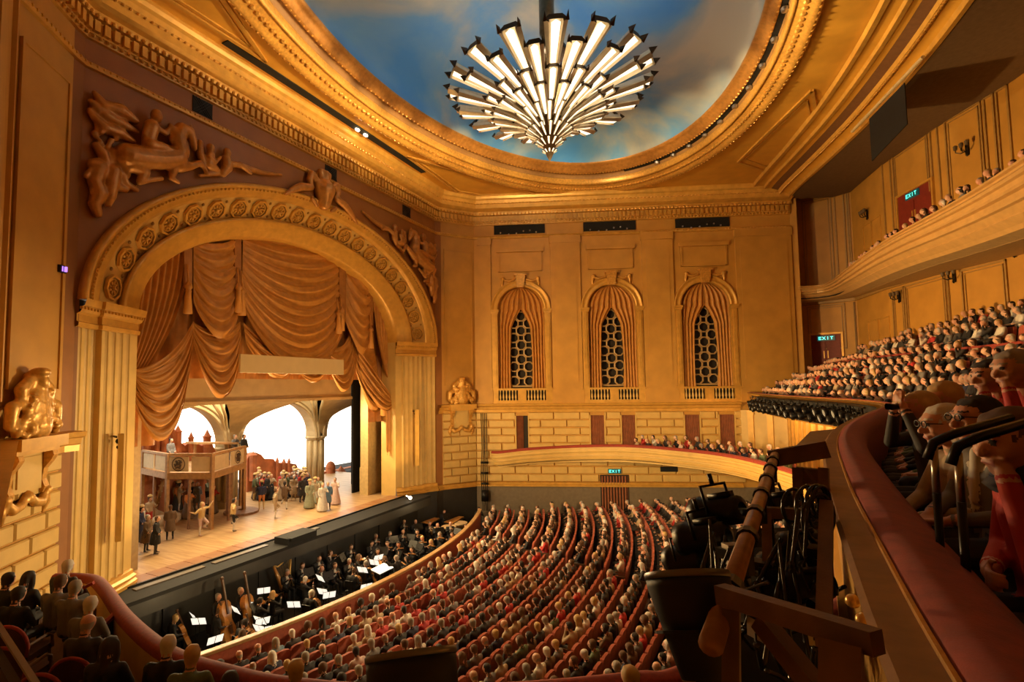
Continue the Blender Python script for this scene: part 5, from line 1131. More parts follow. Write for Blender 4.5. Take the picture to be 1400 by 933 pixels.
def crowd_stuff(name, spots, rnd, label):
    mats = [SKINS[0], SKINS[1]]+[CLO[k] for k in ('black', 'charcoal', 'grey', 'beige', 'white', 'red')]+[HAIR[k] for k in ('white-haired', 'grey-haired', 'dark-haired', 'brown-haired', 'fair-haired')]
    mb = MB()
    for P, rz in spots:
        i, c, h = pick(rnd); v, f, mi = lowmesh(AUD[i]); s = rnd.uniform(.94, 1.04); ca, sa = cos(rz)*s, sin(rz)*s
        vv = np.stack([v[:, 0]*ca-v[:, 1]*sa+P[0], v[:, 0]*sa+v[:, 1]*ca+P[1], v[:, 2]*s+P[2]], 1)
        sk = rnd.choice((0, 1)); cl = 2+rnd.choice((0, 0, 0, 1, 1, 2, 3, 4, 5)); hr = 8+rnd.choice((0, 1, 1, 2, 2, 3, 3, 4)); mp = {0: sk, 1: cl, 2: hr, 3: 3, 4: 6, 5: sk, 6: 2}
        o = len(mb.v); mb.v += list(map(tuple, vv)); mb.f += [tuple(k+o for k in q) for q in f]; mb.m += [mp[q] for q in mi]
    return tag(mb.build(name, mats, None, True), label, 'crowd', None, 'stuff')
# ------------------------------------------------------------------ stalls: seats and audience
RAILP = [(130, 785), (150, 800), (180, 840), (240, 886), (330, 913), (400, 926), (520, 935), (700, 933), (870, 918), (940, 906), (1130, 880)]
def above_rail(p):
    for (x0, y0), (x1, y1) in zip(RAILP[:-1], RAILP[1:]):
        if x0 <= p[0] <= x1: return p[1] < y0+(y1-y0)*(p[0]-x0)/(x1-x0)+14
    return False
def seat_parts():
    m = MB()                                            # facing +x
    pr = [(-.27, .34), (.27, .34), (.27, .88), (.23, .95), (.12, .985), (-.12, .985), (-.23, .95), (-.27, .88)]
    m.prism(pr, lambda p: (-.20-.12*(p[1]-.34), p[0], p[1]), lambda p: (-.29-.12*(p[1]-.34), p[0], p[1])); back = m.mesh('backrest', SEATRED)
    m = MB(); m.prism([(-.24, -.20), (.24, -.20), (.24, .20), (.18, .25), (-.18, .25), (-.24, .20)], lambda p: (p[1], p[0], .36), lambda p: (p[1], p[0], .46)); cush = m.mesh('cushion', mat('bright seat plush', (.45, .085, .035), .7, 0, .15, 10, 0, 40, .3))
    m = MB(); m.prism([(-.25, .58), (.2, .58), (.24, .61), (.2, .64), (-.25, .64)], lambda p: (p[0], .25, p[1]), lambda p: (p[0], .30, p[1])); m.xbox(-.2, .1, .26, .29, .02, .58); arm = m.mesh('armrest', SEATWOOD)
    return back, cush, arm
SB, SCU, SAR = seat_parts()
rnd = random.Random(11); spots = []
for k in range(17):
    R = R0+.95+.93*k; stepa = .565/R; n = int(.46/stepa)
    for j in range(-n, n+1):
        ph = (j+(.5 if k % 2 else 0))*stepa; x, y = row_pt(R, ph); wy = 13.16+(x+16.31)*.4197
        if y > wy-1.5 or abs(y-(5.9-(x+11.1)*.52)) < .45: continue
        z = zfl(x); p = proj((x, y, z+1.1))
        if not (-20 < p[0] < 1135 and above_rail(p)): continue
        spots.append((math.dist((x, y, z), CAM), x, y, z, ph+PI, k))
spots.sort(); NI = 300
def aisle_side(x, y): return 'between the aisle and the windows' if y > 5.9-(x+11.1)*.52 else 'on the near side of the aisle'
ROWN = ['front', 'second', 'third', 'fourth', 'fifth', 'sixth', 'seventh', 'eighth', 'ninth', 'tenth', 'eleventh', 'twelfth', 'thirteenth', 'fourteenth', 'fifteenth', 'sixteenth', 'seventeenth']
stuff = []; seatstuff = MB(); pc = 0
for i, (d, x, y, z, rz, k) in enumerate(spots):
    occ = rnd.random() < .93
    if i < NI:
        e = empty('theatre_seat', (x, y, z), 'red plush theatre seat in the %s row of stalls behind the pit rail' % ROWN[k], 'seat', 'stalls seats, %s row' % ROWN[k], rz)
        for nm, me in (('backrest', SB), ('cushion', SCU), ('armrest', SAR)):
            o = bpy.data.objects.new(nm, me); COL.objects.link(o); o.parent = e
    else:
        for me in (SB, SCU, SAR):
            mi = 1 if me is SAR else 0; vs = [(Matrix.Rotation(rz, 3, 'Z')@v.co)+Vector((x, y, z)) for v in me.vertices]; seatstuff.add(vs, [tuple(q.vertices) for q in me.polygons], mi)
    if occ:
        q = (x+.03*cos(rz), y+.03*sin(rz), z-.03)
        if pc < 108: audience(q, rz, rnd, 'in the %s stalls row' % ROWN[k], 'stalls audience, %s row' % ROWN[k]); pc += 1
        else: stuff.append((q, rz))
if seatstuff.v: tag(seatstuff.build('theatre_seats', [SEATRED, SEATWOOD]), 'distant rows of red stalls seats below the far boxes', 'seats', None, 'stuff')
if stuff: crowd_stuff('stalls_crowd', stuff, rnd, 'distant stalls audience seated towards the far wall')
print('stalls', len(spots), pc, len(stuff))
# pit rail
m = MB(); pr_ = [row_pt(R0+.12, -.30+.655*i/60) for i in range(61)]
pit_rail = struct(empty('balustrade_pit', (0, 0, 0)))
zt = -.92; mp = MB(); sweep(mp, pr_, [(-.10, zt-.10), (-.12, zt-.02), (-.10, zt), (.10, zt), (.12, zt-.02), (.10, zt-.10), (-.10, zt-.10)]); mp.build('handrail', WOOD, pit_rail)
mp = MB(); sweep(mp, pr_, [(-.04, zt-.1), (-.04, -3.3)]); sweep(mp, pr_, [(.05, zt-.1), (.05, -2.3)], 1); mp.build('parapet', [DADO, SEATRED], pit_rail)
# ------------------------------------------------------------------ dress circle audience, parapet and seats
rows = []
for k in range(9):
    off = -(.92+.88*k); z = ZD-.98+.42*k
    if k == 5: continue
    for x, y, a in walk(offset_path(DR, off), .60, .2):
        if y > 22.3-.12*k or (x > 3 and y > 21.0+.0*k): continue
        wx = float(np.interp(abs(y), [p[1] for p in BW[6::-1]], [p[0] for p in BW[6::-1]]))
        if x > wx-.6 or (x < 3.6 and y > 13.16+(x+16.31)*.4197-.75): continue
        p = proj((x, y, z+1.2)); d = math.dist((x, y, z+1.1), CAM)
        if y < -13.2 or not (1000 < p[0] < 1440 and 300 < p[1] < 900): continue
        rows.append((d, x, y, z, a+PI/2+PI, k))
rows.sort(); stuff = []; rnd = random.Random(23); sd = MB(); n2 = 0
TIER = ['first', 'second', 'third', 'fourth', 'fifth', '', 'sixth', 'seventh', 'eighth']
for d, x, y, z, a, k in rows:
    a = math.atan2(-y*.35, -18-x)
    for me in (SB,):
        vs = [(Matrix.Rotation(a, 3, 'Z')@v.co)+Vector((x, y, z)) for v in me.vertices]; sd.add(vs, [tuple(q.vertices) for q in me.polygons])
    if rnd.random() > .95: continue
    if n2 < 45: audience((x, y, z-.02), a, rnd, 'in the %s dress circle row' % TIER[k], 'dress circle audience, %s row' % TIER[k]); n2 += 1
    else: stuff.append(((x, y, z-.02), a))
tag(sd.build('dress_circle_seats', SEATRED), 'dark red dress circle seats behind the audience', 'seats', None, 'stuff')
if stuff: crowd_stuff('dress_circle_crowd', stuff, rnd, 'distant dress circle audience beside the panelled wall')
print('dress', n2, len(stuff))
mp = MB(); q5 = offset_path(DR, -(1.25+.88*4)+.25); z5 = ZD-.98+.42*5
gap = [p for p in q5 if p[1] > -8]
for seg in ([p for p in gap if p[1] > 7.6], [p for p in gap if p[1] <= 6.2]):
    if len(seg) < 2: continue
    fine_ = [(x, y) for x, y, a in walk(seg, .09)]; w_ = [(x+.05*sin(i*1.05), y) for i, (x, y) in enumerate(fine_)]
    mm = MB(); mm.add([(x, y, z5-.55) for x, y in w_]+[(x, y, z5+.62) for x, y in fine_], [(i, i+1, len(w_)+i+1, len(w_)+i) for i in range(len(w_)-1)]); sweep(mm, fine_[::4], [(-.12, z5+.58), (-.12, z5+.66), (.12, z5+.66), (.12, z5+.58)])
    tag(mm.build('draped_parapet', VELVET, None, True), 'crimson draped parapet dividing the dress circle %s' % ('near the exit door' if seg[0][1] > 8 else 'beyond the gangway'), 'parapet')
# balcony heads
rnd = random.Random(31); bstuff = []; bp = [(x, y) for x, y, a in walk(offset_path(P3, -.75), .58) if y > -1.5]
for x, y in bp:
    p = proj((x, y, ZBL+.3))
    if y > 20.3 or p[0] > 1425 or rnd.random() < .06: continue
    bstuff.append(((x+rnd.uniform(0, .1), y, ZBL-.58+rnd.uniform(-.04, .08)), math.atan2(-y*.3, -18-x)))
crowd_stuff('balcony_crowd', bstuff, rnd, 'row of audience heads along the balcony front')
# box tier audience (far)
rnd = random.Random(41); xstuff = []
CHR = MB(); CHR.prism([(-.22, .42), (.22, .42), (.22, .9), (.1, .98), (-.1, .98), (-.22, .9)], lambda p: (-.24, p[0], p[1]), lambda p: (-.29, p[0], p[1])); CHR.xbox(-.25, .2, -.22, .22, .38, .46)
for sx in (-.23, .17):
    for sy in (-.2, .16): CHR.xbox(sx, sx+.04, sy, sy+.04, 0, .4)
CHM = CHR.mesh('box_chair', [SEATRED])
bxf = catmull(BXF, 6); pts2 = [(p[0], p[1]) for p in bxf]
for r_, off in enumerate((-.85, -1.6)):
    for x, y, a in walk(offset_path(pts2, off), .68, .3):
        wy = 13.16+(x+16.31)*.4197
        if x < -14.4 or x > 1.9 or y > wy-.75: continue
        if r_ == 0 and x < -6.5 and rnd.random() < .42: continue
        if r_ == 1 and (x < -7.5 or rnd.random() < .15): continue
        zz = min(bxf, key=lambda p: (p[0]-x)**2+(p[1]-y)**2)[2]-.95+.18*r_; rz = math.atan2(-y*.5, -20-x)
        q = (x, y, zz-.02)
        o = inst(CHM, 'box_chair', (x, y, zz), rz); tag(o, 'red box chair in the %s row of the far box tier' % ('front' if r_ == 0 else 'rear'), 'chair', 'far box chairs, %s row' % ('front' if r_ == 0 else 'rear'))
        if r_: xstuff.append((q, rz)); continue
        audience(q, rz, rnd, 'in the %s far box row' % ('front' if r_ == 0 else 'rear'), 'far box audience, %s row' % ('front' if r_ == 0 else 'rear'))
crowd_stuff('box_crowd', xstuff, rnd, 'rear row of audience in the far boxes')
# ------------------------------------------------------------------ near boxes: people seen from behind, box chairs, dividers
NEARP = [((8, 792), 'dark-haired', 'black', 'short', 'dark-haired person in black at the wall end of the near box'), ((36, 790), 'dark-haired', 'black', 'long', 'woman with long dark hair turned towards the stage in the near box'),
    ((90, 774), 'white-haired', 'charcoal', 'short', 'white-haired person closest to the near fluted pilaster'), ((80, 795), 'brown-haired', 'grey', 'short', 'brown-haired person in grey beside the red box rail'),
    ((100, 803), 'grey-haired', 'grey', 'short', 'grey-haired man in a grey jacket by the red box rail'), ((121, 826), 'white-haired', 'grey', 'short', 'white-haired woman in grey leaning forward at the box rail'),
    ((117, 852), 'bald', 'charcoal', 'bald', 'bald man in charcoal beside the box divider'), ((148, 884), 'dark-haired', 'black', 'long', 'woman with long curly dark hair in black at the box divider'),
    ((228, 882), 'white-haired', 'black', 'short', 'white-haired man in a black jacket at the curved red rail'), ((261, 896), 'fair-haired', 'charcoal', 'short', 'fair-haired man in a dark green jacket at the curved red rail'),
    ((404, 917), 'fair-haired', 'black', 'short', 'fair-haired person rising above the red box rail over the stalls'), ((313, 934), 'dark-haired', 'black', 'short', 'dark-haired person low behind the box rail'),
    ((866, 926), 'fair-haired', 'beige', 'short', 'fair-haired person beside the lighting rig below the box rail'), ((946, 914), 'fair-haired', 'black', 'bob', 'fair-haired woman with an earring below the lighting rig'),
    ((22, 812), 'dark-haired', 'black', 'short', 'dark-haired person in black between chairs in the near box')]
NM = {}
for p, h, c, hs, lab in NEARP:
    key = hs
    if key not in NM: NM[key] = seated('lap', hs, .05, .05, .02, False, .02, .6)
    P = pz(p, H-3.42); rz = math.atan2(4-P[1], -21-P[0])
    inst(NM[key], 'person', (P[0], P[1], H-3.42-1.25), rz, [SKINS[1], CLO['green'] if 'green' in lab else CLO[c], HAIR[h] if h != 'bald' else HAIR['grey-haired'], CLO['charcoal'], WHITE], 1.0, lab, 'person')
def big_chair(P, rz, lab):
    root = empty('box_armchair', P, lab, 'chair', None, rz)
    n = 14; m = MB(); prf = [(-.30*cos(PI*i/n)*1.0, .62+.34*sin(PI*i/n)) for i in range(n+1)]
    m.prism([(-.30, .45)]+prf+[(.30, .45)], lambda q: (-.27-.10*(q[1]-.45), q[0], q[1]), lambda q: (-.33-.10*(q[1]-.45), q[0], q[1])); m.build('backrest', mat('dark chair plush', (.06, .02, .015), .8), root, local=True)
    m = MB(); m.tube([(-.36, -.31, .5)]+[(-.30-.10*(z-.45), y*1.03, z+.02) for y, z in prf]+[(-.36, .31, .5)], .028, 6); m.build('back_trim', VELVET, root, True, True)
    m = MB(); m.box((0, 0, .43), (.56, .56, .1)); m.build('seat', mat('dark chair plush', (.06, .02, .015)), root, local=True)
    for sx in (-.24, .24):
        for sy in (-.24, .24): m = MB(); m.tube([(sx, sy, 0), (sx, sy, .4)], .025, 6); m.build('leg', SEATWOOD, root, local=True)
    for sy in (-.3, .3): m = MB(); m.tube([(-.3, sy, .66), (.1, sy, .66), (.2, sy, .6), (.2, sy, .42)], .025, 6); m.build('arm', SEATWOOD, root, local=True)
for p, lab in (((35, 845), 'box armchair with a red trimmed curved back behind the grey haired pair'), ((78, 905), 'empty box armchair with a red trimmed curved back in the near box'), ((30, 872), 'box armchair with red trim at the wall end of the near box'), ((118, 885), 'box armchair holding the bald man by the divider'), ((140, 925), 'box armchair beside the woman with curly hair')):
    P = pz(p, H-3.75); big_chair((P[0], P[1], H-4.72), math.atan2(4-P[1], -21-P[0]), lab)
for p0, p1, lab in (((162, 835), (128, 868), 'low red topped divider between near boxes by the bald man'), ((128, 797), (108, 808), 'low red topped divider between near boxes by the pilaster')):
    a = pz(p0, H-4.15); b_ = pz(p1, H-4.3); m = MB(); m.bar(a, b_, .09, .06); d_ = tag(m.build('box_divider', VELVET), lab, 'partition')
    m = MB(); m.bar(a-np.array([0, 0, .4]), b_-np.array([0, 0, .4]), .05, .8); m.build('panel', mat('dark chair plush', (.06, .02, .015)), d_)
a = pdist((-6, 850), 3.2); b_ = pdist((52, 940), 2.6); m = MB(); m.bar(a-np.array([0.03, .03, .52]), b_-np.array([.03, .03, .52]), .03, 1.0)
sp_ = tag(m.build('side_partition', mat('dark partition', (.045, .03, .02), .6)), 'pale edged sloping partition in front of the near boxes', 'partition')
m = MB(); m.bar(a, b_, .02, .012); m.build('edge', mat('pale partition edge', (.34, .28, .2), .6), sp_)
# ------------------------------------------------------------------ dress circle foreground people
def near_person(lab, P, rz, arms, hair, cl, hr, yaw=0, pitch=0, lean=0, glasses=False, fat=1.0, scarf=None, sc=1.0, skin=SKINS[1]):
    me = seated(arms, hair, yaw, pitch, lean, cl == 'greysuit', .0095, .6, True, True, 'person', fat)
    mats = [skin, CLO['grey'] if cl == 'greysuit' else CLO[cl], HAIR[hr], CLO['charcoal'], WHITE]
    o = inst(me, 'person', P, rz, mats, sc, lab, 'person')
    hd = Vector((.035+lean*1.4, 0, 1.22)); M = Matrix.Rotation(yaw, 3, 'Z')@Matrix.Rotation(pitch, 3, 'Y')
    if glasses:
        m = MB()
        for q in (-1, 1):
            c = Vector((.122, q*.037, .02)); m.tube([M@(c+Vector((0, .026*cos(t), .02*sin(t))))+hd for t in [2*PI*i/12 for i in range(13)]], .0035, 6); m.tube([M@(c+Vector((0, q*.026, .005)))+hd, M@Vector((0, q*.10, .02))+hd], .003, 5)
        m.tube([M@Vector((.122, -.01, .02))+hd, M@Vector((.122, .01, .02))+hd], .003, 5)
        g = m.build('glasses', IRON, o, local=True)
    if scarf:
        m = MB()
        for k in range(3): m.lathe([(.075+.012*k, -.03), (.10+.015*k, 0), (.08+.012*k, .03)], 14, (-.02+lean*1.3+.01*k, 0, 1.12-.035*k))
        m.build('scarf', CLO[scarf], o, True, True)
    if arms == 'bino':
        m = MB()
        for q in (-1, 1): m.lathe([(.016, 0), (.02, .03), (.026, .09), (.026, .10)], 10, hd+Vector((.11, q*.028, .015)), 0, Matrix.Rotation(PI/2, 3, 'Y'))
        g = m.build('opera_glasses', IRON); g.parent = None; g.location = P; g.rotation_euler = (0, 0, rz); tag(g, 'small black opera glasses held up in the dress circle', 'binoculars')
    return o
def at(p, d): return pdist(p, d)
FG = [((1380, 604), 3.1, 'woman with light brown bob in red leaning her chin on her hand', 'chin', 'bob', 'red', 'brown-haired', .25, .12, .08, False, 'navy'),
    ((1336, 574), 4.2, 'dark-haired man in glasses and a grey suit beside the handrail', 'lap', 'short', 'greysuit', 'dark-haired', .1, 0, 0, True, None),
    ((1290, 582), 4.5, 'white-haired woman in glasses next to the man in the grey suit', 'lap', 'bob', 'beige', 'white-haired', .0, .05, 0, True, None),
    ((1290, 545), 5.8, 'fair-haired woman leaning forward with her hand at her mouth', 'chin', 'bob', 'beige', 'fair-haired', .1, .25, .1, False, None),
    ((1256, 558), 5.6, 'fair-haired woman holding up opera glasses at the rail', 'bino', 'bob', 'charcoal', 'fair-haired', .0, .0, .05, False, None),
    ((1385, 505), 5.2, 'ruddy person in maroon resting a cheek on a raised arm', 'chin', 'short', 'red', 'grey-haired', .2, .1, .05, False, None),
    ((1352, 515), 6.0, 'dark-haired person in maroon resting chin on hand', 'chin', 'short', 'red', 'dark-haired', .2, .1, .05, False, None)]
for p, d, lab, arms, hair, cl, hr, yaw, pitch, lean, gl, sc_ in FG:
    P = at(p, d); rz = 3.38; hx = .035+lean*1.4
    near_person(lab, (P[0]-hx*cos(rz), P[1]-hx*sin(rz), P[2]-1.225), rz, arms, hair, cl, hr, yaw, pitch, lean, gl, 1.0, sc_)
# gangway handrails
for p0, p1, lab in (((1278, 632), 2.6, 'slim steel gangway post with a black handrail below the glasses wearers'), ((1311, 640), 2.4, 'slim steel gangway post with a black handrail beside the woman in red')):
    q = at(p0, p1)-np.array([0, 0, .05]); root = empty('handrail', (q[0], q[1], q[2]-.45), lab, 'handrail'); m = MB(); m.tube([(q[0], q[1], q[2]-.06), (q[0], q[1], q[2]+.10)], .012, 8); m.build('post', STEEL, root, True); m = MB(); m.tube([(q[0], q[1], q[2]-.45), (q[0], q[1], q[2]-.06)], .013, 8); m.build('lower_post', IRON, root, True)
    e_ = Vector(q)+Vector((.30, .28, .20)); m = MB(); m.tube([Vector(q)+Vector((-.02, 0, .06)), Vector(q)+Vector((0, 0, .12)), Vector(q)+Vector((.06, .02, .15)), e_], .016, 8); m.build('grip', IRON, root, True)
    m = MB(); m.ball((q[0], q[1], q[2]-.14), .010, 8, 6); m.build('foot_lamp', LAMPW, root)
# ------------------------------------------------------------------ orchestra pit
def zz(x, y): return (180+x/2.917, 660+y/2.917)
MUS = [(160, 540, 'cello'), (340, 452, 'bass'), (335, 512, 'cello'), (440, 560, 'cello'), (440, 596, 'violin'), (510, 468, 'violin'), (430, 428, 'bass'), (617, 352, 'wind'), (678, 325, 'wind'), (745, 298, 'wind'), (790, 276, 'violin'), (872, 252, 'wind'), (755, 338, 'wind'), (808, 325, 'wind'), (690, 382, 'violin'), (865, 308, 'wind'), (955, 238, 'wind'), (972, 210, 'wind'), (1028, 200, 'wind'), (1085, 152, 'wind'), (1130, 152, 'wind'), (1080, 192, 'wind'), (1140, 192, 'violin'), (1187, 160, 'wind'), (1218, 166, 'wind'), (1270, 160, 'wind'), (1245, 112, 'wind'), (1384, 102, 'wind'), (1020, 240, 'violin'), (980, 268, 'violin'), (930, 322, 'cello'), (1065, 242, 'violin'), (1120, 262, 'violin'), (905, 292, 'violin'), (1195, 232, 'violin'), (1230, 202, 'violin'), (1160, 218, 'violin'), (710, 442, 'cello'), (880, 352, 'cello'), (1280, 204, 'violin'), (1335, 172, 'violin'), (560, 440, 'violin'), (1010, 300, 'violin'), (1100, 300, 'violin')]
MM = {'wind': [seated('wind', 'short', 0, .15, .03, True), seated('wind', 'bald', 0, .15, .03, True)], 'violin': [seated('play', 'short', .3, .1, 0, True), seated('play', 'long', .3, .1, 0, False)], 'cello': [seated('rest', 'short', 0, .15, .08, False), seated('rest', 'bob', 0, .15, .08, False)], 'bass': [standing('man', 'short', 2)]}
PITZ = -2.45; GLOWWOOD = mat('varnished spruce', (.50, .22, .05), .3, 0, .2, 6, coat=.5)
def fiddle(s):
    pr = [(.0, -.5), (.10, -.48), (.145, -.40), (.15, -.30), (.10, -.2), (.085, -.14), (.10, -.06), (.12, 0), (.115, .08), (.07, .14), (0, .155)]
    o = [(x, z) for x, z in pr]+[(-x, z) for x, z in pr[-2:0:-1]]
    body = MB(); body.prism([(x*s, z*s) for x, z in o], lambda p: (.02*s, p[0], p[1]), lambda p: (-.07*s if s > 1.5 else -.035*s, p[0], p[1]))
    neck = MB(); neck.bar((.03*s, 0, -.05*s), (.02*s, 0, .48*s), .035*s, .025*s, (1, 0, 0)); neck.ball((.02*s, 0, .5*s), .03*s, 6, 5); neck.bar((.045*s, 0, -.35*s), (.045*s, 0, -.22*s), .06*s, .01*s, (1, 0, 0)); neck.box((.03*s, 0, -.2*s), (.03*s, .07*s, .01*s))
    return body.mesh('body', GLOWWOOD), neck.mesh('neck', SEATWOOD)
VI, CE, BA = fiddle(.62), fiddle(1.55), fiddle(2.3)
def instrument(kind, M4, lab, grp):
    bm2, nk2 = {'violin': VI, 'cello': CE, 'bass': BA}[kind]; root = empty({'bass': 'double_bass'}.get(kind, kind), (0, 0, 0), lab, 'instrument', grp); root.matrix_world = M4
    for nm, me in (('body', bm2), ('neck', nk2)):
        o = bpy.data.objects.new(nm, me); COL.objects.link(o); o.parent = root
    return root
def stand_meshes():
    d = MB(); d.box((0, 0, 1.08), (.02, .5, .36), 0, 0, Matrix.Rotation(-.5, 3, 'Y')); 
    s = MB(); 
    for q in (-1, 1): s.add([Matrix.Rotation(-.5, 3, 'Y')@Vector((x, y, z))+Vector((.0, 0, 1.09)) for x, y, z in ((-.016, q*.01, -.15), (-.016, q*.24, -.15), (-.016, q*.24, .17), (-.016, q*.01, .17))], [(0, 1, 2, 3)])
    p = MB(); p.tube([(.05, 0, .02), (.05, 0, 1.05)], .014, 6)
    for a in (0, 2.1, 4.2): p.tube([(.05, 0, .15), (.05+.26*cos(a), .26*sin(a), .01)], .01, 5)
    return d.mesh('desk', IRON), s.mesh('sheet_music', PAPER), p.mesh('pole', IRON)
STD = stand_meshes(); rnd = random.Random(5); cond = zz(1060, 296)
cP = pz(zz(985, 390), PITZ+.1)
PCH = MB(); PCH.xbox(-.22, .2, -.22, .22, .42, .47); PCH.xbox(-.24, -.2, -.2, .2, .6, .9)
for sx in (-.2, .16):
    for sy in (-.2, .16): PCH.xbox(sx, sx+.03, sy, sy+.03, 0, .43)
PCHM = PCH.mesh('pit_chair', IRON)
INSN = {'wind': 'black playing a wind instrument', 'violin': 'black with a raised violin', 'cello': 'black seated at a cello', 'bass': 'black standing with a double bass'}
PITLBL = lambda x: 'by the harp end' if x < 560 else ('near the conductor' if x < 1000 else 'by the timpani end')
for i, (x, y, kd) in enumerate(MUS):
    hz = PITZ+(1.27 if kd != 'bass' else 1.62); P = pz(zz(x, y), hz); rz = math.atan2(cP[1]-P[1], cP[0]-P[0]) if kd not in ('bass',) else .3
    if kd in ('wind',): rz = math.atan2(-2-P[1]*.3, -11-P[0])
    h = rnd.choice(['dark-haired', 'brown-haired', 'grey-haired', 'dark-haired', 'fair-haired', 'white-haired']); me = rnd.choice(MM[kd]); base = Vector((P[0], P[1], PITZ))
    inst(me, 'person', base, rz, [SKINS[rnd.choice((0, 1, 0))], CLO['black'], HAIR[h], CLO['black'], WHITE], 1, '%s musician in %s in the pit %s' % (h, INSN[kd], PITLBL(x)), 'person', 'pit %s players, %s, %s' % (kd, h, PITLBL(x)))
    if kd != 'bass': inst(PCHM, 'pit_chair', base, rz, None, 1, 'black pit chair under a musician '+PITLBL(x), 'chair', 'pit chairs '+PITLBL(x))
    RZ = Matrix.Translation(base)@Matrix.Rotation(rz, 4, 'Z')
    if kd == 'violin': instrument('violin', RZ@Matrix.Translation((.22, .12, 1.06))@Matrix.Rotation(-.35, 4, 'Z')@Matrix.Rotation(1.35, 4, 'Y')@Matrix.Rotation(.5, 4, 'Z'), 'varnished violin held by a musician '+PITLBL(x), 'violins '+PITLBL(x))
    if kd == 'cello': instrument('cello', RZ@Matrix.Translation((.38, -.05, .75))@Matrix.Rotation(-.35, 4, 'Y'), 'amber varnished cello leaning on a musician '+PITLBL(x), 'cellos '+PITLBL(x))
    if kd == 'bass': instrument('bass', RZ@Matrix.Translation((.45, -.1, 1.15))@Matrix.Rotation(-.2, 4, 'Y'), 'large double bass against the dark pit wall', 'double basses')
    if kd == 'wind':
        m = MB(); m.tube([(.30, 0, 1.10), (.50, 0, .80)], [.012, .02], 8); m.lathe([(.02, 0), (.045, .07)], 8, (.50, 0, .80), 0, Matrix.Rotation(2.6, 3, 'Y')); o = m.build('wind_instrument', CHMET if i % 2 else IRON, None, True); o.matrix_world = RZ; tag(o, 'slim wind instrument in the hands of a pit musician '+PITLBL(x), 'instrument', 'wind instruments '+PITLBL(x))
    if i % 2 == 0 or kd == 'cello':
        e = empty('music_stand', RZ@Vector((.72, -.08, 0)), 'black music stand with lit pages before a musician '+PITLBL(x), 'music stand', 'music stands '+PITLBL(x), rz)
        for nm, me in zip(('desk', 'sheet_music', 'pole'), STD): o = bpy.data.objects.new(nm, me); COL.objects.link(o); o.parent = e
# bright stands seen face on near the rail
for x, y in ((268, 552), (333, 625), (466, 488), (527, 430), (522, 552), (647, 485), (788, 447), (935, 415), (560, 582)):
    P = pz(zz(x, y), PITZ+1.1); rz = math.atan2(CAM[1]-P[1], CAM[0]-P[0])+PI+rnd.uniform(-.4, .4); e = empty('music_stand', (P[0], P[1], PITZ), 'music stand with bright white pages turned towards the near boxes', 'music stand', 'bright music stands', rz)
    for nm, me in zip(('desk', 'sheet_music', 'pole'), STD): o = bpy.data.objects.new(nm, me); COL.objects.link(o); o.parent = e
# conductor and desk
P = pz(zz(1060, 296), PITZ+1.95); me = standing('coat', 'short', 3); inst(me, 'person', (P[0], P[1], PITZ+.3), PI, [SKINS[0], CLO['black'], HAIR['grey-haired'], CLO['black'], WHITE], 1, 'grey-haired conductor in black standing at the white score desk', 'person')
m = MB(); m.xbox(P[0]-.5, P[0]+.5, P[1]-.6, P[1]+.6, PITZ, PITZ+.3); tag(m.build('podium', IRON), 'black conductor podium in the pit', 'podium')
C_ = [pz(zz(*q), PITZ+1.35) for q in ((955, 345), (1005, 320), (1045, 335), (990, 362))]; c0 = sum(C_)/4
root = empty('score_desk', (c0[0], c0[1], PITZ), 'conductor desk with a large white lit score', 'music stand')
m = MB(); m.prism([(p[0], p[1]) for p in C_], lambda q: (q[0], q[1], PITZ+1.30), lambda q: (q[0], q[1], PITZ+1.34)); m.build('score', PAPER, root)
m = MB(); m.prism([(c0[0]+(p[0]-c0[0])*1.06, c0[1]+(p[1]-c0[1])*1.06) for p in C_], lambda q: (q[0], q[1], PITZ+1.26), lambda q: (q[0], q[1], PITZ+1.30)); m.tube([(c0[0], c0[1], PITZ), (c0[0], c0[1], PITZ+1.27)], .04, 8); m.build('stand', IRON, root)
# timpani and percussion table
for k, (x, y) in enumerate(((1215, 185), (1265, 175), (1310, 160))):
    P = pz(zz(x, y), PITZ+.85); root = empty('timpani', (P[0], P[1], PITZ), ['timpani drum with a copper bowl beside the pit rail', 'timpani drum with a copper bowl between two others', 'timpani drum with a copper bowl closest to the splay wall'][k], 'drum', 'timpani')
    m = MB(); m.lathe([(.1, .2), (.3, .35), (.42, .6), (.44, .82)], 18, (P[0], P[1], PITZ)); m.build('bowl', mat('copper bowl', (.5, .24, .09), .3, .8), root, True)
    m = MB(); m.lathe([(0, .86), (.44, .86), (.46, .84), (.46, .78)], 18, (P[0], P[1], PITZ)); m.build('head', mat('drum skin', (.55, .38, .2), .6), root)
    m = MB(); m.tube([(P[0], P[1], PITZ), (P[0], P[1], PITZ+.3)], .12, 8); m.build('stand', IRON, root)
for x, y, w_, lab in ((1195, 152, 1.4, 'wooden marimba table beside the far pit players'), (1290, 148, 1.7, 'long wooden xylophone by the splay wall')):
    P = pz(zz(x, y), PITZ+.9); root = empty('mallet_instrument', (P[0], P[1], PITZ), lab, 'instrument')
    for q in range(10): m = MB(); yy = P[1]-w_/2+w_*(q+.5)/10; m.xbox(P[0]-.32+.015*q, P[0]+.32-.015*q, yy-w_*.042, yy+w_*.042, PITZ+.88, PITZ+.92); m.build('key', GLOWWOOD, root)
    m = MB(); m.xbox(P[0]-.3, P[0]+.3, P[1]-w_/2, P[1]+w_/2, PITZ+.78, PITZ+.86)
    for sy in (-1, 1): m.xbox(P[0]-.25, P[0]+.25, P[1]+sy*w_*.42-.03, P[1]+sy*w_*.42+.03, PITZ, PITZ+.8)
    m.build('frame', IRON, root)
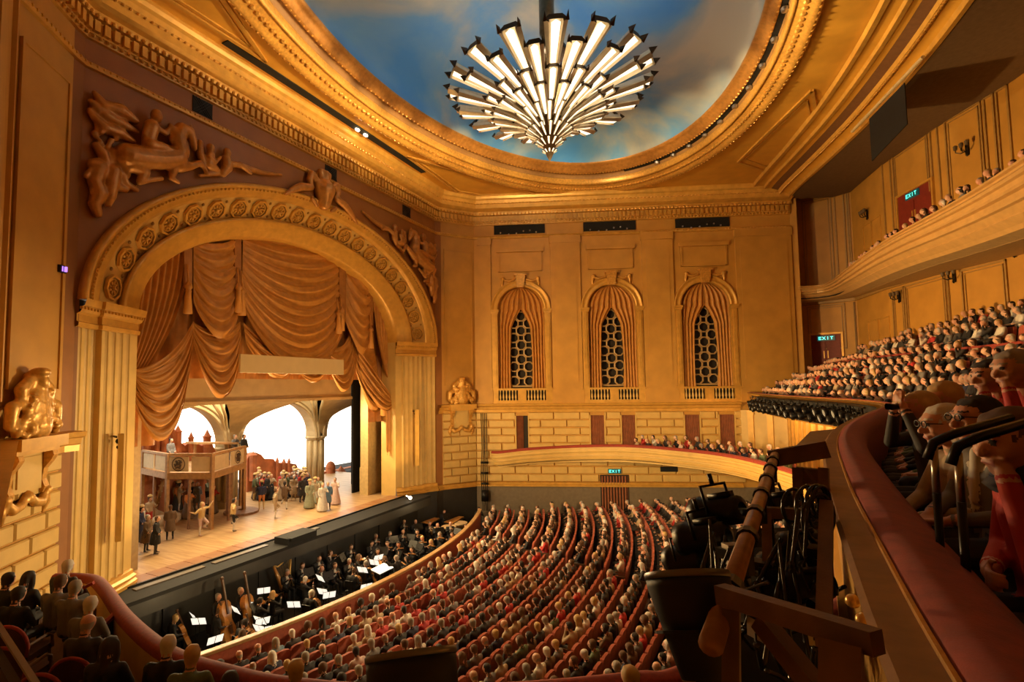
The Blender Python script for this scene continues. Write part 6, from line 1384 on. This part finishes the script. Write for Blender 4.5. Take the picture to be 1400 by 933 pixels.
# harp
P = pz(zz(545, 470), PITZ)+np.array([.55, 0, 0]); root = empty('harp', (P[0], P[1], PITZ), 'gilded concert harp standing in the pit', 'harp'); v = lambda a, z: (P[0]+.25*a, P[1]+.9*a, PITZ+z)
HG = mat('harp gilt', (.62, .40, .12), .3, .5)
m = MB(); m.tube([v(.55, .1), v(.6, .9), v(.62, 1.75)], [.05, .04, .055], 8); m.build('column', HG, root, True)
m = MB(); m.tube([v(.62, 1.75), v(.4, 1.82), v(.2, 1.6), v(0, 1.5), v(-.22, 1.58)], .04, 8); m.build('neck', HG, root, True)
m = MB(); m.tube([v(.45, .12), v(-.2, 1.55)], [.16, .05], 10); m.build('soundbox', GLOWWOOD, root, True)
m = MB()
for q in range(14): t = q/14; m.tube([v(.42-.6*t, .2+1.25*t), v(.56-.72*t, 1.7-.2*sin(t*3))], .004, 4)
m.build('strings', HG, root)
# lamp on pit side wall, black case
P = px((558, 679), -18.0); m = MB(); m.ball(P+np.array([.35, -.3, 0]), .10, 10, 8); m.bar(P+np.array([.35, -.3, 0]), P+np.array([-.2, .1, 0]), .04, .04); tag(m.build('pit_lamp', LAMPW), 'small bright lamp on the dark wall beside the pit', 'lamp')
# ------------------------------------------------------------------ singers and dancers on stage
def sz(x, y): return (180+x/3.889, 520+y/3.889)
ST = {'man': standing('man', 'short', 0), 'man2': standing('man', 'hat', 2), 'coat': standing('coat', 'short', 0), 'coathat': standing('coat', 'hat', 0), 'dancer': standing('dancer', 'short', 1), 'dress': standing('dress', 'bun', 2), 'dresshat': standing('dress', 'hat', 0), 'arms': standing('coat', 'short', 3), 'reach': standing('man', 'short', 4)}
SING = [(125, 925, 'coat', 'black', 'charcoal', 'brown-haired', .8, 'man in a long black coat seen from behind by the near flat'), (75, 915, 'coat', 'brown', 'charcoal', 'grey-haired', .6, 'man in a long brown coat beside the black coated man'), (42, 862, 'coathat', 'navy', 'charcoal', 'dark-haired', .7, 'man in a navy coat and hat at the near flat'),
    (90, 790, 'man2', 'beige', 'red', 'brown-haired', .2, 'bending man in beige with red stockings by the stair'), (203, 850, 'coat', 'brown', 'black', 'brown-haired', 2.6, 'running man in a flying brown coat at the stage front'), (368, 828, 'dancer', 'gold', 'pink', 'fair-haired', .4, 'dancer in straw coloured clothes raising an arm'),
    (537, 805, 'dancer', 'gold', 'black', 'dark-haired', 1.2, 'dancer in a pale shirt and black breeches kicking a leg'), (690, 690, 'man2', 'navy', 'orange', 'dark-haired', 2.4, 'man in navy coat and orange breeches seen from behind'), (760, 736, 'dancer', 'beige', 'beige', 'brown-haired', 1.0, 'dancer in cream clothes balancing on one leg'), (812, 690, 'dancer', 'brown', 'brown', 'dark-haired', 2.0, 'dancer in brown stepping beside the crowd'),
    (430, 712, 'dress', 'red', 'brown', 'dark-haired', .3, 'woman in a red bodice and brown skirt below the gallery'), (300, 738, 'dress', 'orange', 'brown', 'brown-haired', .1, 'woman in orange and brown bending below the gallery'), (250, 690, 'man2', 'orange', 'charcoal', 'dark-haired', -.4, 'man in an orange waistcoat and hat below the gallery'), (345, 690, 'coat', 'grey', 'grey', 'white-haired', 0, 'white-haired man in pale grey below the gallery'),
    (512, 640, 'arms', 'black', 'black', 'dark-haired', .2, 'man in black stretching his arms beside the gallery post'), (548, 640, 'dress', 'blue', 'blue', 'brown-haired', .4, 'woman in a blue skirt behind the gallery post'), (945, 682, 'dresshat', 'sage', 'sage', 'fair-haired', -.5, 'woman in sage green with a wide straw hat'), (975, 668, 'man2', 'beige', 'white', 'brown-haired', -.9, 'man in beige with white stockings beside the straw hat'),
    (1015, 698, 'dress', 'white', 'white', 'fair-haired', -.6, 'woman in a long white dress at the edge of the crowd'), (1042, 690, 'coat', 'blue', 'charcoal', 'grey-haired', -.6, 'man in a slate blue coat behind the woman in white'), (1082, 662, 'dress', 'pink', 'pink', 'brown-haired', -1.2, 'woman in a pale pink dress standing last in the crowd'), (860, 642, 'coat', 'beige', 'beige', 'white-haired', -.4, 'white-haired man in a pale full coat in the crowd'), (905, 650, 'coathat', 'charcoal', 'black', 'dark-haired', -.3, 'man in charcoal and hat in front of the column'),
    (720, 640, 'coat', 'black', 'black', 'dark-haired', .1, 'man in a black coat amid the crowd'), (650, 640, 'man2', 'green', 'brown', 'brown-haired', .6, 'man in moss green and hat at the gallery corner'), (990, 655, 'dress', 'sage', 'sage', 'brown-haired', -.7, 'woman in pale green between straw hat and white dress')]
rnd = random.Random(77)
for k in range(36):
    x, y = (645+rnd.random()*290, 590+rnd.random()*50) if k < 28 else (180+rnd.random()*330, 660+rnd.random()*60); c = rnd.choice(['brown', 'black', 'charcoal', 'grey', 'beige', 'navy', 'red', 'green', 'sage', 'orange']); t = rnd.choice(['coat', 'coathat', 'dress', 'dresshat', 'man2', 'reach'])
    SING.append((x, y, t, c, rnd.choice(['brown', 'charcoal', 'beige', 'black']), rnd.choice(list(HAIR)[:5]), rnd.uniform(-1, 1), None))
KN = {'coat': 'man in a %s coat', 'coathat': 'man in a %s coat and hat', 'dress': 'woman in %s', 'dresshat': 'woman in %s and a hat', 'man2': 'man in %s with a hat', 'reach': 'man in %s reaching out'}
for x, y, t, c, c2, h, rz, lab in SING:
    P = pz(sz(x, y), 0)
    if P[0] < -33 or P[1] > 12 or any(math.hypot(P[0]-XA, P[1]-c_) < 1.1 for c_ in cols): continue
    inst(ST[t], 'person', (P[0], P[1], 0), rz, [SKINS[0], CLO[c], HAIR[h], CLO[c2], CLO['gold'] if 'hat' in t or t == 'man2' else WHITE], .90, lab or (KN[t] % c)+', %s, in the stage crowd behind the dancers' % h, 'person', None if lab else 'stage crowd, %s in %s, %s' % (t, c, h))
for (x, y), t, c, c2, h, lab in (((140, 400), 'dress', 'white', 'white', 'white-haired', 'figure robed in white behind the gallery rail'), ((215, 470), 'coat', 'grey', 'charcoal', 'dark-haired', 'man in a grey coat standing at the gallery rail'), ((560, 440), 'dress', 'grey', 'grey', 'grey-haired', 'woman in pale grey leaning on the gallery rail'), ((608, 440), 'coat', 'black', 'black', 'dark-haired', 'man in black leaning over the end of the gallery rail')):
    P = pz(sz(x, y), ZDK); inst(ST[t], 'person', (P[0]-.35, P[1]+.1, ZDK), .2, [SKINS[0], CLO[c], HAIR[h], CLO[c2], WHITE], .9, lab, 'person')
# ------------------------------------------------------------------ stage house
for nm, bx in (('wall_stage_back', (-36, -35.8, -20, 30, -.3, 14)), ('wall_stage_left', (-36, -19.6, -20, -19.8, -.3, 14)), ('wall_stage_right', (-36, -19.6, 29.8, 30, -.3, 14)), ('ceiling_stage', (-36, -19.6, -20, 30, 14, 14.2)), ('wall_stage_front_right', (-19.7, -19.5, 10.8, 30, -.3, 14)), ('wall_stage_front_left', (-19.7, -19.5, -20, -10.8, -.3, 14)), ('wall_masking_right', (-22.5, -22.4, 7.6, 11.5, 0, 14)), ('wall_masking_left', (-22.5, -22.4, -11.5, -8.3, 0, 14))):
    struct(MB().xbox(*bx).build(nm, BLACK))
m = MB(); m.add([(-36, -20, -.3), (-19, -20, -.3), (-19, 30, -.3), (-36, 30, -.3)], [(0, 1, 2, 3)]); struct(m.build('floor_stage_house', BLACK))
# ------------------------------------------------------------------ wall behind the far boxes below the dress circle
P_ = [FW(17.2, 0, 0)[:2]]+[p for p in offset_path(DR, -2.1) if 3.5 < p[1] < 19.0]; m = MB(); sweep(m, P_, [(0, H-4.9), (0, ZD-1.15)]); wb = struct(m.build('wall_box_back', G_LIGHT))
for x, y, a in walk(P_, 1.15, .8):
    m = MB(); m.box((x, y, H-3.3), (.34, .2, 3.1), a); m.box((x, y, H-1.95), (.44, .3, .16), a); m.build('pilaster', G_TRIM, wb)
for q in ((1.6, 15.5), (2.0, 12.0), (2.6, 8.5)):
    lamp('box_wall_light', 'POINT', (q[0], q[1], H-1.95), 60, WARM, .08)
# ------------------------------------------------------------------ lamps on the far dress circle front
def spot_parts():
    b_ = MB(); b_.lathe([(.06, -.22), (.12, -.2), (.13, .1), (.16, .14), (.16, .24), (.14, .24)], 12, (0, 0, 0), 0, Matrix.Rotation(PI/2, 3, 'Y')); b_.box((-.05, 0, .14), (.2, .1, .05))
    y_ = MB(); y_.tube([(0, -.18, 0), (0, -.18, .24), (0, .18, .24), (0, .18, 0)], .015, 5); y_.tube([(0, 0, .24), (0, 0, .34)], .02, 6)
    l_ = MB(); l_.lathe([(0, .20), (.13, .21)], 12, (0, 0, 0), 0, Matrix.Rotation(PI/2, 3, 'Y')); return b_.mesh('body', IRON, True), y_.mesh('yoke', IRON, True), l_.mesh('lens', mat('lamp lens', (.2, .22, .25), .15))
SPM = spot_parts()
def spotlight(P, rz, tilt, lab, grp, s=1.0):
    e = empty('spotlight', P, lab, 'spotlight', grp); e.rotation_euler = (0, tilt, rz); e.scale = (s, s, s)
    for nm, me in zip(('body', 'yoke', 'lens'), SPM): o = bpy.data.objects.new(nm, me); COL.objects.link(o); o.parent = e
far_bar = [(x, y) for x, y in offset_path(DR, .34) if -1.5 < y < 14.0]
m = MB(); m.tube([(x, y, ZD-.12) for x, y in far_bar], .035, 6); m.tube([(x, y, ZD-.85) for x, y in far_bar], .035, 6)
for x, y, a in walk(far_bar, 1.6): m.bar((x, y, ZD-.1), (x, y, ZD-.9), .05, .05, (1, 0, 0))
tag(m.build('lighting_bar', IRON), 'black lighting bar fixed along the far dress circle front', 'bar')
rnd = random.Random(3)
for i, (x, y, a) in enumerate(walk(far_bar, .42)): spotlight((x, y, ZD-.45-.22*(i % 2)+rnd.uniform(-.05, .05)), PI+rnd.uniform(-.4, .3), .25, 'black spotlight clamped to the far dress circle lighting bar', 'far dress circle spotlights', 1.0)
m = MB(); sweep(m, far_bar, [(-.26, ZD-.1), (-.26, ZD-.95)]); tag(m.build('lamp_bay_dark', BLACK), 'black sheet standing in for the dark void behind the far dress circle lamps', 'panel')  # black sheet painted in for the shade inside the open lamp bay
P = pz((1091, 556), ZD-.55); root = empty('monitor', (P[0], P[1], ZD-.9), 'glowing monitor screen among the far dress circle lamps', 'monitor'); d = Vector((CAM[0]-P[0], CAM[1]-P[1], 0)).normalized(); rz = math.atan2(d.y, d.x)
m = MB(); m.box(P, (.10, .62, .72), rz); m.build('case', IRON, root); m = MB(); m.box(Vector(P)+d*.055, (.01, .52, .62), rz); sc_ = m.build('screen', SCREEN, root)
m = MB()
for k in range(6): m.box(Vector(P)+d*.062+Vector((0, 0, .24-.09*k)), (.004, .40-.05*(k % 3), .022), rz)
m.build('screen_lines', mat('screen dark line', (.02, .05, .12), .5), sc_)
q = [pz(p, H-1.15) for p in ((1086, 612), (1108, 590), (1150, 586), (1140, 606))]; m = MB(); m.prism([(p[0], p[1]) for p in q], lambda p: (p[0], p[1], H-1.21), lambda p: (p[0], p[1], H-1.15)); tag(m.build('desk_shelf', mat('brown board', (.20, .12, .05), .5)), 'brown board shelf jutting from the dress circle front', 'shelf')
# ------------------------------------------------------------------ lighting rig bolted to the near dress circle front
RIGW = mat('weathered rig timber', (.16, .085, .038), .6, 0, .25, 10, .1, 60)
rig = empty('lighting_rig', (0, -17, H-1.6), 'timber and steel lighting rig bolted to the near dress circle front', 'rig')
a, b_ = pdist((972, 882), 1.35), pdist((1060, 622), 3.9); m = MB(); m.tube([a, b_], .025, 14); m.build('pole', mat('worn brass pole', (.34, .17, .065), .4, .2, .2, 20), rig, True)
av, bv = Vector(a), Vector(b_)
for t in (.12, .30, .42, .55, .68, .80, .90): p = av.lerp(bv, t); dd = (bv-av).normalized(); m = MB(); m.tube([p-dd*.025, p+dd*.025], .034, 10); m.tube([p, p+Vector((0, 0, -.12))], .02, 6); m.build('clamp', IRON, rig)
def rb(p0, d0, p1, d1, w=.034, h=.04, nm='beam'): m = MB(); m.bar(pdist(p0, d0), pdist(p1, d1), w, h); m.build(nm, RIGW, rig)
rb((985, 812), 1.45, (1200, 880), 1.25); rb((1000, 835), 1.45, (1000, 960), 1.45); rb((1040, 848), 1.45, (1118, 945), 1.4); rb((1150, 880), 1.25, (1150, 960), 1.25, .06, .05)
rb((1052, 628), 3.9, (1132, 614), 3.9, .06, .10); rb((1088, 648), 3.9, (1132, 652), 3.9, .06, .08); rb((1090, 640), 3.8, (1092, 700), 3.8, .05, .05); rb((1095, 645), 3.85, (1135, 700), 3.85, .06, .06); rb((1126, 640), 3.8, (1128, 720), 3.8, .05, .05)
rb((1030, 700), 3.0, (1128, 705), 3.0, .04, .05); rb((1048, 700), 3.0, (1050, 800), 2.9, .04, .04); rb((1130, 690), 2.9, (1126, 880), 2.4, .05, .05)
rs = random.Random(9)
for i, (p, d, rz_, s, lab) in enumerate([((985, 700), 3.4, 2.6, .62, 'black spotlight standing above the rig beside the stalls'), ((1068, 695), 4.2, 2.8, .62, 'black spotlight behind the rig pole'), ((1105, 712), 3.6, 2.9, .45, 'black spotlight next to the dress circle ledge'), ((965, 735), 3.3, 2.7, .6, 'black spotlight with barn door below the rig pole'), ((1075, 775), 3.4, 2.6, .5, 'black spotlight amid the rig cables'), ((1010, 800), 3.2, 2.9, .5, 'black spotlight hanging over the rig beam'), ((1060, 830), 3.0, 3.0, .45, 'black spotlight low behind the rig beam'), ((1110, 800), 2.8, 2.9, .4, 'black spotlight beside the gilt beads'), ((940, 765), 3.4, 2.5, .5, 'small black spotlight at the outer end of the rig'), ((1100, 745), 3.3, 2.7, .45, 'black spotlight close under the dress circle fascia')]):
    spotlight(pdist(p, d), rz_, .3, lab, 'rig spotlights', s)
for i in range(26):
    p0 = (rs.uniform(960, 1110), rs.uniform(690, 800)); p1 = (p0[0]+rs.uniform(-70, 90), p0[1]+rs.uniform(20, 130)); d0 = rs.uniform(2.7, 3.4); P0, P1 = Vector(pdist(p0, d0)), Vector(pdist(p1, d0-.2)); mid = (P0+P1)/2+Vector((rs.uniform(-.1, .1), rs.uniform(-.1, .1), -.15-rs.random()*.15))
    m = MB(); m.tube(catmull([tuple(P0), tuple(P0.lerp(mid, .6)), tuple(mid), tuple(P1.lerp(mid, .4)), tuple(P1)], 4), .007+.005*rs.random(), 6); tag(m.build('cable', mat('glossy black cable', (.02, .02, .02), .25), None, True), 'glossy black cable looped among the rig lamps', 'cable', 'rig cables')
for i in range(7):
    p0 = (1090+rs.uniform(-8, 35), 700+rs.uniform(-15, 10)); P0 = Vector(pdist(p0, 2.9)); m = MB(); r = .06+.05*rs.random()
    m.tube([P0+Vector((r*cos(t)*.6, r*cos(t)*.8, r*sin(t))) for t in [2*PI*k/16 for k in range(17)]], .008, 6); tag(m.build('cable_coil', mat('glossy black cable', (.02, .02, .02)), None, True), 'coiled black cable hung beside the dress circle ledge', 'cable', 'rig cable coils')
# equipment tray under the lamps
q = [pdist(p, d) for p, d in (((955, 705), 4.3), ((1125, 700), 4.5), ((1135, 900), 3.0), ((950, 900), 2.9))]; m = MB()
m.add([Vector(p)+Vector((0, 0, -.1)) for p in q]+[Vector(p)+Vector((0, 0, -.6)) for p in q], [(0, 1, 2, 3), (7, 6, 5, 4)]+[(i, (i+1) % 4, 4+(i+1) % 4, 4+i) for i in range(4)]); m.build('equipment_tray', BLACK, rig)
for i in range(30):
    p = pdist((rs.uniform(970, 1120), rs.uniform(735, 860)), 2.9); m = MB(); m.box(Vector(p)+Vector((0, 0, -.05)), (rs.uniform(.03, .1), rs.uniform(.03, .1), rs.uniform(.03, .1)), rs.random()*3, 0); tag(m.build('rig_fitting', IRON if i % 3 else STEEL, rig)) if False else m.build('fitting', IRON if i % 4 else STEEL, rig)
# big lamp hoods in front
def hood(p_top, p_bot, d, r0, r1, lab):
    A_, B_ = Vector(pdist(p_top, d)), Vector(pdist(p_bot, d)); ax = (B_-A_).normalized(); M = ax.to_track_quat('Z', 'Y').to_matrix(); L = (B_-A_).length
    root = empty('lamp_hood', B_, lab, 'spotlight'); m = MB(); m.lathe([(r0*.94, .02), (r0, 0), (r0*.99, .03), (r1, L), (0, L)], 28, A_, 0, M); m.build('housing', mat('satin black metal', (.008, .008, .009), .6, .0), root, True)
    m = MB(); m.lathe([(r0*1.0, -.004), (r0*1.02, 0), (r0*1.02, .012), (r0, .012)], 28, A_, 0, M); m.build('rim', mat('scuffed steel rim', (.22, .22, .24), .4, .7), root, True)
    m = MB(); m.lathe([(r0*.45, L*.55), (r0*.98, L*.55), (r0*.98, L*.58), (r0*.5, L*.58)], 20, A_, 0, M); m.build('band', IRON, root)
hood((938, 785), (966, 930), 1.55, .1, .055, 'tapered black lamp hood with a scuffed rim beside the rig pole')
hood((562, 893), (566, 960), 1.6, .118, .115, 'round black lamp housing rising over the box rail')

# small purple indicator lamps on the near wall, cable run at the far corner
P = NS(NSL-.35, .06, H+3.55); m = MB(); m.box(P, (.16, .26, .22), .6); ind = tag(m.build('indicator_lamp', IRON), 'small dark lamp box with two purple lights on the near wall', 'lamp')
for k in (-1, 1): m = MB(); m.box(Vector(P)+Vector((.07, .045+k*.055, 0)), (.06, .05, .15), .6); m.build('purple_light', mat('purple light', (.3, .1, .6), .4, emit=(.45, .22, 1), es=1.6), ind)
m = MB()
for k in range(4): m.tube([FW(.35+.12*k, .2, 4.9), FW(.4+.1*k+.05*sin(k*3), .24, 2.5), FW(.3+.14*k, .22, .8), FW(.42+.1*k, .26, -1.6)], .022, 6)
for z in (.2, .9, 1.6): m.box(FW(.55, .26, z), (.5, .14, .12), ANGW)
m.box(FW(.55, .3, -.6), (.45, .3, .7), ANGW); tag(m.build('cable_run', IRON, None, True), 'black cables and lamp boxes hung in the corner beside the boxes', 'cable')
